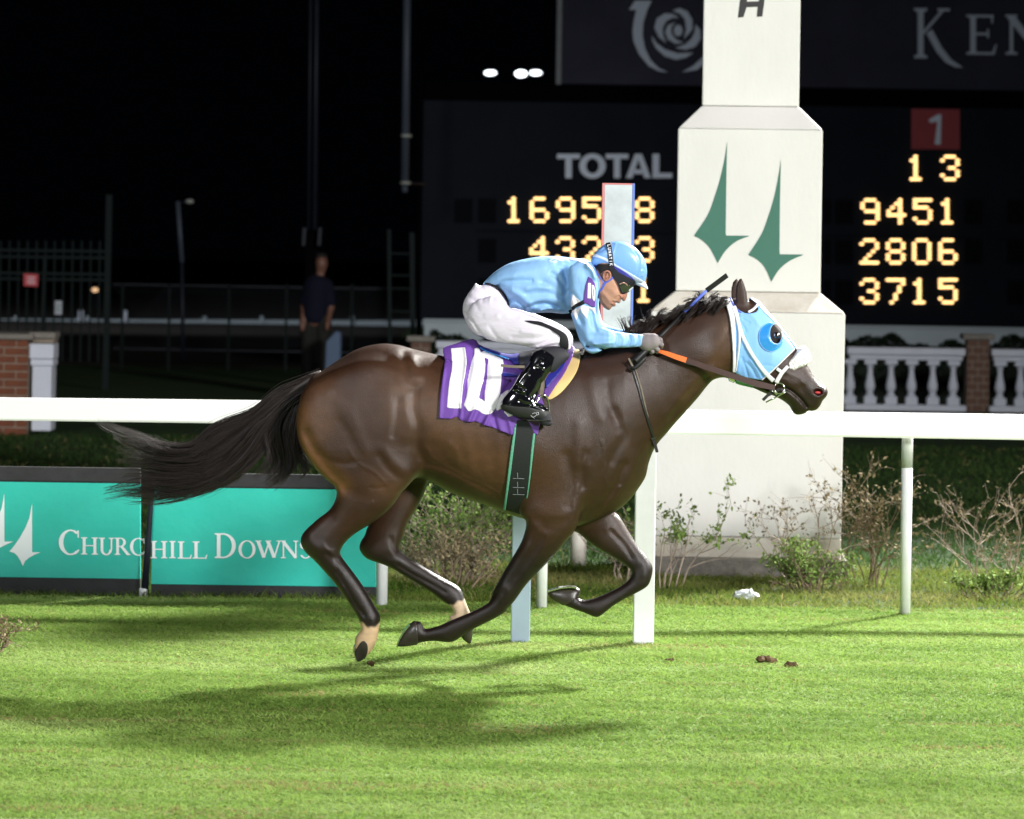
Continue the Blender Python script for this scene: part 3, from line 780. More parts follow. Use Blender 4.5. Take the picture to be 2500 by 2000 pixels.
G_ = {
    'C': (0.8, ring(.46, .5, .44, .52, .17, .06, 48, 312) + [[(.70, .98), (.76, .98), (.76, .68), (.72, .70)]] + bar(.62, .04, .76, .2, .06)),
    'H': (0.95, stem(.2) + stem(.75) + bar(.2, .52, .75, .52, .06)),
    'U': (0.88, stem(.2, bot=False, y0=.3) + stem(.72, .08, bot=False, y0=.3, s=.11) + ring(.44, .32, .315, .34, .15, .08, 180, 360, 14)),
    'R': (0.9, stem(.2) + ring(.38, .74, .28, .26, .15, .06, -90, 90, 12) + bar(.2, .97, .4, .97) + bar(.2, .5, .4, .5) + bar(.42, .5, .78, .02, .15) + bar(.7, .03, .9, .03)),
    'I': (0.42, stem(.21)),
    'L': (0.72, stem(.2) + bar(.2, .03, .66, .03) + [[(.60, .0), (.68, .0), (.72, .24), (.68, .24)]]),
    'D': (0.98, stem(.2) + ring(.38, .5, .53, .5, .17, .06, -90, 90, 18) + bar(.15, .97, .4, .97) + bar(.15, .03, .4, .03)),
    'O': (0.96, ring(.48, .5, .46, .52, .17, .06)),
    'W': (1.2, bar(.14, .97, .40, .03, .15) + bar(.62, .97, .40, .03, .07) + bar(.56, .97, .84, .03, .15) + bar(1.06, .97, .84, .03, .07) + bar(.02, .975, .28, .975, .05) + bar(.94, .975, 1.18, .975, .05) + bar(.46, .975, .7, .975, .05)),
    'N': (0.98, stem(.18, .07) + stem(.8, .07, bot=False) + bar(.16, .96, .8, .03, .16)),
    'S': (0.62, ring(.31, .74, .27, .27, .12, .06, 20, 260, 14) + ring(.31, .27, .28, .29, .12, .06, -160, 80, 14) + bar(.18, .62, .46, .42, .14)),
    'K': (0.95, stem(.2, .14) + bar(.26, .5, .74, .96, .06) + bar(.62, .975, .92, .975, .05) + [[(.34, .5), (.48, .58), (.72, .22), (.95, -.02), (1.25, -.18), (1.05, -.17), (.82, -.08), (.6, .12)]]),
    'E': (0.78, stem(.2, .13) + bar(.2, .97, .66, .97) + bar(.2, .03, .68, .03) + bar(.2, .52, .56, .52) + [[(.62, 1.0), (.68, 1.0), (.66, .78), (.64, .78)]] + [[(.62, 0), (.70, 0), (.76, .26), (.73, .26)]] + [[(.53, .42), (.57, .42), (.57, .64), (.53, .64)]]),
}
def word(text, boxes, slope, dd, m, parent, thick=.003):
    """boxes: per letter (x0, x1, ytop, ybot) in photo px"""
    for ch, (x0, x1, yt_, yb) in zip(text, boxes):
        w, polys = G_[ch]
        P = [[(x0 + (x1 - x0) * p[0] / w, yb + (yt_ - yb) * p[1] + (p[0] * (x1 - x0) / w) * slope) for p in q] for q in polys]
        plate('letter', P, dd, thick, m, parent, step=0.00008)
yb_ = lambda x: 0
word('CHURC', [(142, 195, 1294, 1354), (196, 241, 1312, 1354), (240, 279, 1313, 1355), (278, 318, 1313, 1355), (316, 354, 1314, 1356)], .012, d_b - .009, M['banner_white'], bn1)
word('HILL', [(366, 410, 1321, 1363), (411, 431, 1321, 1363), (432, 468, 1322, 1364), (468, 506, 1322, 1364)], .012, d_b - .029, M['banner_white'], bn2)
word('DOWNS', [(522, 580, 1302, 1363), (581, 625, 1320, 1363), (622, 690, 1320, 1363), (683, 731, 1320, 1363), (730, 762, 1320, 1363)], .004, d_b - .029, M['banner_white'], bn2)

# ---- the tote board
d_s = 58.0
sb = thing('tote_board', 'huge black tote board with amber bulb numbers, grey TOTAL lettering and a red square', 'scoreboard', at(2000, 900, d_s)[:2] + (0,))
sbx0, sbx1 = at(1030, 500, d_s)[0], at(3300, 500, d_s)[0]
zz = lambda py: at(1400, py, d_s)[2]
yb0 = d_s - DC
MB().box(sbx0, sbx1, yb0 + .06, yb0 + 1.2, zz(788), zz(250)).build('number_panel', M['board'], sb)
MB().box(sbx0 + .02, sbx1, yb0 + .02, yb0 + 1.3, zz(249), zz(206)).build('beam', M['board_frame_dark'], sb)
MB().box(at(1372, 100, d_s)[0], sbx1, yb0 + .0, yb0 + .5, zz(205), zz(-700)).build('banner_panel', M['board_top'], sb)
MB().box(at(1359, 100, d_s)[0], at(1371, 100, d_s)[0], yb0 - .03, yb0 + .5, zz(207), zz(-700)).build('banner_edge', M['board_frame'], sb)
MB().box(sbx0 - .06, sbx0 - .002, yb0, yb0 + 1.2, .0, zz(206)).build('side_frame', M['board_frame_dark'], sb)
for px_ in (1100, 1900, 2700):
    MB().box(at(px_, 1, d_s)[0], at(px_ + 60, 1, d_s)[0], yb0 + .3, yb0 + 1.0, 0, zz(789)).build('support_leg', M['steel_dark'], sb)
FONT = {'0': '01110 10001 10001 10001 10001 10001 01110', '1': '00100 01100 00100 00100 00100 00100 01110', '2': '01110 10001 00001 00010 00100 01000 11111',
        '3': '01110 10001 00001 00110 00001 10001 01110', '4': '00010 00110 01010 10010 11111 00010 00010', '5': '11111 10000 11110 00001 00001 10001 01110',
        '6': '01110 10000 10000 11110 10001 10001 01110', '7': '11111 00001 00010 00010 00100 00100 01000', '8': '01110 10001 10001 01110 10001 10001 01110', '9': '01110 10001 10001 01111 00001 00001 01110'}
def digit(ch, x0, ytop, w=46, h=62):
    b = MB(); st_x = (w - 9) / 4; st_y = (h - 7) / 6
    for r, row in enumerate(FONT[ch].split()):
        for c, v in enumerate(row):
            if v == '1':
                cx, cy = x0 + 4.5 + c * st_x, ytop + 3.5 + r * st_y
                pts = [(cx + 5.2 * math.cos(t), cy + 3.5 * math.sin(t)) for t in np.arange(0, 6.28, 1.0472)]
                k_ = 0.0006 * ((r * 5 + c) % 3)
                b.prism([(at(*q, d_s)[0], at(*q, d_s)[2]) for q in pts], yb0 + .03 - k_, yb0 + .045)
    b.build('lit_digit', M['led'], sb)
def sl(x): return (x - 1400) * 0.0145
for row, (txt, x) in enumerate((('1', 1231), ('6', 1294), ('9', 1358), ('5', 1422), ('7', 1487), ('8', 1551))): digit(txt, x, 481.5)
for txt, x in (('4', 1293), ('3', 1357), ('2', 1422), ('0', 1487), ('3', 1551)): digit(txt, x, 578)
for txt, x in (('9', 1357), ('1', 1422), ('5', 1487), ('1', 1548)): digit(txt, x, 676)
for txt, x in (('1', 2213), ('3', 2297)): digit(txt, x, 379)
for txt, x in (('9', 2102), ('4', 2166), ('5', 2230), ('1', 2290)): digit(txt, x, 485)
for txt, x in (('2', 2100), ('8', 2164), ('0', 2228), ('6', 2292)): digit(txt, x, 583)
for txt, x in (('3', 2100), ('7', 2164), ('1', 2222), ('5', 2292)): digit(txt, x, 680)
md = MB()
for px_, py_ in [(1168, 484), (1168, 582), (1168, 680), (1110, 484)] + [(2040, 487), (2040, 585), (2040, 683), (2012, 487), (2012, 585), (2012, 683), (2356, 487), (2460, 487), (2460, 585), (2460, 683), (2356, 585)]:
    a = at(px_, py_, d_s); 
    w0 = 44 * d_s / FPX if px_ != 2012 else 18 * d_s / FPX
    o = MB()
    o.box(a[0], a[0] + w0, yb0 + .045, yb0 + .07, a[2] - 60 * d_s / FPX, a[2]).build('lamp_module', M['board_module'], sb)
    for k in range(6):
        z = a[2] - (8 + k * 9) * d_s / FPX
        MB().box(a[0] + .01, a[0] + w0 - .01, yb0 + .03, yb0 + .05, z - .012, z).build('module_louvre', M['board_frame_dark'], sb)
md.bm.free()
for px_ in (1160, 1900, 2440): MB().box(at(px_, 560, d_s)[0], at(px_ + 500 if px_ != 2440 else 3200, 560, d_s)[0], yb0 + .052, yb0 + .058, zz(568), zz(566)).build('panel_joint', M['board_frame_dark'], sb)
# sans capitals TOTAL
def sans(ch, x0, x1, yt_, yb):
    X = lambda u: x0 + (x1 - x0) * u; Y = lambda v: yb + (yt_ - yb) * v
    if ch == 'T': q = [[(0, .80), (1, .80), (1, 1), (0, 1)], [(.36, 0), (.64, 0), (.64, .80), (.36, .80)]]
    elif ch == 'L': q = [[(0, 0), (.34, 0), (.34, 1), (0, 1)], [(.34, 0), (1, 0), (1, .21), (.34, .21)]]
    elif ch == 'A': q = [[(0, 0), (.27, 0), (.33, .18), (.67, .18), (.73, 0), (1, 0), (.65, 1), (.35, 1)]]
    else: q = ring(.5, .5, .5, .52, .26, .21)
    if ch == 'A': q = [[(0, 0), (.26, 0), (.5, .76), (.5, 1), (.36, 1)], [(1, 0), (.74, 0), (.5, .76), (.5, 1), (.64, 1)], [(.33, .17), (.67, .17), (.62, .36), (.38, .36)]]
    plate('letter', [[(X(u), Y(v)) for u, v in p] for p in q], d_s + .05, .02, M['board_text'], sb)
for ch, x0, x1 in (('T', 1360, 1416), ('O', 1414, 1479), ('T', 1479, 1534), ('A', 1528, 1589), ('L', 1593, 1641)): sans(ch, x0, x1, 376, 435)
# red square and its figure 1
plate('red_square', [fK([(1497, 637), (1780, 640), (1780, 874), (1497, 872)])], d_s + .04, .02, M['board_red'], sb)
plate('figure', [fK([(1672, 668), (1648, 672), (1600, 700), (1605, 718), (1642, 714), (1650, 712), (1634, 845), (1668, 846)])], d_s + .03, .01, M['board_text'], sb)
word('KEN', [(2228, 2322, 20, 142), (2355, 2436, 36, 133), (2449, 2560, 36, 133)], .012, d_s - .02, M['board_logo'], sb, .02)
# grey rose and horseshoe emblem made of crescents
em = [[(1540, 68), (1582, 5), (1700, 5), (1668, 70), (1640, 160), (1635, 250), (1652, 340), (1690, 420), (1750, 480), (1815, 508), (1750, 500), (1680, 465), (1610, 380), (1572, 290), (1565, 220), (1575, 140), (1592, 70)],
      [(1912, 508), (1990, 462), (2060, 400), (2110, 300), (2120, 180), (2100, 60), (2210, 60), (2180, 260), (2120, 400), (2020, 490)],
      [(1700, 250), (1730, 300), (1790, 345), (1880, 375), (1992, 370), (1940, 405), (1870, 420), (1790, 395), (1730, 340), (1705, 290)],
      [(1892, 125), (1845, 125), (1800, 150), (1775, 200), (1780, 250), (1802, 302), (1750, 262), (1718, 195), (1735, 130), (1790, 95), (1845, 98)],
      [(1867, 155), (1838, 190), (1838, 235), (1870, 278), (1925, 300), (1865, 308), (1812, 275), (1793, 225), (1812, 178)],
      [(1845, 75), (1895, 57), (1950, 80), (1985, 140), (1984, 210), (1925, 275), (1942, 205), (1932, 135), (1900, 98)],
      [(2005, 170), (2040, 210), (2042, 275), (2005, 328), (1940, 350), (1865, 337), (1935, 312), (1980, 270), (2003, 222)],
      [(1885 + 30 * math.cos(t), 215 + 40 * math.sin(t)) for t in np.arange(0, 6.28, .4)]]
for p in em: plate('emblem_petal', [fQ([tuple(q) for q in p])], d_s - .02, .02, M['board_logo'], sb)

# ---- balustrade, brick piers, hedge and low white wall
d_w = 47.7
def brick_pier(lbl, px0, px1, ptop, pbot, dd, bm_, rows, cols, capw=6, visible_rows=None):
    t = thing('brick_pier', lbl, 'pier', at((px0 + px1) / 2, pbot, dd))
    x0, x1 = at(px0, pbot, dd)[0], at(px1, pbot, dd)[0]; z0, z1 = at(px0, pbot, dd)[2], at(px0, ptop, dd)[2]
    yy = dd - DC
    MB().box(x0 + .006, x1 - .006, yy + .006, yy + (x1 - x0), z0, z1).build('mortar_core', M['mortar'], t)
    MB().box(x0 - .05, x1 + .05, yy - .05, yy + (x1 - x0) + .05, z1, z1 + 14 * dd / FPX).bevel(.01, 1).build('cap', M['cap'], t)
    hr = (z1 - z0) / rows; L_ = (x1 - x0) / cols
    proto = {}
    for r in range(rows):
        off = 0 if r % 2 else -0.5
        for c in range(cols + 1):
            a, b = x0 + (c + off) * L_, x0 + (c + 1 + off) * L_
            a, b = max(a, x0), min(b, x1)
            if b - a < L_ * .3: continue
            wk = round(b - a, 3)
            if wk not in proto:
                proto[wk] = MB().box(0, b - a - .012, 0, .05, 0, hr - .012).bevel(.003, 1).mesh('brick')
                proto[wk].materials.append(bm_)
            o = link('brick', proto[wk], None, t); o.location = Vector((a + .006, yy - rnd.random() * .004, z0 + r * hr + .006))
    return t
brick_pier('orange brick pier with stone cap at the far left edge', -170, 66, 826, 1080, 39.75, M['brick'], 13, 4)
brick_pier('brown brick pier breaking the white balustrade on the right', 2358, 2415, 829, 1006, d_w, M['brick_dark'], 10, 2)
brick_pier('small brick pier just behind the croup of the horse', 1000, 1050, 834, 1000, d_w, M['brick_dark'], 10, 2)
def balustrade(lbl, px0, px1, centers, dd=d_w, dy=0):
    t = thing('balustrade', lbl, 'balustrade', at((px0 + px1) / 2, 1003, dd))
    yy = dd - DC; sc = dd / FPX
    x0, x1 = at(px0, 900, dd)[0], at(px1, 900, dd)[0]; zz_ = lambda py: at(2300, py + dy, dd)[2]
    MB().box(x0, x1, yy - .14, yy + .14, zz_(868), zz_(850)).bevel(.015, 2).build('handrail', M['balus'], t)
    MB().box(x0 + .03, x1 - .03, yy - .10, yy + .10, zz_(880), zz_(869)).bevel(.008, 1).build('handrail_moulding', M['balus'], t)
    MB().box(x0 - .02, x1 + .02, yy - .13, yy + .13, zz_(1004), zz_(989)).bevel(.01, 1).build('base_rail', M['balus'], t)
    z0, z1 = zz_(988.5), zz_(880.5)
    H_ = z1 - z0; W = 29 * sc / 2
    b = MB(); b.box(-W, W, -W, W, 0, H_ * .17)
    b.box(-W, W, -W, W, H_ * .90, H_)
    pr = [(W * .72, H_ * .171), (W * .78, H_ * .20), (W * .5, H_ * .25), (W * .62, H_ * .29), (W * .86, H_ * .37), (W * .84, H_ * .45), (W * .62, H_ * .58), (W * .46, H_ * .70), (W * .44, H_ * .80), (W * .62, H_ * .84), (W * .5, H_ * .86), (W * .8, H_ * .899)]
    b.lathe(pr, (0, 0), 14)
    me = b.mesh('baluster'); me.materials.append(M['balus'])
    for cx in centers:
        o = link('baluster', me, None, t); a = at(cx, 930, dd); o.location = Vector((a[0], yy, z0))
    return t
balustrade('white stone balustrade between the cream pillar and the brown brick pier', 2066, 2354, [2075, 2124, 2175, 2225, 2277, 2327])
balustrade('white stone balustrade running off the right edge past the brick pier', 2418, 2760, [2441, 2491, 2541, 2591])
balustrade('white stone balustrade glimpsed between the horse and the jockey', 1064, 1980, [1080 + 50.3 * k for k in range(18)])
ww = thing('low_wall', 'long low white painted wall under the tote board', 'wall', at(1700, 850, 52)[:2] + (0,))
MB().box(at(1035, 850, 52)[0], at(3200, 850, 52)[0], 34, 34.3, -.05, at(2070, 800, 52)[2]).build('wall_face', M['wall_white'], ww)
MB().box(at(1033, 850, 52)[0], at(3202, 850, 52)[0], 33.95, 34.35, at(2070, 800, 52)[2], at(2070, 794, 52)[2]).build('coping', M['wall_white'], ww)

def leaf_cloud(n, fpos, size, seed, flat=0.5):
    r = np.random.default_rng(seed); P = fpos(n, r)
    n = len(P)
    A = r.normal(0, 1, (n, 3)); A /= np.linalg.norm(A, axis=1)[:, None]
    B = np.cross(A, r.normal(0, 1, (n, 3))); B /= np.linalg.norm(B, axis=1)[:, None]
    s1 = size * r.uniform(.5, 1.3, (n, 1)); s2 = s1 * flat
    V = np.stack([P - A * s1, P - B * s2 + A * s1 * .1, P + A * s1, P + B * s2 + A * s1 * .1], 1).reshape(-1, 3)
    return V, np.arange(n * 4).reshape(-1, 4)
# clipped hedge behind the balustrade
hx0, hx1 = at(1064, 1, 50)[0], at(2720, 1, 50)[0]; hz = at(2200, 832, 50)[2]
def hp(n, r):
    x = r.uniform(hx0, hx1, n); h = hz + .05 * np.sin(x * 3.1) + .04 * np.sin(x * 7.7 + 2) + .03 * np.sin(x * 17)
    return np.stack([x, 32 + r.uniform(-.25, .25, n), h * r.uniform(0, 1, n) ** .35], 1)
V, Fq = leaf_cloud(26000, hp, .035, 5)
hd = thing('hedge', 'dark clipped hedge between the balustrade and the low white wall', 'hedge', ((hx0 + hx1) / 2, 32, 0))
tag(mesh_np('foliage', V, Fq, M['hedge'], hd, False), kind='stuff')
MB().box(hx0, hx1, 31.85, 32.15, 0, hz - .12).build('hedge_core', M['hedge'], hd)

# ---- left: side of the stone balustrade end, gate, chain fence, far rails, poles, lamp
d_e = 39.9
en = thing('stone_plinth', 'pale stone end block of a balustrade beside the orange brick pier', 'plinth', at(100, 1070, d_e))
sc = d_e / FPX
def stone(nm, x0, x1, y0_, y1_, mm='balus', fy=0):
    a = at(x0, y1_, d_e); b = at(x1, y0_, d_e)
    MB().box(a[0], b[0], a[1] - fy, a[1] + .4, a[2], b[2]).bevel(.008, 1).build(nm, M[mm], en)
stone('cap', 72, 136, 812, 826, 'cap', .05); stone('neck', 78, 132, 826, 838, 'mortar'); stone('moulding', 72, 132, 840, 876, fy=.04); stone('moulding_band', 74, 130, 878, 893, fy=.02); stone('block', 76, 126, 894, 1052)
d_g = 52.0
gt = thing('green_gate', 'dark green steel gate of upright bars in front of the far track', 'gate', at(140, 930, d_g))
sg = d_g / FPX
def gbar(nm, x0, y0_, x1, y1_, w, dd, mm, par, yo=0):
    a = at(x0, y0_, dd); b = at(x1, y1_, dd)
    return MB().ribbon([(a[0], a[1] + yo, a[2]), (b[0], b[1] + yo, b[2])], w * dd / FPX, .05, (0, 0, 1) if abs(b[0] - a[0]) > abs(b[2] - a[2]) else (1, 0, 0)).build(nm, mm, par)
me_bar = None
for k in range(13):
    x = -20 + k * 22
    if me_bar is None:
        a = at(x, 585, d_g); b = at(x, 880, d_g)
        me_bar = MB().box(-.012, .012, -.012, .012, 0, a[2] - b[2]).mesh('bar'); me_bar.materials.append(M['fence_green'])
    o = link('bar', me_bar, None, gt); q = at(x, 588, d_g); o.location = Vector((q[0], q[1], q[2] - (at(0, 585, d_g)[2] - at(0, 880, d_g)[2])))
for y_ in (610, 626, 666, 680): gbar('cross_rail', -40, y_, 258, y_ + 4, 7, d_g, M['fence_green'], gt, -.03)
gbar('gate_post', 268, 476, 258, 968, 15, d_g, M['fence_green'], gt, -.05)
gbar('brace_post', 112, 632, 106, 812, 9, d_g, M['fence_green'], gt, -.08)
sgn = thing('red_sign', 'small red sign hanging on the dark green gate', 'sign', at(75, 700, d_g - .2))
plate('sign_face', [[(58, 668), (93, 670), (92, 700), (58, 698)]], d_g - .2, .02, M['sign_red'], sgn)
for k in range(3): plate('sign_line', [[(66, 676 + k * 7), (86, 677 + k * 7), (86, 679 + k * 7), (66, 678 + k * 7)]], d_g - .206, .004, M['white_ink'], sgn)
bx = thing('meter_box', 'small pale box fixed low behind the dark gate', 'box', at(142, 770, d_g + 3))
plate('box_body', [[(134, 735), (151, 735), (150, 768), (134, 768)]], d_g + 3, .2, M['balus'], bx)
plate('box_door', [[(137, 740), (148, 740), (147, 763), (137, 763)]], d_g + 2.985, .01, M['wall_white'], bx)
cf = thing('chain_link_fence', 'dark wire fence with thin top rail behind the standing man', 'fence', at(560, 900, 60))
for y_ in (694, 851): gbar('rail', 276, y_, 985, y_ + 12, 4, 60, M['steel_dark'], cf)
for x in (300, 414, 560, 700, 860): gbar('post', x, 694, x - 3, 905, 6, 60, M['fence_green'], cf)
wires = MB()
for k in range(60):
    x = 276 + k * 12; a = at(x, 698, 60); b = at(x + 130, 850, 60); c = at(x + 130, 700, 60); e = at(x, 852, 60)
    for p, q in ((a, b), (c, e)): wires.ribbon([p, q], .004, .004, (0, 1, 0))
tag(wires.build('wire_mesh', M['steel_dark'], cf), kind='stuff')
d_fr = 95.0
fr = thing('far_rail', 'distant white double running rail across the dark track', 'rail', at(400, 850, d_fr))
for y0_, hh in ((778, 13), (801, 9)): 
    for x0, x1 in ((-300, 1060),):
        a = at(x0, y0_ + hh / 2 , d_fr); b = at(x1, y0_ + hh / 2 + (x1 - x0) * .004, d_fr)
        MB().ribbon([a, b], hh * d_fr / FPX, .1, (0, 0, 1)).build('beam', M['wall_white'], fr)
for x in (40, 195, 216, 306, 500, 640, 860): gbar('post', x, 772, x - 1, 822, 9, d_fr, M['wall_white'], fr, -.08)
for x in (306, 200): gbar('marker_post', x, 758, x - 1, 830, 12, d_fr, M['balus'], fr, -.2)
# light pole on the left
lp = thing('lamp_pole', 'slim grey lamp pole with unlit head left of the tall mast', 'lamp pole', at(445, 860, 56))
a = at(434, 492, 56); b = at(444, 640, 56); c = at(447, 880, 56)
MB().tube([a, b], .034, 10).build('upper_tube', M['pole'], lp, True); MB().tube([b, c], .028, 10).build('lower_tube', M['steel_dark'], lp, True)
MB().tube([at(434, 498, 56), at(448, 494, 56), at(458, 493, 56)], .01, 6).build('arm', M['steel_dark'], lp, True)
MB().sphere(at(463, 492, 56), .05, 10, (1.3, 1, .7)).build('lamp_head', M['post_grey'], lp, True)
# warm lamp far away and white floodlights
wl = thing('far_lamp', 'tiny warm lit lamp low behind the gate on the left', 'lamp', at(232, 708, 110))
MB().sphere(at(232, 708, 110), .075, 10, (1.3, .6, .7)).build('lit_glass', M['lamp_warm'], wl, True)
gbar('lamp_stem', 232, 714, 231, 800, 3, 110.1, M['steel_dark'], wl)
fl_ = thing('far_floodlights', 'bank of three bright white floodlights shining above the tote board', 'floodlights', at(1250, 200, 150))
for cx, cy, rx, ry in ((1197, 178, 14, 5), (1272, 180, 14, 7.5), (1308, 178, 14, 5)):
    pts = [(cx + rx * math.cos(t), cy + ry * math.sin(t)) for t in np.arange(0, 6.28, .5)]
    plate('lit_face', [pts], 150, .1, M['lamp_white'], fl_)
    plate('lamp_housing', [[(cx - rx - 1, cy - ry - 2), (cx + rx + 1, cy - ry - 2), (cx + rx, cy + ry), (cx - rx, cy + ry)]], 150.12, .3, M['board_frame_dark'], fl_)
gbar('crossarm', 1170, 186, 1340, 188, 4, 150.2, M['board_frame_dark'], fl_)
gbar('mast', 1255, 188, 1240, 900, 9, 150.3, M['board_frame_dark'], fl_)
# tall mast and the second hanging pole
tm = thing('tall_mast', 'tall dark steel mast rising behind the standing man', 'mast', at(765, 900, 54))
for dx, w in ((-11, 7), (4, 12)):
    a = at(771 + dx, -200, 54); b = at(764 + dx, 562, 54)
    MB().tube([a, b], w * 54 / FPX / 2 * (1 if dx < 0 else 1), 10).build('tube', M['steel_dark'] if dx < 0 else M['steel_dark'], tm, True)
for x in (744, 782): gbar('base_bracket', x, 556, x - 3, 600, 8, 54, M['steel_dark'], tm)
gbar('base_post', 764, 562, 752, 930, 30, 54.2, M['board_frame_dark'], tm)
sp_ = thing('steel_pole', 'grey steel pole with two collars hanging beside the left edge of the tote board', 'pole', at(988, 470, 55))
a = at(996, -200, 55); b = at(988, 455, 55)
MB().tube([a, b], .056, 12).build('tube', M['pole'], sp_, True)
for y_ in (332, 447): q = at(990 if y_ > 400 else 992, y_, 55); MB().tube([(q[0], q[1], q[2] - .02), (q[0], q[1], q[2] + .02)], .078, 12).build('collar', M['post_grey'], sp_, True)
q = at(988, 455, 55); q2 = at(988, 470, 55); MB().tube([q, q2], .042, 12).build('end_cap', M['pole'], sp_, True)
a = at(1012, 445, 55.1); MB().tube([(q[0], q[1] + .1, q[2] + .05), (at(1040, 450, 55)[0], q[1] + .8, q[2] + .05)], .02, 6).build('bracket', M['steel_dark'], sp_)
ld = thing('steel_ladder', 'dark green ladder frame leaning at the left end of the tote board', 'ladder', at(980, 850, 53))
gbar('rail', 950, 560, 952, 850, 9, 53, M['fence_green'], ld); gbar('rail', 1006, 568, 1008, 850, 12, 53, M['fence_green'], ld)
for y_ in (619, 672, 704, 760): gbar('rung', 952, y_, 1006, y_ + 1, 4, 53, M['fence_green'], ld, .03)
# bollard behind
bo = at(1411, 1376, 24.5)
tag(MB().lathe([(.051, 0), (.051, .17), (.051, .38), (.045, .40)], (bo[0], bo[1]), 14).build('bollard', M['stucco_stained'], None, True), 'short cream concrete bollard standing under the belly gap between the legs', 'bollard')

# ---- shrubs behind the rail
def shrub(name, lbl, px, py_base, w_px, h_px, dd, ntw, nlf, leafm, twm, seed, lsize=.018, depth=.25, dry=0, bare=0.2):
    r = random.Random(seed); base = at(px, py_base, dd); sc = dd / FPX
    t = thing(name, lbl, 'bush', (base[0], base[1], 0))
    W, H_ = w_px * sc / 2, h_px * sc
    b = MB(); tips = []
    def grow_(p, dirv, ln, rad, lv):
        pts = [Vector(p)]
        for k in range(3):
            dirv = (dirv + Vector((r.gauss(0, .22), r.gauss(0, .22), r.gauss(0.04, .14)))).normalized()
            pts.append(pts[-1] + dirv * ln / 3)
        b.tube(pts, [rad, rad * .85, rad * .7, rad * .5], 4, False)
        for q in pts[1:]: tips.append(q)
        if lv > 0:
            for _ in range(r.choice((2, 3))):
                k = r.choice((1, 2, 3, 3)); dv = (dirv + Vector((r.gauss(0, .6), r.gauss(0, .6), r.gauss(.1, .35)))).normalized()
                grow_(pts[k], dv, ln * r.uniform(.5, .75), rad * .6, lv - 1)
    for _ in range(ntw):
        ang = r.uniform(-1, 1)
        st_ = Vector((base[0] + ang * W * .45, base[1] + r.uniform(-depth, depth) * .5, 0))
        grow_(st_, Vector((ang * W / H_ * .9 + r.gauss(0, .1), r.gauss(0, .25), 1)).normalized(), H_ * r.uniform(.35, .55), .0055, 3)
    tag(b.build('twigs', M[twm], t), kind='stuff')
    T = np.array([list(q) for q in tips]); T = T[(T[:, 2] > H_ * bare)]
    def pos(n, rg):
        i = rg.integers(0, len(T), n); return T[i] + rg.normal(0, .012, (n, 3))
    if nlf:
        V, Fq = leaf_cloud(nlf, pos, lsize, seed, .55)
        tag(mesh_np('leaves', V, Fq, M[leafm], t, False), kind='stuff')
    return t
shrub('leafy_shrub', 'dense dry shrub with scattered green leaves seen through the legs of the horse', 1110, 1474, 270, 300, 23.3, 30, 3300, 'leaf', 'twig_pale', 1, .014, .3)
shrub('leafy_shrub', 'brown dead undergrowth below the dense shrub behind the hind legs', 1090, 1474, 330, 170, 22.7, 24, 1700, 'leaf_dry', 'twig', 21, .013, .3)
shrub('leafy_shrub', 'thin shrub with yellow green leaves at the left corner of the pillar', 1625, 1412, 200, 300, 23.0, 6, 620, 'leaf', 'twig_pale', 2, .016, .12, bare=.35)
shrub('dry_shrub', 'low tangled bush of brown stems and green leaves in front of the pillar foot', 1985, 1462, 250, 130, 22.9, 24, 2300, 'leaf', 'twig', 3, .012, .25)
shrub('dry_shrub', 'tall leafless twiggy bush rising in front of the pillar base', 1960, 1440, 260, 330, 23.1, 6, 380, 'leaf_dry', 'twig_pale', 4, .012, .15)
shrub('dry_shrub', 'brown twiggy bush between the pillar corner and the rail post', 2110, 1462, 190, 330, 23.3, 12, 800, 'leaf_dry', 'twig', 5, .014, .25)
shrub('dry_shrub', 'grey dead shrub at the right edge behind the rail', 2440, 1468, 260, 300, 23.2, 9, 380, 'leaf_dry', 'twig_pale', 6, .014, .25)
shrub('dry_shrub', 'low green weedy bush at the foot of the grey dead shrub', 2430, 1474, 280, 90, 22.6, 14, 900, 'leaf', 'twig', 7, .016, .2)
shrub('dry_shrub', 'small thin twig cluster left of the pillar foot', 1530, 1440, 150, 210, 23.4, 7, 260, 'leaf_dry', 'twig_pale', 8, .013, .2)
tag(shrub('weed_tuft', 'blurred brown weed tuft at the left edge of the turf', -8, 1612, 44, 120, 18.84, 9, 420, 'leaf_dry', 'twig', 9, .012, .06))
q = at(1822, 1464, 22.2)
b = MB(); b.sphere((q[0], q[1], .03), .06, 12, (1.3, .7, .45))
for v in b.bm.verts: v.co += Vector((rnd.gauss(0, .008), rnd.gauss(0, .008), rnd.gauss(0, .008)))
tag(b.build('litter', M['litter'], None, False), 'crumpled white plastic scrap lying at the turf edge before the pillar', 'litter')

# ---- the standing man
d_m = 50.7
mp = lambda x, y, o=0: np.array(at(x, y, d_m + o))
hip, neck = mp(768, 778), mp(783, 668)
man = thing('person', 'man in a dark navy polo shirt and dark trousers standing behind the fence', 'person', tuple(mp(770, 975)))
sk = union([ell(mp(785, 643), (.082, .10, .115)), caps(mp(783, 662), mp(780, 690), .055), caps(mp(772, 700), mp(766, 775), .15, .14), caps(mp(758, 700), mp(742, 742), .05, .045), caps(mp(742, 742), mp(738, 790, -.1), .042, .034),
            caps(mp(800, 700), mp(808, 750), .05, .045), caps(mp(808, 750), mp(800, 790, -.15), .042, .034), ell(mp(738, 800, -.12), (.035, .03, .06)), ell(mp(798, 800, -.16), (.035, .03, .05)),
            caps(mp(752, 785), mp(752, 880), .09, .06), caps(mp(788, 785), mp(790, 880), .09, .06), caps(mp(752, 880), mp(750, 965), .06, .045), caps(mp(790, 880), mp(792, 965), .06, .045)], .04)
lo = mp(700, 985); hi = mp(850, 610)
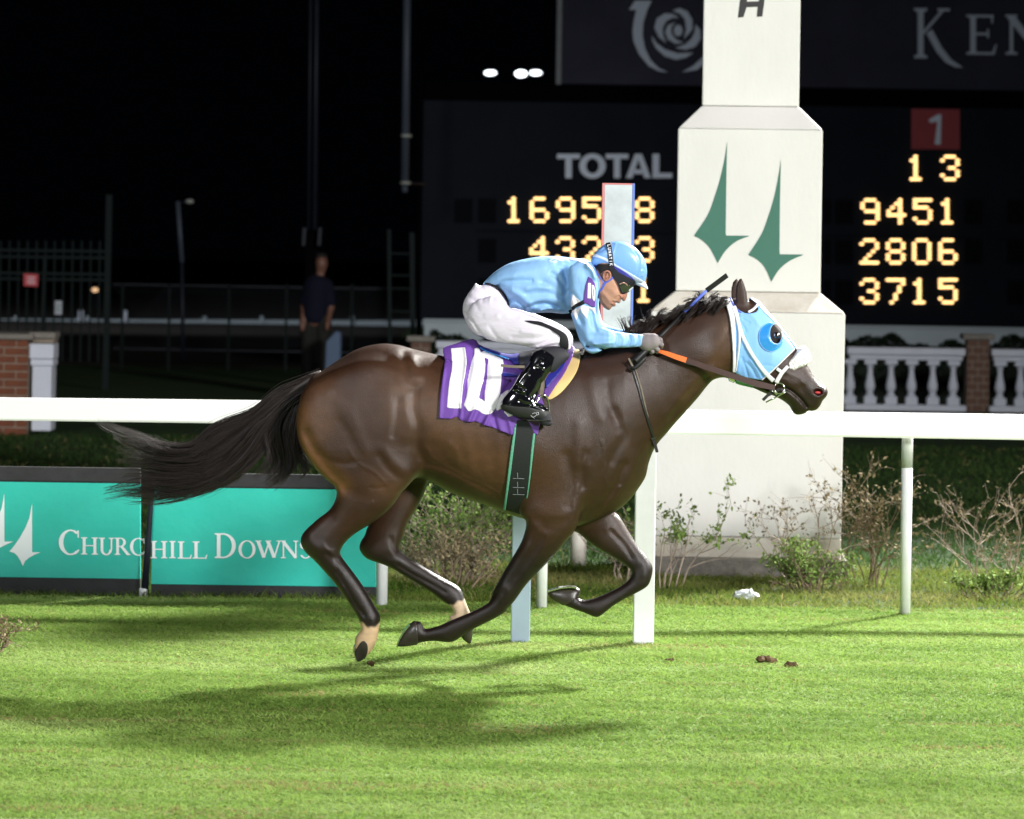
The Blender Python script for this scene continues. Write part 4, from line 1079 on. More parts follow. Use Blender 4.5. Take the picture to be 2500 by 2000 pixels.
grow('body', sk, (lo[0], lo[1] - .35, lo[2]), (hi[0], lo[1] + .3, hi[2]), .02, M['skin'], man, cols=lambda V: np.tile([.16, .075, .05], (len(V), 1)))
sh = union([caps(mp(774, 702), mp(768, 770), .175, .165), caps(mp(758, 696), mp(744, 736), .075, .07), caps(mp(800, 696), mp(808, 738), .075, .07)], .05)
grow('shirt', sh, (lo[0], lo[1] - .35, mp(700, 790)[2]), (hi[0], lo[1] + .3, hi[2]), .02, M['dark_shirt'], man)
tr = union([caps(mp(752, 782), mp(752, 880), .115, .085), caps(mp(788, 782), mp(790, 880), .115, .085), caps(mp(752, 880), mp(750, 968), .085, .065), caps(mp(790, 880), mp(792, 968), .085, .065)], .04)
grow('trousers', tr, (lo[0], lo[1] - .35, lo[2] - .05), (hi[0], lo[1] + .3, mp(700, 765)[2]), .02, M['dark_trousers'], man)
MB().sphere(tuple(mp(784, 626, .02)), .088, 12, (1, 1.1, .62)).build('hair', M['short_hair'], man, True)
cn = thing('utility_box', 'upright blue grey plastic box beside the standing man', 'box', at(812, 900, 49.5))
a = at(790, 975, 49.5); b_ = at(832, 812, 49.5)
MB().prism([(a[0], a[2]), (b_[0], a[2]), (b_[0], b_[2]), (b_[0] - .06, b_[2] + .02), (a[0] + .02, b_[2] - .12)], a[1], a[1] + .4).bevel(.01, 1).build('box_shell', M['blue_plastic'], cn)
MB().box(a[0] - .01, b_[0] + .01, a[1] - .01, a[1] + .41, -.02, .04).build('box_foot', M['steel_dark'], cn)
# ================================================================== THE HORSE
def fx(px, d=DC): return at(px, 1000, d)[0]
def lerpx(pairs):
    a = np.array([[fx(p), v] for p, v in pairs])
    return lambda X, Z: np.interp(X, a[:, 0], a[:, 1])
def lerpz(pairs):
    a = np.array([[at(1250, p, DC)[2], v] for p, v in pairs]); a = a[::-1]
    return lambda X, Z: np.interp(Z, a[:, 0], a[:, 1])

trunk_pts = ([(745, 950), (760, 921), (790, 903), (832, 875), (871, 853), (910, 842), (942, 839), (975, 843), (1007, 852), (1040, 860), (1083, 870),
              (1130, 880), (1200, 886), (1270, 884), (1330, 872), (1390, 852), (1440, 856), (1490, 846), (1540, 822), (1590, 797), (1650, 770),
              (1700, 748), (1745, 735), (1785, 728), (1830, 730), (1850, 740), (1868, 758), (1890, 785), (1912, 814), (1941, 849), (1962, 878), (1972, 893), (1983, 912), (1999, 933),
              (2013, 943), (2021, 955), (2018, 968), (2008, 978), (2003, 990), (1994, 1000), (1982, 1004), (1974, 1002), (1968, 1008), (1958, 1012), (1944, 1013), (1935, 1006),
              (1928, 992), (1915, 981), (1900, 972), (1877, 962), (1854, 953), (1825, 942), (1795, 931), (1768, 922), (1743, 927), (1726, 943), (1703, 972), (1674, 1005),
              (1645, 1037), (1625, 1061), (1607, 1081), (1595, 1101), (1584, 1130), (1577, 1162), (1562, 1188), (1538, 1220), (1512, 1243), (1495, 1253),
              (1450, 1272), (1400, 1285), (1340, 1278), (1277, 1266), (1228, 1250), (1186, 1233), (1137, 1217), (1104, 1204), (1072, 1188), (1048, 1174), (1015, 1168), (960, 1180),
              (880, 1170), (800, 1120), (760, 1040), (742, 985)])
trunk = Sil(trunk_pts, 0.0, g=0.007, sub=4,
            wx=[(725, .10), (745, .15), (800, .215), (870, .24), (950, .25), (1020, .245), (1080, .255), (1150, .28), (1220, .292), (1300, .288), (1380, .265), (1450, .235), (1520, .2), (1560, .17),
                (1600, .14), (1650, .12), (1720, .105), (1790, .10), (1840, .112), (1880, .105), (1915, .088), (1950, .072), (1985, .062), (2022, .05)])
nh_pts = ([(741, 956), (730, 988), (723, 1027), (729, 1076), (747, 1112), (770, 1144), (796, 1170), (817, 1188)] +
          fE([(592, 195), (570, 270), (520, 340), (440, 400), (350, 480), (303, 535), (287, 590), (300, 640), (340, 700), (400, 752), (480, 840), (560, 930), (620, 1010), (690, 1110),
              (740, 1190), (776, 1250), (790, 1300), (796, 1340), (772, 1372), (748, 1410), (742, 1470), (745, 1550), (766, 1605), (800, 1595), (860, 1550), (905, 1490), (938, 1400),
              (950, 1310), (960, 1250), (955, 1210), (918, 1150), (868, 1060), (800, 950), (720, 840), (650, 750), (622, 700), (627, 665), (660, 610), (720, 550), (800, 495), (870, 455),
              (950, 400), (1020, 340), (1090, 260), (1140, 185), (1200, 120)]) +
          [(1017, 1160), (1026, 1140), (1026, 1112), (1018, 1085), (1008, 1040), (995, 980), (975, 920), (940, 880), (890, 875), (830, 895), (780, 925)])
nh = Sil(nh_pts, -0.13, k=0.62, W=0.155, g=0.006, sub=4, yc=lerpz([(850, -.125), (1100, -.135), (1300, -.12), (1620, -.10)]))
fh_pts = fE([(1370, 80), (1335, 180), (1290, 275), (1240, 360), (1192, 440), (1165, 520), (1143, 590), (1122, 650), (1150, 690), (1210, 735), (1300, 787), (1400, 848), (1500, 905),
             (1600, 958), (1643, 1000), (1667, 1060), (1685, 1110), (1718, 1190), (1735, 1270), (1733, 1350), (1718, 1440), (1690, 1430), (1652, 1395), (1610, 1330), (1550, 1262), (1545, 1222), (1580, 1200), (1572, 1165), (1545, 1130), (1500, 1103),
             (1450, 1063), (1380, 1012), (1280, 952), (1180, 892), (1080, 830), (980, 785), (880, 752), (828, 722), (795, 680), (784, 640), (798, 590), (830, 540), (850, 480)]) + \
         [(920, 1240), (950, 1180), (990, 1130), (1030, 1110), (1060, 1130)]
fh = Sil(fh_pts, 0.13, k=0.66, W=0.13, g=0.006, sub=4, yc=lerpz([(850, .12), (1300, .13), (1560, .10)]))
nf_pts = fD([(420, 880), (458, 930), (464, 975), (453, 1030), (430, 1100), (398, 1165), (350, 1248), (300, 1330), (250, 1420), (196, 1520), (152, 1620)]) + \
         fE([(1935, 1020), (1893, 1092), (1840, 1140), (1740, 1190), (1640, 1233), (1550, 1270), (1480, 1302), (1410, 1328), (1335, 1342), (1312, 1300), (1292, 1278), (1260, 1275), (1212, 1302), (1160, 1362), (1112, 1450),
             (1104, 1480), (1150, 1486), (1250, 1474), (1300, 1458), (1400, 1445), (1480, 1452), (1545, 1457), (1592, 1442), (1655, 1402), (1740, 1345), (1830, 1300), (1930, 1250), (2020, 1192)]) + \
         fD([(300, 1690), (345, 1648), (400, 1575), (450, 1502), (520, 1420), (600, 1340), (670, 1268), (740, 1190), (800, 1112), (862, 1040), (900, 960)]) + \
         [(1420, 1240), (1430, 1180), (1400, 1120), (1350, 1090), (1300, 1130), (1280, 1200)]
nf = Sil(nf_pts, -0.14, k=0.6, W=0.115, g=0.006, sub=4, yc=lerpz([(1050, -.16), (1250, -.15), (1400, -.10), (1560, -.07)]))
ff_pts = fD([(840, 1000), (900, 1040), (960, 1090), (1020, 1140), (1100, 1190), (1200, 1248), (1280, 1298), (1335, 1340), (1352, 1380), (1330, 1430), (1270, 1480), (1180, 1528), (1100, 1562), (1040, 1585), (985, 1598),
             (955, 1600), (920, 1595), (905, 1580), (915, 1530), (892, 1506), (840, 1496), (740, 1506), (655, 1524), (660, 1560), (700, 1600), (770, 1640), (870, 1680), (960, 1712), (1040, 1745), (1080, 1740), (1130, 1705), (1200, 1650),
             (1300, 1590), (1400, 1540), (1480, 1492), (1512, 1440), (1530, 1360), (1525, 1310), (1480, 1240), (1420, 1168), (1360, 1080), (1300, 980), (1252, 905), (1210, 860)]) + \
         [(1480, 1200), (1430, 1180), (1390, 1230)]
ff = Sil(ff_pts, 0.12, k=0.62, W=0.10, g=0.006, sub=4, yc=lerpz([(1100, .13), (1300, .13), (1500, .10)]))
ear_n = Sil(fH([(78, 260), (72, 200), (76, 130), (90, 60), (115, 10), (142, -12), (165, 20), (185, 80), (205, 150), (215, 220), (230, 300), (250, 360), (240, 420), (190, 450), (130, 400), (95, 330)]), -0.05, k=0.35, W=0.022, g=0.004, sub=4)
ear_f = Sil(fH([(30, 260), (22, 190), (25, 110), (45, 40), (80, -2), (110, 20), (120, 100), (130, 200), (150, 320), (100, 380), (50, 320)]), 0.045, k=0.35, W=0.022, g=0.004, sub=4)
shoulder = Sil([(1330, 930), (1400, 900), (1460, 930), (1500, 1000), (1530, 1090), (1530, 1160), (1480, 1200), (1400, 1190), (1330, 1160), (1300, 1060), (1300, 980)], -0.1, k=0.45, W=0.16, g=0.008, sub=4, yc=lerpx([(1300, -.14), (1400, -.125), (1530, -.08)]))
shoulder_f = Sil([(1330, 930), (1400, 900), (1460, 930), (1500, 1000), (1530, 1090), (1530, 1160), (1480, 1200), (1400, 1190), (1330, 1160), (1300, 1060), (1300, 980)], 0.1, k=0.45, W=0.16, g=0.008, sub=4, yc=lerpx([(1300, .14), (1400, .125), (1530, .08)]))

R_body = relief([
    # haunch
    (fC([(300, 780), (345, 870), (390, 945), (460, 1040), (540, 1130), (600, 1200)]), 11, -13),
    (fC([(260, 900), (300, 980), (360, 1070), (450, 1150)]), 16, 5),
    (fC([(420, 950), (500, 1000), (600, 1015), (680, 1000)]), 7, -5),
    (fC([(500, 480), (600, 600), (680, 760), (740, 900)]), 16, 6),
    (fC([(560, 700), (640, 820), (700, 930)]), 9, -4),
    (fC([(900, 560), (950, 680), (930, 800)]), 22, 7),
    (fC([(840, 380), (800, 450), (830, 560)]), 40, -10),
    (fC([(1000, 560), (985, 680), (960, 800)]), 8, -6),
    (fC([(1060, 600), (1080, 700), (1060, 800)]), 16, 7),
    (fC([(880, 900), (960, 1000), (1060, 1080)]), 14, 7),
    (fC([(860, 960), (930, 1060), (1010, 1130)]), 8, -5),
    (fC([(1085, 240), (1095, 300), (1130, 360)]), 16, 12),
    (fC([(1040, 200), (1050, 330), (1080, 440)]), 11, -9),
    (fC([(1130, 460), (1110, 600), (1150, 740), (1140, 860), (1165, 960)]), 12, -13),
    (fC([(790, 1195), (850, 1200), (890, 1190)]), 4, -3),
    (fC([(620, 1230), (760, 1260), (900, 1230)]), 16, -5),
    # flank and ribs
    (fC([(1200, 1010), (1300, 1030), (1420, 1070), (1560, 1150), (1700, 1200)]), 9, -5),
    (fC([(1210, 1060), (1330, 1090), (1480, 1150), (1640, 1240)]), 7, 4),
    (fC([(1250, 880), (1330, 950), (1400, 1040)]), 14, -5),
    (fC([(1380, 860), (1440, 930), (1440, 1010)]), 7, 4),
    ([(1110, 950), (1130, 1040), (1150, 1130)], 10, 3), ([(1150, 960), (1172, 1050), (1190, 1150)], 10, 3), ([(1192, 980), (1215, 1070), (1230, 1170)], 10, 3),
    # shoulder, chest
    (fD([(800, 380), (840, 520), (850, 650), (820, 800)]), 12, -9),
    (fD([(560, 330), (640, 460), (660, 620), (600, 800)]), 34, 7),
    (fD([(905, 120), (912, 260), (915, 430)]), 16, 8),
    (fD([(960, 360), (930, 500), (940, 640)]), 8, -7),
    (fD([(1000, 480), (1010, 600), (990, 700)]), 14, 5),
    (fD([(1190, 20), (1230, 120), (1290, 220), (1230, 330), (1180, 420)]), 12, -9),
    (fD([(1120, 100), (1100, 260), (1090, 400)]), 20, 6),
    (fD([(1290, 470), (1240, 600), (1180, 730), (1090, 830), (960, 920)]), 10, -12),
    (fD([(1380, 400), (1330, 560), (1250, 700), (1140, 800)]), 14, 6),
    (fD([(1250, 660), (1200, 740), (1120, 820)]), 5, 5),
    (fD([(540, 900), (640, 960), (720, 950), (830, 900)]), 12, -6),
    (fD([(560, 980), (580, 1020), (640, 1040)]), 8, 5),
    (fD([(380, 1170), (440, 1190), (480, 1150)]), 9, 5),
    (fD([(620, 1000), (540, 1140), (440, 1300), (330, 1460)]), 8, -5),
    (fD([(700, 1060), (560, 1260), (440, 1420)]), 7, 3),
    (fD([(260, 1490), (300, 1540), (270, 1600)]), 9, 5),
    (fD([(1190, 1050), (1290, 1160), (1370, 1290)]), 6, -6),
    (fD([(1160, 1040), (1200, 1040), (1250, 1090)]), 7, 5),
    (fD([(1430, 1320), (1480, 1350), (1470, 1420)]), 10, 5),
    (fD([(1100, 1620), (1260, 1540), (1380, 1480)]), 5, -4),
    # neck and head
    (fB([(830, 1020), (700, 1120), (600, 1240), (480, 1390)]), 9, -9),
    (fB([(780, 1000), (660, 1100), (560, 1220), (440, 1380)]), 10, 4),
    (fB([(880, 540), (840, 720), (860, 900)]), 18, -6),
    (fB([(980, 640), (900, 800), (840, 920)]), 9, -7),
    (fB([(640, 760), (700, 820), (760, 830)]), 26, 6),
    (fB([(420, 780), (500, 700), (640, 600), (800, 540)]), 16, -5),
    (fB([(300, 1040), (360, 1200), (400, 1330)]), 14, 4),
    (fA([(1180, 1280), (1200, 1420), (1260, 1600)]), 14, 6),
    (fA([(1320, 1330), (1330, 1480), (1400, 1620)]), 10, -6),
    (fH([(640, 1285), (720, 1310), (800, 1370), (860, 1425), (930, 1510)]), 4, -17),
    (fH([(700, 1210), (800, 1230), (880, 1200)]), 12, 5),
    (fH([(870, 1290), (920, 1380), (980, 1440)]), 7, -5),
    (fH([(960, 1080), (1000, 1180), (1090, 1240)]), 8, 4),
    (fH([(720, 1400), (800, 1480), (850, 1560)]), 12, 4),
    # hind legs
    (fE([(350, 520), (390, 600), (460, 660)]), 10, 6), (fE([(480, 640), (540, 680), (590, 700)]), 9, 5), (fE([(520, 700), (560, 720), (600, 740)]), 6, -5),
    (fE([(560, 400), (480, 500), (440, 560)]), 10, -6),
    (fE([(590, 850), (680, 1000), (770, 1150), (830, 1220)]), 4.5, -7), (fE([(560, 780), (600, 870), (700, 1060)]), 5, 4),
    (fE([(860, 1230), (900, 1250), (920, 1210)]), 8, 5),
    (fE([(1100, 830), (1240, 915), (1400, 1000), (1500, 1060)]), 4.5, -6),
    (fE([(1040, 700), (1080, 760), (1040, 800)]), 8, 5), (fE([(1040, 600), (1060, 680), (1100, 740)]), 6, -4),
    (fE([(1120, 650), (1150, 720), (1220, 770)]), 4, 3),
    (fE([(1540, 1290), (1500, 1400)]), 8, 3),
    (fC([(1240, 1010), (1380, 1050), (1500, 1120), (1640, 1180), (1760, 1250)]), 3.5, 2.2), (fC([(1210, 900), (1260, 980), (1340, 1020)]), 3.5, 2),
    (fD([(1100, 260), (1140, 420), (1120, 560), (1160, 660)]), 3.5, 2.2), (fD([(640, 1060), (600, 1160), (520, 1280), (450, 1380)]), 3.5, 2.5), (fD([(900, 640), (860, 760), (880, 860)]), 3.5, 2),
    (fH([(660, 1090), (740, 1140), (830, 1170), (890, 1240)]), 3.2, 2.2), (fH([(600, 1180), (680, 1200), (740, 1260)]), 3.2, 1.8), (fB([(560, 900), (640, 960), (760, 1010)]), 4, 2),
    (fE([(900, 250), (800, 380), (700, 480), (640, 560)]), 3.5, 2.2), (fE([(470, 600), (560, 720), (640, 860)]), 3.5, 2.4), (fC([(620, 900), (700, 1010), (820, 1080), (900, 1160)]), 3.5, 1.8),
])
body_core = union([trunk, nh, fh, nf, ff, shoulder, shoulder_f], 0.035)
def body_f(X, Y, Z):
    r = body_core(X, Y, Z)
    R = body_f.cache(X, Z)
    r = r - R * 0.7
    r = smin(r, smin(ear_n(X, Y, Z), ear_f(X, Y, Z), 0.01), 0.012)
    return r
_rc = {}
def _relief_cached(X, Z):
    k = (X.shape, float(X[0, 0, 0]), float(X[-1, 0, 0]), float(Z[0, 0, 0]), float(Z[0, 0, -1]))
    if k not in _rc:
        X2, Z2 = X[:, 0, :], Z[:, 0, :]
        d = np.maximum.reduce([s.samp(s.d, X2, Z2) * (np.maximum(np.maximum(s.x0 - X2, X2 - s.x1), np.maximum(s.z0 - Z2, Z2 - s.z1)) < 0) for s in (trunk, nh, fh, nf, ff)])
        w = np.clip(d / 0.03, 0, 1); w = w * w * (3 - 2 * w)
        _rc.clear(); _rc[k] = (R_body(X2, Z2) * w)[:, None, :].astype(np.float32)
    return _rc[k]
body_f.cache = _relief_cached
nostril_c = at(*fH([(1042, 1330)])[0], DC - 0.05)
def body_final(X, Y, Z):
    r = body_f(X, Y, Z)
    hole = ell((nostril_c[0], -0.052, nostril_c[2]), (0.021, 0.03, 0.014))(X, Y, Z)
    rim = ell((nostril_c[0] + 0.003, -0.03, nostril_c[2] - 0.001), (0.033, 0.026, 0.026))(X, Y, Z)
    r = smin(r, rim, 0.015)
    return np.maximum(r, -hole)

def gauss(V, pts, w, d=-0.2):
    L = P2(pts, d); return np.exp(-(sdline(V[:, 0], V[:, 2], L if len(L) > 1 else np.vstack([L, L + 1e-4])) / (w / 530)) ** 2)
def coat_cols(V):
    base = np.array([0.036, 0.0155, 0.0083]); c = np.tile(base, (len(V), 1))
    def mixc(col, a):
        nonlocal c
        a = np.clip(a, 0, 1)[:, None]; c = c * (1 - a) + np.array(col) * a
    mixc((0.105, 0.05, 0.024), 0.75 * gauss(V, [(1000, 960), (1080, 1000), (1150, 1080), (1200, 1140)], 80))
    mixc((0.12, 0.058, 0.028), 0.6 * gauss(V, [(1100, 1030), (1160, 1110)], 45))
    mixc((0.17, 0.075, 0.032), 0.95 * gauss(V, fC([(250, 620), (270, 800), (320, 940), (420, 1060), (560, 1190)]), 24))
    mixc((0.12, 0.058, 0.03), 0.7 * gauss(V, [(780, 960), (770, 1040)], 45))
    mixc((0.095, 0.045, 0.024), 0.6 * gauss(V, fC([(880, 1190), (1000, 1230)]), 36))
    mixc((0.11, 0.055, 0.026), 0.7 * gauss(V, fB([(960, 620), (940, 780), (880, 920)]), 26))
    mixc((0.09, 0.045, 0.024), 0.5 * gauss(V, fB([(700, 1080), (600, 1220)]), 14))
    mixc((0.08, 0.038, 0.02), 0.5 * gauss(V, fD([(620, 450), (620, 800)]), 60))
    mixc((0.016, 0.0105, 0.0085), 0.75 * gauss(V, [(1990, 970), (1950, 1000), (1900, 960)], 42))
    # dark points of the legs
    zz = V[:, 2]; z0 = at(1250, 1290, DC)[2]
    mixc((0.011, 0.0068, 0.0058), 0.92 * np.clip((z0 - zz) / 0.16, 0, 1))
    hock = gauss(V, fE([(330, 600), (420, 640), (560, 700)]), 36); mixc((0.022, 0.012, 0.01), 0.7 * hock)
    # pale pasterns of the hind legs
    def sock(poly, y):
        P = P2(poly, y); d = sdpoly(V[:, 0], V[:, 2], P); side = (V[:, 1] < 0) if y < 0 else (V[:, 1] > 0)
        return np.clip((d + 0.006 + 0.004 * np.sin(V[:, 0] * 160)) / 0.01, 0, 1) * side
    mixc((0.55, 0.38, 0.22), sock(fE([(770, 1262), (830, 1285), (870, 1315), (900, 1310), (975, 1275), (980, 1700), (700, 1700), (700, 1380)]), -.1))
    mixc((0.58, 0.42, 0.28), sock(fE([(1520, 1140), (1580, 1120), (1650, 1085), (1720, 1060), (1800, 1200), (1780, 1320), (1540, 1330), (1500, 1230)]), .1))
    return c
horse = thing('racehorse', 'dark bay racehorse at full gallop under a pale blue hood and a purple cloth', 'horse', (0.0, 0, 0))
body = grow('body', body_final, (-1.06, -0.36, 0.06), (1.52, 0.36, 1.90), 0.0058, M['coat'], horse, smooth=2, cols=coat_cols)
# eyes, nostrils
ey = at(*fH([(530, 680)])[0], DC - 0.09)
for s in (-1, 1):
    yy = trunk.near_y(ey[0], ey[2]) * 0.98
    MB().sphere((ey[0], -s * (yy + 0.008) if s > 0 else yy + 0.008, ey[2]), 0.019, 16).build('eye', M['eye'], horse, True)
MB().sphere((nostril_c[0] - 0.001, -0.030, nostril_c[2] - .003), 0.0125, 12, (1.3, 0.9, 0.55)).build('nostril', M['pink'], horse, True)
# hooves
for pts, y, mm in ((fE([(742, 1540), (772, 1475), (812, 1425), (848, 1440), (858, 1500), (838, 1570), (795, 1630), (755, 1630)]), -.1, 'hoof'),
                   (fE([(1650, 1300), (1740, 1290), (1760, 1450), (1690, 1450), (1640, 1400)]), .1, 'hoof'),
                   (fE([(1262, 1268), (1272, 1480), (1150, 1500), (1095, 1500), (1095, 1440), (1160, 1345), (1212, 1285)]), -.07, 'hoof'),
                   (fD([(640, 1510), (740, 1490), (860, 1480), (925, 1520), (925, 1560), (850, 1610), (765, 1650), (690, 1610), (640, 1560)]), .1, 'hoof')):
    src = {(-.1): nh, .1: None, -.07: nf}[y]
    base = src if src is not None else (fh if pts[0][0] > 1110 and pts[0][0] < 1200 else ff)
    yr = (-0.25, -0.0) if y < 0 else (0.0, 0.25)
    cover('hoof', base, pts, 0.0035, M[mm], horse, y=yr, h=0.0032, yd=y, curve=4)
# racing plates
for line, y in ((fE([(1104, 1478), (1112, 1440), (1160, 1352), (1212, 1292)]), -.07), (fD([(648, 1530), (740, 1503), (840, 1492), (890, 1500)]), .1), (fE([(742, 1470), (744, 1540), (764, 1605)]), -.1)):
    p3 = [(at(a, b, DC + y)[0], y, at(a, b, DC + y)[2]) for a, b in cr(line, 3, False)]
    MB().ribbon(p3, 0.075, 0.006, (0, 1, 0)).build('horseshoe', M['metal'], horse)

# mane: short strands thrown back from the crest
crest = cr([(1450, 850), (1500, 838), (1540, 820), (1590, 795), (1650, 768), (1700, 746), (1745, 733), (1785, 728)], 8, False)
gs = []
for i, c in enumerate(crest):
    t = i / len(crest)
    lift = 8 + 9 * math.sin(i * 0.9) + (14 if 22 < i < 30 else 0) + (14 if 38 < i < 44 else 0)
    L = 46 + 16 * math.sin(i * 1.7)
    r = (c[0] + 4, c[1] + 6); a = (c[0] - L * 0.35, c[1] - lift * 0.45 + 2); b = (c[0] - L * 0.75, c[1] - lift * 0.3 + 14); e = (c[0] - L * 1.15, c[1] + 20 + 12 * math.sin(i * 2.3))
    y = -0.03
    gs.append([(at(*q, DC)[0], yy, at(*q, DC)[2]) for q, yy in zip((r, a, b, e), (-0.01, y, y - .03, y - .055))])
hair('mane', gs, 5200, M['hair'], horse, 0.016, r=(0.0012, 0.0004), jit=0.006, seg=9, seed=3, per=40)
gs2 = []
for i, c in enumerate(crest):
    L = 50 + 16 * math.sin(i * 1.3)
    r = (c[0] + 6, c[1] + 8); a = (c[0] - 6, c[1] + 7); b = (c[0] - 18, c[1] + 17); e = (c[0] - 34, c[1] + 33 + 9 * math.sin(i * 1.9))
    gs2.append([(at(*q, DC)[0], yy, at(*q, DC)[2]) for q, yy in zip((r, a, b, e), (-0.02, -.055, -.085, -.1))])
hair('mane_underside', gs2, 3000, M['hair'], horse, 0.008, r=(0.0012, 0.0005), jit=0.004, seg=8, seed=4, per=40)
# wild tufts standing up against the light
for (tx, ty, ex, ey_, n) in ((1530, 800, 1510, 776, 60), (1548, 800, 1545, 770, 40), (1590, 790, 1580, 755, 40), (1610, 785, 1640, 758, 90), (1722, 740, 1712, 712, 160), (1735, 738, 1775, 728, 160), (1700, 748, 1690, 715, 50), (1745, 735, 1755, 715, 60)):
    g = [[(at(q[0], q[1], DC)[0], y, at(q[0], q[1], DC)[2]) for q in ((tx + o * 9, ty + 12), (tx + o * 9 + (ex - tx) * .3 - 6, ty + (ey_ - ty) * .5), (ex + o * 12, ey_), (ex + o * 16 - 10, ey_ + 6 + 6 * o))] for o, y in ((-1, -.02), (0, 0), (1, .01))]
    hair('mane_tuft', g, n, M['hair'], horse, 0.01, r=(0.001, 0.0003), jit=0.005, seg=10, seed=int(tx))
# tail
tg = [[(2080, 110), (1900, 185), (1700, 265), (1600, 365), (1480, 460), (1330, 512), (1200, 562), (1060, 650), (1000, 720), (900, 772), (700, 735), (500, 650), (300, 590), (190, 560), (110, 500)],
      [(2080, 125), (1900, 210), (1700, 310), (1560, 430), (1400, 540), (1200, 650), (1050, 760), (900, 810), (700, 790), (500, 700), (340, 640), (240, 600)],
      [(2070, 140), (1880, 240), (1680, 380), (1500, 520), (1300, 680), (1100, 820), (900, 860), (700, 850), (520, 790), (400, 740), (300, 680)],
      [(2060, 160), (1850, 270), (1650, 430), (1480, 600), (1280, 760), (1080, 880), (860, 910), (650, 890), (480, 850), (330, 840)],
      [(2060, 170), (1830, 300), (1620, 480), (1450, 660), (1250, 830), (1040, 940), (820, 960), (620, 930), (450, 900), (340, 880)],
      [(2050, 180), (1810, 320), (1600, 520), (1430, 720), (1230, 890), (1020, 990), (800, 1010), (600, 990), (430, 960), (330, 990)],
      [(2050, 190), (1800, 340), (1590, 560), (1420, 780), (1230, 940), (1010, 1040), (790, 1060), (590, 1060), (400, 1110), (280, 1160)],
      [(2040, 200), (1790, 360), (1600, 600), (1440, 830), (1250, 980), (1030, 1080), (820, 1120), (620, 1130), (420, 1150), (200, 1175)],
      [(2040, 210), (1790, 380), (1610, 640), (1450, 870), (1270, 1020), (1060, 1110), (860, 1170), (680, 1200), (520, 1190), (400, 1165)],
      [(2040, 215), (1790, 400), (1620, 660), (1460, 900), (1280, 1050), (1080, 1130), (900, 1190), (740, 1230), (620, 1235), (500, 1215)]]
def t3(g, y=0.0): return [(at(a, b, DC)[0], y, at(a, b, DC)[2]) for a, b in fL(g)]
hair('tail', [t3(g) for g in tg], 5200, M['hair'], horse, 0.018, r=(0.0015, 0.0003), jit=0.0105, seg=24, seed=8, per=20)
tg2 = [[(1960, 150), (1800, 260), (1660, 420), (1600, 560), (1610, 700), (1640, 800), (1620, 880), (1560, 950), (1470, 995)],
       [(1980, 150), (1840, 300), (1720, 460), (1660, 620), (1680, 760), (1720, 850), (1715, 920), (1680, 970), (1620, 1000)],
       [(1990, 160), (1870, 320), (1780, 480), (1740, 640), (1770, 800), (1790, 900), (1780, 980), (1700, 1070), (1560, 1150)],
       [(2000, 170), (1900, 330), (1840, 500), (1810, 660), (1840, 800), (1850, 900), (1810, 980), (1730, 1060), (1650, 1110)],
       [(2010, 190), (1930, 340), (1880, 520), (1860, 680), (1880, 800), (1920, 880), (1940, 930), (1920, 980), (1880, 1000)],
       [(2010, 200), (1950, 350), (1900, 520), (1885, 680), (1900, 800), (1950, 880), (1990, 930), (1975, 970), (1930, 1000)]]
hair('tail_curtain', [t3(g, 0.01) for g in tg2], 2800, M['hair'], horse, 0.012, r=(0.0014, 0.0004), jit=0.007, seg=18, seed=9)
dock = [at(*p, DC) for p in fL([(2110, 150), (2000, 180), (1900, 240), (1800, 300), (1700, 380), (1620, 450)])]
MB().tube([(p[0], 0.0, p[2]) for p in dock], [0.034, 0.032, 0.028, 0.022, 0.016, 0.008], 10).build('tail_dock', M['hair'], horse, True)

# ================================================================== TACK
saddle_base = Sil(fS([(105, 215), (200, 160), (400, 95), (590, 62), (660, 110), (690, 165), (830, 230), (1000, 280), (1200, 305), (1400, 290), (1700, 250), (1900, 200), (2120, 170), (2200, 220), (2200, 500), (1500, 900), (300, 900), (80, 500)]),
                  0, k=0.8, W=0.262, g=0.007, sub=4)
pad_field = union([trunk, shoulder, saddle_base], 0.03)
_cl = P2(fS([(75, 1270), (420, 1310), (700, 1340), (1000, 1440), (1210, 1525), (1640, 1400)]), -0.28)
fold_r = relief([
    (fS([(440, 1330), (455, 1050), (500, 800), (560, 500), (600, 200)]), 5, -6),
    (fS([(480, 200), (500, 420), (470, 700), (440, 1000), (430, 1250)]), 5, 6),
    (fS([(600, 1330), (660, 1150), (740, 950), (800, 700), (800, 450), (740, 280)]), 7, -9),
    (fS([(540, 1300), (600, 1180), (640, 1100)]), 6, 10),
    (fS([(780, 1370), (840, 1200), (960, 1130), (1060, 900)]), 6, 10),
    (fS([(720, 1330), (790, 1240), (850, 1170)]), 5, -8),
    (fS([(340, 1260), (370, 1180), (380, 1080)]), 6, -8),
    (fS([(980, 1440), (930, 1250), (960, 1100), (1060, 900), (1180, 700)]), 5, -8),
    (fS([(1210, 1520), (1180, 1380), (1150, 1260)]), 6, 8),
    (fS([(1110, 660), (1180, 680), (1290, 660)]), 4, -5),
    
    (fS([(150, 380), (220, 390), (260, 410)]), 3, -4), (fS([(150, 330), (210, 345), (260, 360)]), 3, 3),
    (fS([(100, 1250), (120, 900), (160, 500)]), 4, 5),
])
def cloth_fold(X, Z):
    zt = at(1250, 1010, DC)[2]
    w = np.clip((zt - Z) / 0.09, 0, 1)
    return fold_r(X, Z) * 0.85 + 0.010 * w * (1 + np.sin(X * 62 + 9 * Z)) * 0.6
cloth = thing('saddle_cloth', 'purple saddle cloth with large white number 10 lying over the back of the galloping horse', 'saddle cloth', (-0.1, 0, 1.6))
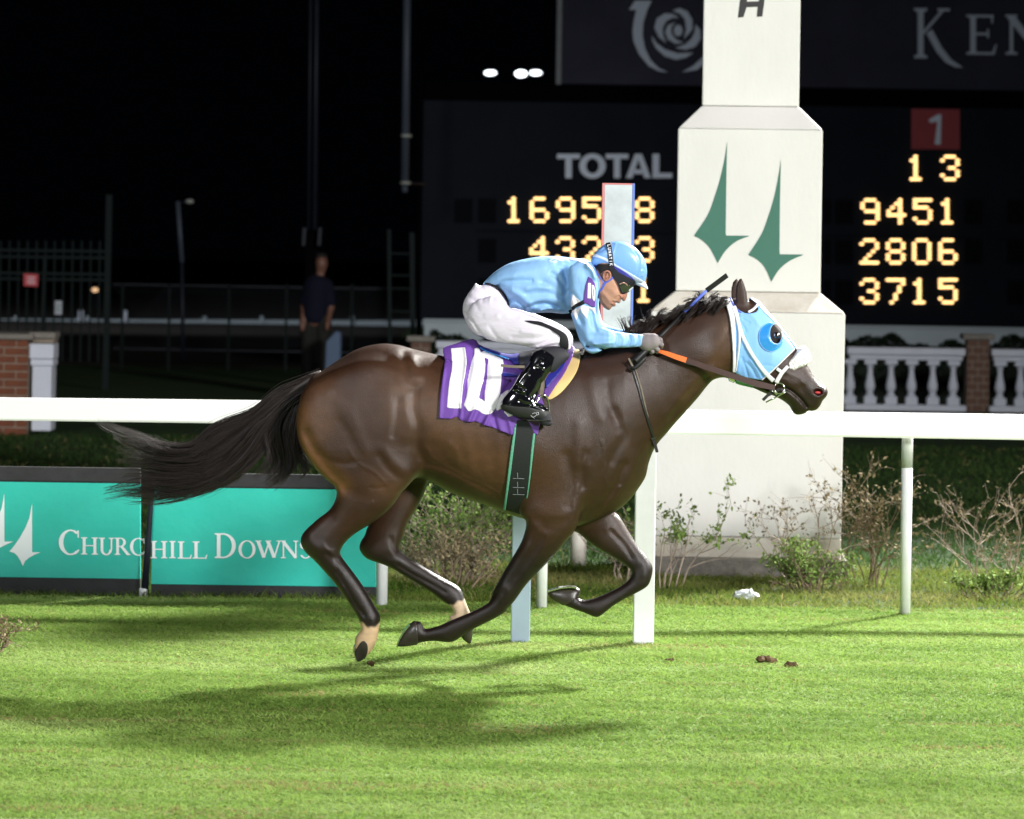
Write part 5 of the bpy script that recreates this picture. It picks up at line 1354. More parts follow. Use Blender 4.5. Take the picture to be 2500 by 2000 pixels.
cl_pts = fS([(130, 205), (200, 175), (300, 148), (450, 100), (590, 63), (645, 90), (685, 150), (700, 205), (800, 262), (900, 312), (1050, 350), (1150, 372), (1230, 430), (1330, 520), (1500, 600), (1650, 900), (1720, 1150), (1650, 1300), (1625, 1400), (1600, 1522),
             (1545, 1500), (1500, 1400), (1440, 1290), (1360, 1290), (1285, 1300), (1250, 1400), (1212, 1527), (1120, 1490), (1000, 1445), (900, 1400), (850, 1392), (780, 1372), (700, 1335), (650, 1315), (590, 1322), (500, 1325), (420, 1306), (385, 1265), (335, 1245), (300, 1262), (270, 1280), (180, 1278), (72, 1270),
             (82, 1100), (95, 900), (120, 700), (150, 500), (160, 380), (128, 260)])
cover('cloth_panel', pad_field, cl_pts, 0.012, M['purple'], cloth, y=(-0.42, 0.42), h=0.0042, yd=-0.2, curve=0, offf=cloth_fold)
for nm, pts in (('digit', fS([(245, 212), (470, 192), (488, 300), (500, 430), (478, 600), (450, 760), (432, 950), (418, 1132), (300, 1128), (195, 1115), (215, 850), (235, 690), (262, 560), (268, 470), (258, 330)])),
                ('digit', fS([(612, 215), (650, 200), (690, 208), (720, 275), (765, 250), (830, 265), (930, 320), (1065, 380), (1072, 470), (1050, 600), (1035, 750), (1025, 880), (990, 1020), (950, 1130), (880, 1205), (810, 1222), (740, 1200), (680, 1155), (620, 1135), (570, 1165), (525, 1165), (455, 1075), (495, 950), (510, 850), (508, 700), (540, 540), (575, 400), (612, 310)])),
                ('white_corner', fS([(1165, 830), (1100, 860), (1030, 910), (1000, 980), (955, 1110), (970, 1160), (1040, 1130), (1060, 1000)])),
                ('white_corner', fS([(1065, 1155), (1150, 1180), (1250, 1220), (1200, 1235), (1148, 1258), (1110, 1210)]))):
    cover(nm, pad_field, pts, 0.0150, M['num_white'], cloth, y=(-0.42, -0.02), h=0.0032, yd=-0.27, offf=cloth_fold)
cover('digit_opening', pad_field, fS([(770, 350), (840, 375), (828, 480), (822, 650), (800, 800), (785, 900), (788, 1022), (740, 990), (690, 968), (720, 830), (760, 700), (780, 560), (790, 460)]), 0.0166, M['purple'], cloth, y=(-0.42, -0.02), h=0.003, yd=-0.27, offf=cloth_fold)
# saddle
sad = thing('racing_saddle', 'small blue racing saddle with yellow foam pad under the jockey', 'saddle', (0.1, 0, 1.55))
cover('foam_pad', union([trunk, shoulder, saddle_base], 0.03), fT([(1560, 140), (1630, 132), (1700, 140), (1716, 200), (1705, 300), (1660, 480), (1590, 620), (1500, 750), (1350, 920), (1230, 1010), (1110, 1070), (1070, 1010), (1200, 800), (1400, 500)]), 0.012, M['yellow'], sad, h=0.004, yd=-0.26, curve=3)
cover('pad_edge', pad_field, fT([(1480, 50), (1600, 85), (1580, 200), (1480, 420), (1380, 600), (1240, 790), (1100, 1000), (1070, 1020), (1000, 960), (1020, 850), (1180, 680), (1330, 420), (1420, 250)]), 0.021, M['purple'], sad, y=(-.45, 0), h=0.004, yd=-0.26, curve=3, offf=lambda X, Z: 0.004 * np.sin(Z * 60))
cover('pad_edge', pad_field, fT([(1480, 50), (1600, 85), (1580, 200), (1480, 420), (1380, 600), (1240, 790), (1100, 1000), (1070, 1020), (1000, 960), (1020, 850), (1180, 680), (1330, 420), (1420, 250)]), 0.021, M['purple'], sad, y=(0, .45), h=0.004, yd=-0.26, curve=3, offf=lambda X, Z: 0.004 * np.sin(Z * 60))
cover('saddle_flap', pad_field, fT([(1030, 845), (1020, 600), (1040, 500), (1200, 380), (1390, 262), (1432, 340), (1380, 460), (1300, 580), (1190, 700), (1110, 800)]), 0.027, M['navy'], sad, y=(-.45, 0), h=0.004, yd=-0.27, curve=2)
cover('saddle_flap', pad_field, fT([(1030, 845), (1020, 600), (1040, 500), (1200, 380), (1390, 262), (1432, 340), (1380, 460), (1300, 580), (1190, 700), (1110, 800)]), 0.027, M['navy'], sad, y=(0, .45), h=0.004, yd=-0.27, curve=2)
cover('saddle_seat', pad_field, fS([(670, 148), (760, 190), (900, 240), (1050, 285), (1200, 306), (1335, 298), (1340, 440), (1240, 445), (1160, 372), (1040, 335), (900, 298), (800, 260), (705, 205)]), 0.018, M['navy'], sad, h=0.004, yd=-0.2, curve=2)
cover('seat_piping', pad_field, fS(strip([(700, 195), (800, 245), (900, 290), (1040, 335), (1160, 375)], 20)), 0.021, M['cup'], sad, h=0.003, yd=-0.24)
cover('saddle_skirt', pad_field, fS([(1310, 300), (1500, 240), (1700, 200), (1900, 160), (1950, 350), (1700, 620), (1650, 900), (1500, 850), (1400, 480), (1320, 470)]), 0.022, M['leather'], sad, h=0.004, yd=-0.25, curve=2)
girth_pts = fC([(1888, 650), (1960, 650), (2022, 800), (2005, 950), (1990, 1100), (1970, 1250), (1948, 1425), (1900, 1415), (1850, 1400), (1782, 1382), (1800, 1250), (1818, 1100), (1835, 950), (1855, 820), (1872, 700)])
cover('girth', union([trunk, shoulder, shoulder_f], 0.035), girth_pts, 0.010, M['elastic'], sad, h=0.0045, yd=-0.24)
gf = union([trunk, shoulder, shoulder_f], 0.035)
cover('girth_binding', gf, fC(strip([(1877, 718), (1852, 900), (1832, 1060), (1812, 1220), (1790, 1390)], [14, 22, 22, 18, 16])), 0.0135, M['green_edge'], sad, y=(-.45, 0), h=0.003, yd=-0.24)
cover('girth_binding', gf, fC(strip([(1877, 718), (1852, 900), (1832, 1060), (1812, 1220), (1790, 1390)], [14, 22, 22, 18, 16])), 0.0135, M['green_edge'], sad, y=(0, .45), h=0.003, yd=-0.24)
cover('girth_binding', gf, fC(strip([(2015, 790), (2000, 920), (1985, 1080), (1968, 1230), (1945, 1400)], [18, 20, 14, 10, 8])), 0.0135, M['green_edge'], sad, y=(-.45, 0), h=0.003, yd=-0.24)
cover('girth_binding', gf, fC(strip([(2015, 790), (2000, 920), (1985, 1080), (1968, 1230), (1945, 1400)], [18, 20, 14, 10, 8])), 0.0135, M['green_edge'], sad, y=(0, .45), h=0.003, yd=-0.24)
for k, yy in enumerate((1130, 1200, 1255)):
    cover('girth_buckle', gf, fC([(1850 + 0 * k, yy), (1942, yy + 2), (1942, yy + 8), (1850, yy + 6)]), 0.0145, M['board_frame'], sad, y=(-0.42, 0), h=0.0025, yd=-0.24)
    cover('girth_buckle', gf, fC([(1884, yy - 42), (1892, yy - 42), (1894, yy), (1886, yy)]), 0.0145, M['board_frame'], sad, y=(-0.42, 0), h=0.0025, yd=-0.24)
yS = -0.335
def p3(pts, y): return [(at(a, b, DC + y)[0], y, at(a, b, DC + y)[2]) for a, b in pts]
MB().ribbon(p3(fS([(1030, 455), (1120, 470), (1250, 478), (1400, 480)]), -0.335), 0.012, 0.003, (0, 0, 1)).build('overgirth_end', M['tan_leather'], sad)
cover('cloth_pocket', pad_field, fS([(1050, 585), (1090, 575), (1200, 590), (1280, 605), (1285, 640), (1180, 640), (1080, 635), (1052, 620)]), 0.0225, M['navy'], sad, y=(-.42, 0), h=0.0028, yd=-0.27, offf=cloth_fold)
# stirrup
st = thing('stirrup', 'steel stirrup iron holding the toe of the black boot', 'stirrup', at(1325, 1000, DC - .34))
MB().ribbon(p3(fT([(985, 620), (975, 760), (950, 900), (930, 1020)]), -0.352), 0.011, 0.003, (1, 0, 0)).build('stirrup_leather', M['tan_leather'], st)
MB().ribbon(p3(fT([(1005, 680), (1000, 800), (985, 900), (965, 1000)]), -0.346), 0.008, 0.003, (1, 0, 0)).build('stirrup_leather', M['tan_leather'], st)
iron = [(at(a, b, DC - .34)[0], y, at(a, b, DC - .34)[2]) for (a, b), y in zip(fT([(860, 1130), (880, 1080), (940, 1000), (1020, 985), (1075, 1060), (1100, 1180), (1105, 1290), (1110, 1350)]), (-.375, -.37, -.36, -.345, -.325, -.30, -.29, -.30))]
MB().tube([tuple(p) for p in cr(iron, 4, False)], 0.0045, 8).build('iron_bow', M['metal'], st, True)
MB().box(at(1287, 1000, DC - .34)[0], at(1345, 1000, DC - .34)[0], -.375, -.29, at(1320, 1024, DC - .34)[2] - .006, at(1320, 1024, DC - .34)[2]).build('iron_tread', M['metal'], st)

# breast strap
bs = thing('breast_strap', 'narrow dark leather strap running down from the withers to the chest of the horse', 'strap', at(1560, 900, DC - .1))
cover('strap', union([body_core], 0.02), fB(strip([(125, 880), (165, 1000), (205, 1130), (245, 1280), (290, 1420), (335, 1560), (350, 1640)], 24)), 0.006, M['leather'], bs, y=(-.4, 0), h=0.0033, yd=-0.17)
cover('strap_highlight', union([body_core], 0.02), fB(strip([(150, 890), (192, 1020), (230, 1150), (262, 1290), (290, 1380)], [12, 14, 16, 12, 6])), 0.0085, M['tan_leather'], bs, y=(-.4, 0), h=0.0028, yd=-0.17)  # tan strip paints the highlight along the right edge of the strap
MB().ribbon(p3(fD([(1530, 235), (1550, 290), (1568, 362)]), -0.10), 0.014, 0.005, (1, 0, 0)).build('strap_end', M['leather'], bs)
MB().ribbon(p3(fD([(1520, 250), (1560, 235)]), -0.115), 0.008, 0.006, (0, 0, 1)).build('buckle', M['metal'], bs)
for lin, w, mm in ((fG([(430, 900), (480, 1000), (540, 1110)]), 0.008, 'tan_leather'), (fG([(440, 1100), (540, 1130)]), 0.01, 'leather')):
    MB().ribbon(p3(lin, -0.185), w, 0.004, (0, 0, 1)).build('strap_end', M[mm], bs)

# hood
hood = thing('blinker_hood', 'pale blue racing hood with white piping and blue eye cup on the horse', 'horse hood', at(1850, 800, DC))
hf = trunk
hood_pts = fB([(985, 362), (1000, 410), (1030, 455), (1060, 480), (1100, 498), (1130, 502), (1165, 500), (1195, 490), (1213, 468), (1205, 430), (1175, 395), (1145, 380), (1150, 350), (1230, 380), (1320, 480), (1440, 610), (1540, 760), (1545, 800), (1520, 802),
               (1480, 838), (1440, 873), (1380, 930), (1330, 980), (1280, 1030), (1240, 1064), (1180, 1055), (1100, 1040), (1030, 1010), (1005, 990), (1008, 850), (1005, 720), (995, 600), (970, 480), (955, 400)])
R_hood = relief([(fB([(1060, 520), (1100, 560), (1140, 580)]), 3, -4), (fB([(1060, 560), (1090, 610), (1110, 650)]), 3, -4), (fB([(1080, 880), (1110, 960), (1130, 1030)]), 3, -4), (fB([(1120, 920), (1170, 980), (1200, 1040)]), 3, -4), (fB([(1150, 900), (1210, 980), (1240, 1050)]), 3, 3),
                 (fB([(1050, 860), (1060, 940), (1050, 1000)]), 3, 4), (fB([(1200, 950), (1280, 940), (1340, 950)]), 3, -2), (fB([(1130, 480), (1180, 540), (1230, 600)]), 6, 3), (fB([(1060, 500), (1080, 540)]), 3, 4)])
cover('hood_panel', hf, hood_pts, 0.006, M['hood'], hood, y=(-.16, .16), h=0.0034, yd=-.08, offf=lambda X, Z: R_hood(X, Z) * 0.7)
cover('piping', hf, fB(strip([(1150, 372), (1210, 410), (1270, 480), (1350, 560), (1440, 660), (1500, 740), (1545, 805)], [14, 30, 32, 22, 18, 14, 14])), 0.010, M['white_strap'], hood, y=(-.16, .16), h=0.0032, yd=-.03)
cover('piping', hf, fB(strip([(1525, 800), (1440, 875), (1330, 982), (1240, 1064)], 12)), 0.010, M['white_strap'], hood, y=(-.16, .16), h=0.003, yd=-.08)
cover('ear_edging', hf, fB([(985, 362), (1010, 425), (1045, 468), (1075, 495), (1060, 500), (1030, 478), (995, 430), (975, 385)]), 0.012, M['royal'], hood, y=(-.16, .16), h=0.003, yd=-.08)
cover('ear_strap', hf, fB(strip([(1125, 490), (1165, 470), (1210, 430)], 22)), 0.016, M['white_strap'], hood, y=(-.16, .16), h=0.003, yd=-.08)
cover('eye_opening', hf, [(p[0], p[1]) for p in fB([(1360 + 57 * math.cos(a), 672 + 86 * math.sin(a)) for a in np.arange(0, 6.28, .35)])], 0.0085, M['coat_plain'], hood, y=(-.16, -.02), h=0.003, yd=-.09)
# the eye cup: flange on the face, curved wall leaning out over the eye
fl, rm = [], []
ax0, ay0 = fB([(1322, 700)])[0]; ax1, ay1 = fB([(1362, 672)])[0]
bcup = MB(); rows = []
for i in range(27):
    a = math.radians(20 + i * 250 / 26)
    row = []
    for (cx, cy, rx, ry, yo) in ((ax0, ay0, 31, 35, -0.004), (ax0, ay0, 28, 32, -0.010), (ax0 + 2, ay0 - 1, 25, 29.5, -0.012), (ax1 - 3, ay1 + 1, 20, 27, -0.040), (ax1, ay1, 17.5, 25.5, -0.043), (ax1, ay1, 16.5, 24.5, -0.040), (ax1, ay1, 17, 25, -0.004)):
        px_, py_ = cx + rx * math.cos(a), cy + ry * math.sin(a)
        w = at(px_, py_, DC - .1)
        row.append(bcup.bm.verts.new((w[0], min(hf.near_y(w[0], w[2]) * 0.5 + hf.near_y(ey[0], ey[2]) * 0.5, hf.near_y(w[0], w[2]) - .004) - .004 + yo, w[2])))
    rows.append(row)
for a, b in zip(rows, rows[1:]):
    for j in range(6): bcup.bm.faces.new((a[j], b[j], b[j + 1], a[j + 1]))
CUPR = ([tuple(r[0].co) for r in rows], [tuple(r[4].co) for r in rows])
bcup.build('eye_cup', M['cup'], hood, True)
MB().tube(CUPR[1], .0022, 6).build('cup_rim', M['hood'], hood, True)
MB().tube(CUPR[0], .002, 6).build('cup_flange_edge', M['hood'], hood, True)
MB().sphere((ey[0] + 0.008, hf.near_y(ey[0], ey[2]) - 0.004, ey[2] + 0.004), 0.017, 16, (1.1, .7, 1)).build('eye_lid_gloss', M['eye'], hood, True)

# bridle
br = thing('bridle', 'white racing bridle with fleece noseband and steel ring bit on the horse head', 'bridle', at(1880, 900, DC))
hb = lambda X, Y, Z: hf(X, Y, Z)
cover('headpiece', hb, fB(strip([(945, 375), (975, 450), (995, 560), (1003, 700), (1010, 850), (1012, 1000)], [50, 50, 44, 32, 28, 28])), 0.014, M['white_strap'], br, y=(-.17, .17), h=0.0033, yd=-.09)
cover('cheek_strap', hb, fB(strip([(1005, 440), (1030, 520), (1052, 640), (1050, 760), (1035, 900), (1025, 990)], [40, 34, 26, 18, 12, 12])), 0.017, M['white_strap'], br, y=(-.17, .17), h=0.003, yd=-.09)
cover('cheek_strap', hb, fB(strip([(1040, 560), (1070, 670), (1120, 780), (1180, 880), (1260, 990), (1340, 1070)], [28, 30, 30, 30, 34, 38])), 0.017, M['white_strap'], br, y=(-.17, .17), h=0.003, yd=-.09)
cover('nose_strap', hb, fB(strip([(1460, 945), (1410, 1000), (1385, 1040), (1360, 1085)], [30, 32, 34, 36])), 0.014, M['white_strap'], br, y=(-.15, .15), h=0.003, yd=-.08)
cover('nose_strap', hb, fB(strip([(1365, 965), (1420, 1005)], 28)), 0.012, M['white_strap'], br, y=(-.15, .15), h=0.003, yd=-.08)
def fl_bump(X, Z): return 0.004 * np.sin(X * 190 + 40 * Z) * np.sin(Z * 170 + 30 * X) + 0.002 * np.sin(X * 410) * np.sin(Z * 390)
fl_sil = Sil(fB([(1425, 940), (1440, 910), (1480, 870), (1520, 825), (1560, 785), (1595, 772), (1630, 800), (1652, 850), (1658, 885), (1630, 925), (1590, 950), (1540, 968), (1500, 992), (1470, 990), (1440, 970)]), 0, k=4.5, W=0.098, g=0.004, sub=4)
def fleece_f(X, Y, Z):
    n = np.sin(X * 143 + 60 * Y + 2 * np.sin(Z * 90)) * np.sin(Z * 117 + 95 * Y + 1.7 * np.sin(X * 70)) + 0.6 * np.sin(X * 301 + 170 * Y + 1) * np.sin(Z * 277 - 133 * Y + X * 80) + 0.4 * np.sin(X * 510 - Y * 420) * np.sin(Z * 470 + Y * 390)
    return fl_sil(X, Y, Z) - 0.00022 * n
lo = P2(fB([(1400, 1020)]), 0)[0]; hi = P2(fB([(1680, 750)]), 0)[0]
grow('fleece_noseband', fleece_f, (lo[0], -.12, lo[1]), (hi[0], .12, hi[1]), 0.003, M['fleece'], br, smooth=0)
bc = at(*fB([(1388, 1132)])[0], DC - .075)
for s in (-1,):
    MB().tube([(bc[0] + 0.024 * math.cos(a), -.088, bc[2] + 0.024 * math.sin(a)) for a in np.arange(0, 6.4, .3)], 0.0032, 6).build('bit_ring', M['metal'], br, True)
    MB().tube([(bc[0] + 0.024 * math.cos(a), .088, bc[2] + 0.024 * math.sin(a)) for a in np.arange(0, 6.4, .3)], 0.0032, 6).build('bit_ring', M['metal'], br, True)
MB().tube(p3(fH([(430, 1450), (540, 1395), (620, 1350), (690, 1310)]), -.08), 0.0035, 6).build('bit_bar', M['metal'], br, True)
MB().tube(p3(fH([(480, 1310), (530, 1330), (560, 1360)]), -.082), 0.003, 6).build('bit_bar', M['metal'], br, True)
MB().ribbon(p3(fH([(395, 1425), (450, 1370), (540, 1320), (600, 1290)]), -.07), 0.014, 0.004, (0, 0, 1)).build('chin_strap', M['leather'], br)
cover('jaw_strap', hb, fH([(290, 1250), (400, 1290), (480, 1330), (470, 1365), (420, 1345), (280, 1280)]), 0.008, M['leather'], br, y=(-.12, .12), h=0.003, yd=-.08)
cover('throat_buckle', hb, fB([(965, 1035), (1020, 1045), (1022, 1110), (1000, 1122), (975, 1105)]), 0.01, M['metal'], br, y=(-.12, .12), h=0.0035, yd=-.08)
cover('jaw_pad', hb, fB([(1025, 1065), (1180, 1108), (1172, 1134), (1030, 1100)]), 0.009, M['green_edge'], br, y=(-.12, .12), h=0.003, yd=-.08)

# reins
rn = thing('reins', 'long brown reins with orange rubber grips running from the bit to the gloved hand', 'reins', at(1700, 850, DC - .12))
MB().ribbon([(at(a, b, DC + y)[0], y, at(a, b, DC + y)[2]) for (a, b), y in zip(fB([(600, 893), (800, 962), (1000, 1030), (1200, 1095), (1350, 1128)]), (-.150, -.145, -.135, -.115, -.095))], [0.023, 0.025, 0.027, 0.029, 0.024], 0.005, (0, 0, 1)).build('rein', M['rein_brown'], rn)
MB().ribbon([(at(a, b, DC + y)[0], y, at(a, b, DC + y)[2]) for (a, b), y in zip(fB([(365, 815), (440, 838), (520, 868), (605, 895)]), (-.155, -.158, -.157, -.153))], [0.012, 0.02, 0.023, 0.025], 0.0075, (0, 0, 1)).build('grip', M['rein_orange'], rn)
MB().ribbon([(at(a, b, DC + y)[0], y, at(a, b, DC + y)[2]) for (a, b), y in zip(fB([(380, 835), (470, 880), (600, 922), (700, 948), (790, 975)]), (-.148, -.148, -.148, -.146, -.144))], 0.004, 0.004, (0, 0, 1)).build('rein', M['leather'], rn)
MB().ribbon(p3(fG([(335, 405), (430, 350), (520, 315), (620, 300), (725, 330)]), 0.02), [0.008, .018, .026, .028, .016], 0.006, (0, 0, 1)).build('grip', M['rein_orange'], rn)
MB().ribbon([(at(a, b, DC + y)[0], y, at(a, b, DC + y)[2]) for (a, b), y in zip([(1565, 800), (1640, 800), (1720, 830), (1800, 900), (1900, 945)], (.03, .13, .125, .11, .09))], 0.022, 0.005, (0, 0, 1)).build('rein', M['rein_brown'], rn)
# ================================================================== THE JOCKEY
jk = thing('person', 'jockey in sky blue silks, white breeches and blue helmet crouching over the galloping horse', 'person', at(1250, 850, DC))
torso = Sil(fA([(270, 500), (290, 470), (370, 395), (470, 332), (560, 300), (650, 280), (760, 263), (880, 260), (1000, 272), (1120, 288), (1195, 325), (1240, 400), (1262, 470), (1240, 560), (1200, 640), (1110, 700),
                (1020, 738), (940, 746), (840, 736), (740, 738), (680, 742), (600, 715), (540, 700), (486, 690), (478, 620), (440, 565), (380, 522), (320, 505)]), 0.0, k=0.95, W=0.195, g=0.005, sub=4)
arm_pts = fA([(985, 380), (1020, 320), (1080, 300), (1150, 335), (1205, 400), (1240, 480), (1245, 560), (1228, 640), (1222, 700), (1236, 780), (1262, 845), (1340, 880), (1440, 902), (1540, 915), (1625, 922), (1642, 950), (1636, 1000), (1600, 1024),
              (1520, 1030), (1430, 1033), (1340, 1034), (1285, 1050), (1240, 1072), (1190, 1083), (1140, 1055), (1100, 1000), (1065, 910), (1040, 830), (1012, 745), (985, 670), (965, 560), (965, 460)])
arm_y = lerpx([(1380, -.17), (1440, -.20), (1480, -.235), (1520, -.20), (1575, -.165)])
arm_n = Sil(arm_pts, -0.2, k=0.78, W=0.062, g=0.004, sub=4, yc=arm_y)
arm_f = Sil([(p[0] + 8, p[1] - 6) for p in arm_pts], 0.2, k=0.78, W=0.062, g=0.004, sub=4, yc=lambda X, Z: -arm_y(X, Z))
R_jk = relief([
    (fA([(960, 600), (880, 540), (780, 480)]), 7, -6), (fA([(980, 560), (930, 470), (860, 410)]), 6, -6), (fA([(975, 640), (900, 600), (800, 570), (640, 575)]), 7, -5),
    (fA([(990, 500), (960, 400), (900, 330)]), 6, -5), (fA([(930, 640), (840, 620), (700, 640), (600, 690)]), 8, 6), (fA([(900, 700), (800, 660), (690, 680)]), 5, -5),
    (fA([(520, 560), (600, 600), (700, 690)]), 7, 6), (fA([(500, 640), (560, 640), (640, 700)]), 5, -5), (fA([(350, 480), (430, 440), (520, 430)]), 8, 5), (fA([(400, 520), (440, 480), (560, 470), (680, 470)]), 6, -5),
    (fA([(560, 400), (660, 380), (760, 350)]), 14, 4), (fA([(640, 540), (720, 520), (840, 530), (930, 570)]), 7, 5), (fA([(760, 720), (840, 700), (900, 715)]), 4, 5),
    (fA([(960, 360), (985, 480), (980, 600), (1010, 720)]), 8, -12), (fA([(1040, 330), (1100, 360), (1140, 430)]), 8, -7), (fA([(1150, 340), (1190, 380), (1210, 440)]), 6, 6),
    (fA([(1010, 560), (1060, 640), (1060, 720), (1100, 820)]), 6, -5), (fA([(1100, 720), (1140, 800), (1150, 900), (1190, 980)]), 8, 6), (fA([(1180, 720), (1200, 820), (1220, 880)]), 5, -5),
    (fA([(1060, 860), (1110, 960), (1180, 1020)]), 7, -6), (fA([(1180, 940), (1250, 930), (1330, 940)]), 7, -6), (fA([(1200, 1000), (1280, 985), (1360, 980)]), 6, 5), (fA([(1150, 1020), (1220, 1030), (1280, 1040)]), 5, -6),
    (fA([(1380, 900), (1400, 950), (1380, 1010)]), 4, -4), (fA([(1430, 910), (1455, 960), (1440, 1020)]), 4, 4), (fA([(1500, 925), (1510, 970), (1495, 1020)]), 3, -4), (fA([(1540, 925), (1550, 980), (1540, 1020)]), 3, 3), (fA([(1575, 930), (1580, 980), (1570, 1015)]), 3, -3),
])
def win(X, Z, sils, e=0.012):
    d = np.maximum.reduce([s.samp(s.d, X, Z) for s in sils]); w = np.clip(d / e, 0, 1); return w
def with_relief(base, R, sils, s=1.0):
    c = {}
    def f(X, Y, Z):
        k = (X.shape, float(X[0, 0, 0]), float(Z[0, 0, 0]), float(Z[0, 0, -1]))
        if k not in c:
            c.clear(); X2, Z2 = X[:, 0, :], Z[:, 0, :]; c[k] = (R(X2, Z2) * win(X2, Z2, sils) * s)[:, None, :].astype(np.float32)
        return base(X, Y, Z) - c[k]
    return f
# breeches: pelvis and near thigh, and the far thigh
pel_pts = fA([(212, 478), (228, 498), (250, 506), (290, 500), (340, 505), (395, 530), (445, 580), (480, 640), (500, 690), (560, 712), (600, 760), (560, 900), (500, 985), (400, 985), (300, 962), (215, 925), (160, 878), (122, 800), (101, 730), (108, 650), (140, 585), (180, 530), (205, 490)])
pelvis = Sil(pel_pts, 0.0, k=0.85, W=0.185, g=0.005, sub=4)
th_pts = fA([(200, 640), (330, 600), (440, 620), (500, 690), (570, 706), (640, 735), (740, 780), (830, 815), (900, 848), (960, 888), (1000, 932), (1016, 980), (1008, 1040), (985, 1046), (900, 1050), (800, 1045), (700, 1038), (600, 1016), (500, 1002), (400, 988), (300, 960), (210, 920), (150, 860), (130, 760)])
th_y = lerpx([(1130, -.10), (1200, -.16), (1300, -.25), (1390, -.30)])
thigh_n = Sil(th_pts, -0.2, k=0.7, W=0.085, g=0.005, sub=4, yc=th_y)
thigh_f = Sil([(p[0] + 6, p[1] - 4) for p in th_pts], 0.2, k=0.7, W=0.085, g=0.005, sub=4, yc=lambda X, Z: -th_y(X, Z))
R_br = relief([
    (fA([(930, 920), (840, 960), (740, 1000), (640, 1010)]), 4, -5), (fA([(900, 950), (800, 990), (720, 1020)]), 3, 4), (fA([(880, 900), (760, 940), (640, 950), (520, 940)]), 5, -4), (fA([(840, 870), (720, 900), (600, 890)]), 5, 4),
    (fA([(900, 1000), (840, 1010), (780, 1030)]), 3, -4), (fA([(920, 970), (850, 985), (770, 1010)]), 3, 3), (fA([(560, 760), (460, 800), (330, 820), (240, 840)]), 7, -4), (fA([(500, 720), (400, 740), (300, 760)]), 6, 3),
    (fA([(115, 745), (180, 810), (230, 880), (280, 950)]), 3.5, -5), (fA([(190, 840), (300, 820), (400, 770)]), 5, 4), (fA([(620, 790), (700, 830), (800, 870), (880, 910)]), 5, -3), (fA([(440, 990), (380, 930), (330, 860)]), 5, -3),
    (fA([(200, 560), (280, 580), (360, 570)]), 6, -3), (fA([(260, 520), (280, 560), (270, 640)]), 4, -3), (fA([(330, 520), (340, 570), (330, 640)]), 4, 3), (fA([(150, 600), (200, 640), (230, 700)]), 6, -3)])
torso_u = union([torso, arm_n, arm_f], 0.022)
jacket = with_relief(torso_u, R_jk, [torso, arm_n], 1.35)
br_u = union([pelvis, thigh_n, thigh_f], 0.03)
breech = with_relief(br_u, R_br, [pelvis, thigh_n], 0.75)
def rng3(pts, y0, y1, m=0.03):
    P = P2(pts, 0); return (P[:, 0].min() - m, y0, P[:, 1].min() - m), (P[:, 0].max() + m, y1, P[:, 1].max() + m)
lo, hi = rng3(fA([(250, 250), (1680, 1100)]), -.33, .33)
jck = grow('jacket', jacket, lo, hi, .0045, M['silk'], jk, smooth=1)
lo, hi = rng3(fA([(90, 470), (1030, 1060)]), -.42, .42)
brc = grow('breeches', lambda X, Y, Z: breech(X, Y, Z) + 0.001, lo, hi, .0045, M['breeches'], jk, smooth=1)
cover('waistband', union([pelvis, torso], .01), fA(strip([(285, 492), (340, 498), (400, 528), (445, 572), (475, 630), (488, 685)], [16, 16, 12, 10, 10, 12])), 0.004, M['black_cloth'], jk, y=(-.24, .24), h=.0035, yd=-.1)
cover('knee_stripe', thigh_n, fA([(620, 803), (740, 808), (800, 828), (870, 858), (950, 900), (985, 940), (995, 1000), (985, 1045), (940, 1040), (912, 1000), (922, 940), (880, 905), (820, 870), (760, 845), (690, 828)]), 0.0035, M['black_cloth'], brc, y=(-.42, -.05), h=.003, yd=-.28, offf=None, curve=2)
# boots
boot_pts = fT([(760, 200), (830, 120), (960, 80), (1100, 60), (1280, 60), (1420, 130), (1480, 230), (1440, 300), (1330, 400), (1230, 500), (1120, 560), (1060, 640), (1000, 760), (940, 850), (900, 950), (860, 1050), (880, 1110), (980, 1150), (1070, 1200), (1100, 1280),
               (1130, 1400), (1155, 1530), (1080, 1560), (960, 1520), (900, 1440), (680, 1420), (560, 1400), (440, 1370), (320, 1310), (200, 1250), (180, 1160), (200, 1060), (300, 930), (370, 850), (450, 720), (520, 600), (620, 470), (720, 330)])
boot_y = lerpz([(850, -.315), (1040, -.345)])
boot_n = Sil(boot_pts, -0.33, k=0.72, W=0.056, g=0.0035, sub=4, yc=boot_y)
boot_f = Sil([(p[0] + 4, p[1]) for p in boot_pts], 0.33, k=0.72, W=0.056, g=0.0035, sub=4, yc=lambda X, Z: -boot_y(X, Z))
R_bt = relief([(fT([(500, 760), (560, 800), (640, 850)]), 3, -5), (fT([(480, 830), (560, 870), (640, 860)]), 3, 4), (fT([(440, 880), (540, 920), (620, 950)]), 3, -5), (fT([(540, 1060), (620, 1110), (720, 1120)]), 3, -4), (fT([(860, 440), (900, 380), (940, 330)]), 5, -3),
               (fT([(720, 420), (640, 560), (540, 700)]), 8, 4), (fT([(840, 410), (900, 440), (960, 470)]), 2.2, -4), (fT([(870, 380), (930, 410), (990, 440)]), 2, 3),
               (fT([(700, 560), (620, 640), (520, 780)]), 3, -2.5), (fT([(930, 700), (860, 860), (760, 980)]), 5, -4)])
bt = with_relief(boot_n, R_bt, [boot_n], 0.9)
clipT = P2(fT([(930, 0), (1500, 0), (1500, 330), (1200, 560), (1010, 470), (860, 400), (760, 200)]), -.33)
for s, fld in ((1, boot_f), (-1, bt)):
    lo, hi = rng3(fT([(170, 50), (1480, 1560)]), -.42 if s < 0 else .24, -.24 if s < 0 else .42)
    bo_ = grow('boot', fld, lo, hi, .0033, M['boot'], jk, smooth=1)
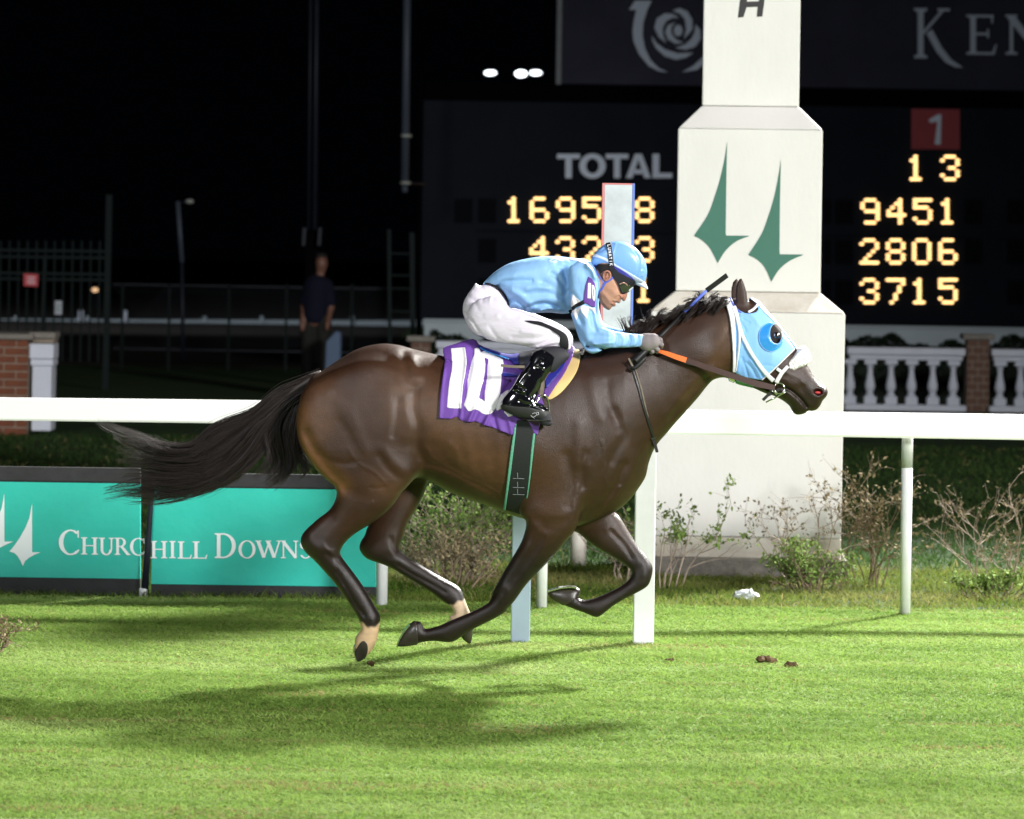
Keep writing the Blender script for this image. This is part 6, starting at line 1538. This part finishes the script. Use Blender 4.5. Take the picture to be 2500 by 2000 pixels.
cover('boot_cuff', boot_n, fT([(860, 130), (930, 100), (1100, 40), (1300, 40), (1440, 100), (1495, 220), (1440, 320), (1340, 400), (1250, 500), (1180, 560), (1120, 500), (1190, 270), (1100, 180), (1030, 130), (930, 110)]), 0.0035, M['boot_top'], bo_, y=(-.42, -.24), h=.003, yd=-.33, curve=2)
for k in range(5):
    x = 905 + k * 52; y_ = 330 - 18 + k * 34
    cover('boot_ridge', boot_n, fT([(x, y_), (x + 8, y_ + 3), (x + 122, y_ - 172), (x + 112, y_ - 178)]), 0.003, M['boot'], bo_, y=(-.42, -.24), h=.0024, yd=-.33)
cover('boot_sole', boot_n, fT([(178, 1162), (300, 1165), (500, 1190), (700, 1200), (900, 1250), (1095, 1290), (1130, 1400), (1158, 1540), (1060, 1570), (950, 1530), (900, 1440), (680, 1425), (560, 1405), (440, 1375), (320, 1315), (195, 1255)]), 0.0025, M['sole'], bo_, y=(-.42, -.24), h=.003, yd=-.33, curve=3)
cover('sole_welt', boot_n, fT(strip([(180, 1158), (300, 1150), (500, 1175), (700, 1190), (900, 1180), (1020, 1200), (1095, 1265)], 14)), 0.0045, M['boot'], bo_, y=(-.42, -.24), h=.0024, yd=-.33)
cover('toe_guard', boot_n, fT([(950, 1430), (1100, 1330), (1140, 1350), (1160, 1540), (1060, 1570), (960, 1530)]), 0.0048, M['boot_top'], bo_, y=(-.42, -.24), h=.003, yd=-.33)
cover('boot_mark', boot_n, fT(strip([(745, 1350), (780, 1390), (830, 1420)], 9)), 0.0042, M['white_ink'], bo_, y=(-.42, -.24), h=.002, yd=-.33)
cover('boot_mark', boot_n, fT(strip([(775, 1335), (820, 1310), (870, 1330), (840, 1370), (800, 1385)], 9)), 0.0042, M['white_ink'], bo_, y=(-.42, -.24), h=.002, yd=-.33)
cover('boot_mark', boot_n, fT(strip([(845, 1300), (890, 1300), (900, 1340), (870, 1355)], 9)), 0.0042, M['white_ink'], bo_, y=(-.42, -.24), h=.002, yd=-.33)

# head
head = Sil(fF([(480, 640), (560, 300), (800, 200), (1050, 250), (1250, 420), (1330, 600), (1330, 800), (1290, 930), (1250, 1010), (1200, 1080), (1165, 1120), (1135, 1160), (1128, 1200), (1118, 1250), (1095, 1310), (1072, 1335), (1045, 1335), (1015, 1305), (990, 1298),
               (985, 1320), (992, 1345), (965, 1385), (930, 1375), (900, 1360), (880, 1372), (888, 1405), (882, 1440), (850, 1452), (818, 1450), (800, 1470), (785, 1500), (745, 1522), (700, 1508), (640, 1465), (590, 1400), (555, 1330), (530, 1250), (500, 1180), (470, 1100), (460, 900)]),
           0.0, k=0.9, W=0.074, g=0.003, sub=4, wx=None)
cx_ = at(*fF([(1050, 1250)])[0], DC)
neck_ = caps(at(*fF([(620, 1000)])[0], DC), at(*fF([(330, 900)])[0], DC), .052, .062)
R_hd = relief([(fF([(965, 1235), (900, 1280), (850, 1340)]), 1.6, -1.4), (fF([(1010, 1180), (940, 1010), (860, 870)]), 2.5, -3), (fF([(620, 1180), (700, 1250), (760, 1330)]), 6, 3), (fF([(760, 1080), (860, 1150), (930, 1200)]), 7, 3), (fF([(800, 1440), (850, 1435), (885, 1445)]), 2, -2),
               (fF([(840, 1375), (880, 1378), (950, 1378)]), 1.2, -3), (fF([(990, 1220), (1020, 1240), (1010, 1290)]), 2, 4), (fF([(1000, 1290), (1040, 1310)]), 1.3, -4), (fF([(560, 1240), (620, 1380), (700, 1480)]), 5, 2), (fF([(850, 1410), (820, 1400)]), 2, 3), (fF([(860, 1330), (930, 1350)]), 2, 2.5)])
head_r = with_relief(head, R_hd, [head], 0.9)
# the body inside the clothes, one surface: head, neck, trunk, arms, legs
inner = union([head_r, neck_], 0.02)
def body_j(X, Y, Z):
    r = inner(X, Y, Z)
    r = smin(r, torso_u(X, Y, Z) + 0.032, 0.012)
    r = smin(r, br_u(X, Y, Z) + 0.018, 0.01)
    r = smin(r, np.minimum(boot_n(X, Y, Z), boot_f(X, Y, Z)) + 0.012, 0.008)
    return r
def skin_cols(V):
    c = np.tile([0.52, 0.27, 0.165], (len(V), 1))
    def mx(col, a):
        nonlocal c
        a = np.clip(a, 0, 1)[:, None]; c = c * (1 - a) + np.array(col) * a
    g = lambda pts, w: gauss(V, fF(pts), w, -.07)
    mx((0.42, 0.16, 0.12), .7 * g([(850, 1400), (880, 1420)], 5)); mx((0.44, 0.2, 0.14), .4 * g([(900, 1350), (960, 1365)], 3.5))
    mx((0.55, 0.2, 0.16), .6 * g([(1040, 1230), (1080, 1290)], 8)); mx((0.3, 0.15, 0.10), .5 * g([(640, 1430), (740, 1500), (790, 1470)], 8)); 
    mx((0.012, 0.009, 0.008), g([(480, 640), (600, 640), (760, 650)], 13)); mx((0.02, 0.014, 0.012), .9 * g([(560, 760), (600, 840)], 6))
    return c
lo, hi = rng3(fA([(90, 130), (1660, 1700)]), -.42, .42)
grow('body', body_j, lo, hi, .0052, M['skin'], jk, smooth=1, cols=skin_cols)
# finer face over the same form
lo, hi = rng3(fF([(440, 640), (1200, 1530)]), -.1, .1, .01)
grow('face', lambda X, Y, Z: np.maximum(inner(X, Y, Z) - 0.0012, -sdpoly(X[:, 0, :], Z[:, 0, :], P2(fF([(420, 620), (1320, 620), (1320, 1560), (420, 1560)]), 0))[:, None, :]), lo, hi, .0021, M['skin'], jk, smooth=1, cols=skin_cols)
def skp(p, extra=0.0, sil=head):
    q = fF([p])[0]; w = at(q[0], q[1], DC - .07); return (w[0], sil.near_y(w[0], w[2]) - extra, w[2])
# ear
ex = skp((700, 820))
eb = MB()
ol = cr([skp(p, e) for p, e in (((640, 770), .004), ((680, 715), .010), ((740, 715), .010), ((780, 770), .006), ((770, 850), .004), ((730, 890), .003), ((690, 905), .005), ((650, 880), .006), ((630, 820), .005))], 4)
eb.tube([tuple(p) for p in ol] + [tuple(ol[0])], .0042, 7)
eb.tube([skp((720, 760), .006), skp((700, 820), .009), skp((690, 870), .008)], .0045, 7)
eb.tube([skp((650, 790), .002), skp((665, 850), .004), skp((680, 890), .005)], .006, 7)
me_ = eb.mesh('ear'); a_ = me_.color_attributes.new('Col', 'FLOAT_COLOR', 'POINT'); a_.data.foreach_set('color', np.tile([.46, .2, .13, 1], len(me_.vertices)).astype(np.float32))
link('ear', me_, M['skin'], jk, True)
tb = MB().box(-.0035, .0035, -.004, .004, -.0022, .0022).bevel(.001, 1); tb_ = tb.build('teeth', M['white_ink'], jk); q = at(*fF([(888, 1385)])[0], DC); tb_.location = (q[0], -.012, q[2])

# helmet
hel = thing  # (helmet pieces are clothing of the rider)
hel_pts = fF([(366, 520), (378, 450), (420, 370), (480, 290), (560, 212), (640, 155), (720, 115), (800, 90), (880, 78), (980, 80), (1080, 98), (1180, 140), (1290, 205), (1390, 300), (1470, 410), (1520, 520), (1545, 640), (1548, 760), (1532, 860), (1500, 930), (1440, 975), (1340, 950), (1200, 890), (1080, 820), (960, 750), (860, 690), (760, 640), (640, 605), (520, 600), (430, 610), (385, 580)])
hsil = Sil(hel_pts, 0.0, k=1.15, W=0.106, g=0.003, sub=4)
R_hl = relief([(fF([(900, 130), (860, 300), (850, 520)]), 2, 1.5), (fF([(1290, 260), (1380, 420), (1390, 640), (1330, 820)]), 3, -2.5), (fF([(480, 300), (600, 280), (700, 200)]), 3, -2), (fF([(1340, 250), (1440, 420), (1500, 620)]), 4, 2), (fF([(1440, 720), (1480, 700), (1510, 760), (1460, 820)]), 1.5, 1.5)])
lo, hi = rng3(fF([(360, 70), (1580, 1110)]), -.12, .12, .01)
hm = grow('helmet', with_relief(hsil, R_hl, [hsil]), lo, hi, .003, M['helmet'], jk, smooth=1)
peak = Sil(fF([(1300, 880), (1400, 900), (1500, 940), (1560, 1040), (1575, 1080), (1555, 1100), (1480, 1070), (1380, 1020), (1260, 960)]), 0, k=1.4, W=.075, g=.0025, sub=3)
grow('helmet_peak', peak, lo, hi, .003, M['helmet_white'], hm, smooth=1)
cover('helmet_band', hsil, fF([(455, 345), (560, 385), (700, 440), (800, 500), (900, 570), (1050, 660), (1200, 750), (1350, 840), (1490, 925), (1470, 990), (1350, 960), (1200, 880), (1080, 810), (960, 740), (870, 690), (800, 600), (740, 540), (620, 470), (500, 425), (415, 400)]), .0022, M['helmet_white'], hm, y=(-.13, .13), h=.0026, yd=-.08, curve=2)
cover('helmet_rim', hsil, fF(strip([(880, 705), (980, 755), (1080, 815), (1160, 870), (1180, 895)], [26, 40, 46, 40, 20])), .0045, M['royal'], hm, y=(-.13, .13), h=.0025, yd=-.08)
cover('helmet_rim', hsil, fF([(390, 590), (460, 585), (550, 600), (500, 660), (440, 650)]), .003, M['navy'], hm, y=(-.13, .13), h=.0025, yd=-.08, curve=3)
gst = cover('goggle_strap', union([hsil, head], .004), fF([(688, 125), (700, 112), (780, 92), (800, 150), (820, 300), (842, 480), (860, 600), (890, 690), (930, 760), (880, 860), (840, 830), (790, 740), (750, 660), (745, 560), (725, 400), (700, 200)]), .0048, M['black_cloth'], jk, y=(-.13, .13), h=.0026, yd=-.08)
# white letters printed along the strap, turned a quarter
def strap_letters(txt, p0, p1, hw, m, par, dep):
    p0 = np.array(p0, float); p1 = np.array(p1, float); u = p1 - p0; n = len(txt); L_ = np.linalg.norm(u); u /= L_; v = np.array([u[1], -u[0]])
    st_ = L_ / n
    for i, ch in enumerate(txt):
        w, polys = G2[ch]
        b = MB()
        for k, q in enumerate(polys):
            pts = []
            for (a, c) in q:
                p = p0 + u * (i + .1 + .8 * a) * st_ + v * (c - .5) * 2 * hw
                pts.append(p)
            ws = [at(*fF([tuple(p)])[0], DC - .09) for p in pts]
            yv = min(hsil.near_y(w_[0], w_[2]) for w_ in ws) - dep - k * .0001
            b.prism([(w_[0], w_[2]) for w_ in ws], yv, yv + .004)
        b.build('strap_letter', m, par)
bb = lambda x0, y0, x1, y1, t=.2: bar(x0, y0, x1, y1, t)
G2 = {'L': (1, bb(.15, 0, .15, 1) + bb(.1, .1, .9, .1)), 'U': (1, bb(.15, .1, .15, 1) + bb(.85, .1, .85, 1) + bb(.05, .1, .95, .1)), 'N': (1, bb(.15, 0, .15, 1) + bb(.85, 0, .85, 1) + bb(.15, .95, .85, .05)),
      'A': (1, bb(.1, 0, .5, 1) + bb(.9, 0, .5, 1) + bb(.25, .35, .75, .35, .15)), 'T': (1, bb(.5, 0, .5, 1) + bb(.05, .9, .95, .9)), 'I': (1, bb(.5, 0, .5, 1)), 'K': (1, bb(.15, 0, .15, 1) + bb(.2, .45, .9, 1) + bb(.35, .55, .9, 0))}
strap_letters('LUNATIK', (748, 140), (802, 600), 32, M['white_ink'], gst, .0075)
for k in range(5):
    q = at(*fF([(1335 + k * 28, 885 + k * 15)])[0], DC - .07); yv = min(hsil.near_y(q[0], q[2]), -.02) - .004
    MB().prism([(q[0], q[2]), (q[0] + .0018, q[2] - .001), (q[0] + .001, q[2] + .003)], yv, yv + .003).build('band_print', M['black_cloth'], jk)
# dark liner under the helmet edge and cropped hair behind the ear
cover('helmet_liner', head, fF([(840, 640), (880, 700), (980, 765), (1080, 822), (1200, 880), (1335, 950), (1345, 760), (1200, 560), (1000, 420), (800, 400)]), .0035, M['navy'], hm, y=(-.12, .12), h=.0026, yd=-.07)
cover('hair', head, fF([(470, 560), (800, 560), (800, 660), (770, 700), (700, 690), (630, 720), (590, 770), (560, 820), (530, 770), (500, 700)]), .0022, M['short_hair'], jk, y=(-.12, .12), h=.0026, yd=-.07)
# goggles
cover('goggle_frame', head, fF([(860, 640), (940, 720), (1080, 800), (1240, 880), (1310, 960), (1275, 1045), (1225, 1100), (1180, 1145), (1120, 1175), (1060, 1195), (1010, 1182), (975, 1110), (940, 1010), (900, 930), (850, 860), (800, 780)]), .006, M['black_cloth'], jk, y=(-.12, .12), h=.0024, yd=-.07, curve=2)
cover('goggle_lens', head, fF([(965, 965), (1020, 935), (1090, 945), (1150, 990), (1250, 1045), (1225, 1090), (1170, 1135), (1100, 1165), (1045, 1170), (1010, 1120), (975, 1040)]), .0075, M['lens'], jk, y=(-.12, .12), h=.0022, yd=-.07, curve=3)
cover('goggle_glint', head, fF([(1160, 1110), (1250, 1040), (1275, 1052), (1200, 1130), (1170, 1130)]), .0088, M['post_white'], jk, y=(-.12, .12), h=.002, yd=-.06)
cover('brow', head, fF(strip([(975, 990), (1040, 955), (1110, 975), (1140, 1020)], 22)), .0085, M['skin_plain'] if 'skin_plain' in M else M['tan_leather'], jk, y=(-.12, -.01), h=.002, yd=-.07)
# chin straps
cover('chin_strap', union([head, neck_], .01), fF(strip([(835, 835), (760, 890), (660, 960), (610, 1060), (550, 1160), (510, 1240), (495, 1330)], [56, 60, 66, 62, 64, 66, 60])), .0045, M['royal'], jk, y=(-.12, .12), h=.0024, yd=-.07)
cover('chin_strap', union([head, neck_], .01), fF(strip([(410, 640), (480, 720), (540, 810), (600, 900), (625, 960)], [60, 56, 46, 40, 36])), .004, M['royal'], jk, y=(-.12, .12), h=.0024, yd=-.07)
# collar
cover('collar', union([torso, neck_], .015), fA([(1120, 292), (1190, 315), (1205, 380), (1245, 440), (1262, 500), (1250, 560), (1215, 520), (1195, 440), (1160, 370), (1110, 330)]), .006, M['silk'], jck, y=(-.22, .22), h=.0035, yd=-.08, curve=2)
# white figures on the silks, arm band with the number
sl_f = jacket
cover('silk_diamond', sl_f, fA([(1030, 578), (1060, 610), (1115, 660), (1020, 700), (1012, 650)]), .0028, M['silk_white'], jck, y=(-.34, -.05), h=.003, yd=-.23)
cover('silk_diamond', sl_f, fA([(1020, 725), (1115, 672), (1215, 700), (1222, 760), (1200, 730), (1165, 700), (1150, 790), (1105, 740), (1090, 700), (1060, 805)]), .0028, M['silk_white'], jck, y=(-.34, -.05), h=.003, yd=-.23)
cover('silk_collar_flash', sl_f, fA([(1000, 275), (1120, 288), (1190, 322), (1150, 335), (1060, 300), (1010, 292)]), .0028, M['silk_white'], jck, y=(-.25, .25), h=.003, yd=-.1)
for ln in ([(830, 305), (860, 285), (900, 280), (880, 300), (840, 312)], [(905, 290), (930, 300), (955, 298)], [(860, 318), (890, 310), (900, 300)]):
    cover('back_print', sl_f, fA(strip(ln, 6)), .0028, M['silk_white'], jck, y=(-.25, .0), h=.0022, yd=-.1)
cover('arm_elastic', sl_f, fA([(1018, 690), (1050, 665), (1120, 628), (1132, 662), (1060, 695), (1030, 722)]), .005, M['black_cloth'], jck, y=(-.34, -.05), h=.003, yd=-.24)
ab = cover('arm_band', sl_f, fA([(1160, 432), (1190, 450), (1215, 490), (1226, 560), (1222, 640), (1218, 690), (1196, 692), (1150, 665), (1118, 650), (1124, 580), (1138, 500)]), .0055, M['purple'], jk, y=(-.34, -.05), h=.003, yd=-.24)
cover('arm_digit', sl_f, fA([(1157, 483), (1183, 488), (1182, 620), (1150, 615), (1152, 550)]), .0082, M['num_white'], ab, y=(-.34, -.05), h=.0024, yd=-.24)
cover('arm_digit', sl_f, fA([(1187, 500), (1205, 505), (1220, 550), (1218, 620), (1210, 645), (1193, 620), (1188, 560)]), .0082, M['num_white'], ab, y=(-.34, -.05), h=.0024, yd=-.24)
cover('arm_digit_slot', sl_f, fA(strip([(1203, 535), (1206, 600)], 4)), .0105, M['purple'], ab, y=(-.34, -.05), h=.002, yd=-.24)
cover('cuff', sl_f, fA(strip([(1625, 925), (1638, 965), (1620, 1015)], 12)), .003, M['silk_white'], jck, y=(-.3, -.05), h=.0026, yd=-.17)

# gloved hands, five fingers each, closed on the rein and whip
def g3(x, y, dep): p = fG([(x, y)])[0]; return np.array(at(p[0], p[1], DC + dep))
def hand(sy, dx=0):
    q = lambda x, y, d: g3(x + dx, y, d) * np.array([1, sy, 1])
    palm = union([caps(q(690, 570, -.165), q(760, 590, -.165), .029, .033), caps(q(780, 560, -.165), q(900, 540, -.17), .031, .027), caps(q(790, 640, -.165), q(880, 640, -.165), .030, .026), caps(q(840, 600, -.175), q(900, 590, -.178), .026, .026)], .02)
    fs = [palm]
    for chain in (((930, 515, -.170), (1035, 545, -.174), (1050, 585, -.155), (985, 610, -.137)),
                  ((940, 590, -.176), (1060, 640, -.180), (1055, 675, -.158), (975, 680, -.138)),
                  ((905, 650, -.176), (985, 730, -.180), (965, 765, -.158), (900, 745, -.138)),
                  ((850, 680, -.170), (890, 775, -.174), (865, 795, -.156), (820, 765, -.138))):
        pts = [q(*c) for c in chain]
        rr = [.0112, .0102, .0092, .008] if chain[0][0] > 870 else [.0095, .009, .0082, .0075]
        for a, b, r0, r1 in zip(pts, pts[1:], rr, rr[1:]): fs.append(caps(a, b, r0, r1))
    th = [q(800, 520, -.15), q(900, 480, -.13), q(990, 500, -.118), q(1010, 540, -.112)]
    tb_ = [caps(a, b, r0, r1) for a, b, r0, r1 in zip(th, th[1:], (.014, .0125, .011), (.0125, .011, .0095))]
    return union(fs + tb_, .0022)
for sy, dx in ((-1, 0), ):
    pass
hn = hand(1, 0)
P = g3(850, 620, -.16); R_ = .075
grow('glove', hn, (P[0] - R_, -.24, P[2] - R_), (P[0] + R_, -.08, P[2] + R_), .0019, M['glove'], jk, smooth=1)
P = g3(850, 620, .16)
grow('glove', hand(-1, -10), (P[0] - R_, .08, P[2] - R_), (P[0] + R_, .24, P[2] + R_), .0035, M['glove'], jk, smooth=1)

# whip
wp = thing('riding_whip', 'black riding whip with blue shaft and flat square tip held past the horse neck', 'whip', tuple(g3(560, 960, -.17)))
w0, w1 = g3(545, 960, -.19), g3(900, 620, -.150)
MB().tube([tuple(w0), tuple(w0 * .97 + w1 * .03), tuple(w0 * .3 + w1 * .7), tuple(w1)], [.0145, .0155, .014, .012], 12).build('grip', M['whip'], wp, True)
MB().tube([tuple(g3(470, 1090, -.19)), tuple(g3(560, 1085, -.19)), tuple(g3(690, 950, -.185)), tuple(g3(760, 860, -.18))], [.008, .010, .011, .009], 8).build('grip_tail', M['whip'], wp, True)
tipb = fB([(590, 490), (715, 372), (775, 310), (950, 180)])
t0 = np.array(at(*tipb[0], DC - .075)); t1 = np.array(at(*tipb[2], DC - .06)); t2 = np.array(at(*tipb[3], DC - .05))
MB().tube([tuple(w1), tuple(g3(1100, 420, -.13)), tuple(t0)], [.0095, .009, .006], 10).build('shaft_black', M['whip'], wp, True)
MB().tube([tuple(t0), tuple(t1)], [.0075, .0065], 10).build('shaft_blue', M['royal'], wp, True)
MB().ribbon([tuple(t1), tuple(t2)], .024, .006, (1, 0, 1)).build('popper', M['whip'], wp)
# ================================================================== GRASS AND SMALL THINGS ON THE GROUND
M['blade'] = mat('grass_blade', (0.12, 0.24, 0.03), 0.85, 0.08, vcol=True, noise=0.2, nscale=6)
_nt = M['blade'].node_tree; _b = _nt.nodes['Principled BSDF']; _o = _nt.nodes['Material Output']
_t = _nt.nodes.new('ShaderNodeBsdfTranslucent'); _m = _nt.nodes.new('ShaderNodeMixShader'); _m.inputs[0].default_value = 0.42
_nt.links.new(_b.inputs['Base Color'].links[0].from_socket, _t.inputs[0])
_nt.links.new(_b.outputs[0], _m.inputs[1]); _nt.links.new(_t.outputs[0], _m.inputs[2]); _nt.links.new(_m.outputs[0], _o.inputs[0])
def vnoise(x, y, s, seed):
    r = np.random.default_rng(seed); T = r.random((64, 64))
    u, v = x * s, y * s; i, j = np.floor(u).astype(int), np.floor(v).astype(int); a, b = u - i, v - j; a = a * a * (3 - 2 * a); b = b * b * (3 - 2 * b)
    g = lambda p, q: T[p % 64, q % 64]
    return (g(i, j) * (1 - a) + g(i + 1, j) * a) * (1 - b) + (g(i, j + 1) * (1 - a) + g(i + 1, j + 1) * a) * b
def blades(name, n, ylo, yhi, h0, h1, seed, lean, cols, zoff, m, wid=.0022, xm=1.12, label=None):
    r = np.random.default_rng(seed)
    d = DC + ylo + (yhi - ylo) * r.random(n) ** 1.0
    hw = 1250 * d / FPX * xm
    x = r.uniform(-1, 1, n) * hw; y = d - DC
    z0 = gz(x, y) * np.clip((4.0 - np.abs(y)) / 1.0, 0, 1) * (np.abs(x) < 12) + zoff
    cl = vnoise(x * .6, y * 1.6, 1.3, seed) * .6 + vnoise(x, y * 2, 5, seed + 1) * .4
    h = (h0 + (h1 - h0) * r.random(n) ** 1.6) * (0.35 + 1.3 * cl)
    th = r.uniform(0, math.pi, n); wv = np.stack([np.cos(th), np.sin(th), 0 * th], 1) * wid * r.uniform(.7, 1.5, (n, 1))
    ln = np.stack([r.normal(0, lean, n), r.normal(0, lean, n), np.ones(n)], 1); ln[:, 2] *= .9
    p = np.stack([x, y, z0], 1)
    mid = p + ln * h[:, None] * .55; tip = p + (ln * np.array([1.9, 1.9, 1.0])) * h[:, None]
    V = np.stack([p - wv, p + wv, mid + wv * .7, mid - wv * .7, tip], 1)          # 5 verts
    V = V.reshape(-1, 3); b = np.arange(n) * 5
    F = np.concatenate([np.stack([b, b + 1, b + 2, b + 3], 1), np.stack([b + 3, b + 2, b + 4, b + 4], 1)])
    F3 = np.concatenate([np.stack([b, b + 1, b + 2], 1), np.stack([b, b + 2, b + 3], 1), np.stack([b + 3, b + 2, b + 4], 1)])
    c0, c1, c2 = [np.array(c) for c in cols]
    t = np.clip(vnoise(x * .35, y * 2.0, 1.3, seed + 5) * .75 + vnoise(x * .6, y * 3.2, 3.5, seed + 6) * .5 + r.random(n) * .2 - .25, 0, 1)[:, None]
    col = np.where(t < .5, c0 * (1 - 2 * t) + c1 * 2 * t, c1 * (2 - 2 * t) + c2 * (2 * t - 1))
    dm = np.clip((vnoise(x * .5, y * 2.5, 2.2, seed + 9) - .8) / .15, 0, 1)
    dry = (r.random(n) < .035 + .4 * dm)[:, None]; col = np.where(dry, np.array([.30, .25, .10]), col)
    col = np.repeat(col, 5, 0)
    o = mesh_np(name, V, F3, m, None, False, col)
    return tag(o, kind='stuff')
tg_c = ((0.135, 0.235, 0.042), (0.235, 0.36, 0.075), (0.34, 0.44, 0.145))
g1 = blades('grass', 480000, -4.6, turf_y + .02, .006, .019, 3, 1.0, tg_c, .012, M['blade'], .0028, 1.5)
g2 = blades('rough_grass', 60000, turf_y - .05, 6.4, .02, .06, 4, .45, ((0.06, 0.12, 0.015), (0.14, 0.19, 0.035), (0.26, 0.23, 0.09)), .0, M['blade'], .003, 1.5)
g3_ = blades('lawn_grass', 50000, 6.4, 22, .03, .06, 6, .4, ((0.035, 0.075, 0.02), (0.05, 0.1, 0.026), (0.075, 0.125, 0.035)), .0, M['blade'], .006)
def clod(px, py, r_, lbl, seed):
    dd = FPX * 2 / (py - YH); q = at(px, py, dd); rr = random.Random(seed); b = MB()
    for _ in range(5): b.sphere((q[0] + rr.uniform(-r_, r_), q[1] + rr.uniform(-r_, r_), .02 + rr.uniform(0, r_ * .4)), r_ * rr.uniform(.4, .8), 8, (1.2, 1, .7))
    for v in b.bm.verts: v.co += Vector((rr.gauss(0, .004), rr.gauss(0, .004), rr.gauss(0, .004)))
    tag(b.build('turf_clod', M['divot'], None), lbl, 'clod')
clod(1870, 1616, .035, 'larger brown turf clod on the grass below the pillar', 1)
clod(1928, 1626, .024, 'small brown turf clod just right of the larger one', 2)
clod(905, 1636, .013, 'pale brown clod on the grass under the trailing hind hoof', 3)
clod(1636, 1618, .012, 'tiny brown crumb of soil right of the finish post legs', 4)

# things of one kind share a group
GROUPS = {'bush': 'shrubs growing behind the running rail', 'balustrade': 'white stone balustrades under the tote board', 'pier': 'brick piers along the balustrade', 'banner': 'teal banners along the turf edge', 'clod': 'loose turf clods on the grass'}
for o in list(COL.objects):
    if o.parent is None and o.get('category') in GROUPS and not o.get('group'): o['group'] = GROUPS[o['category']]
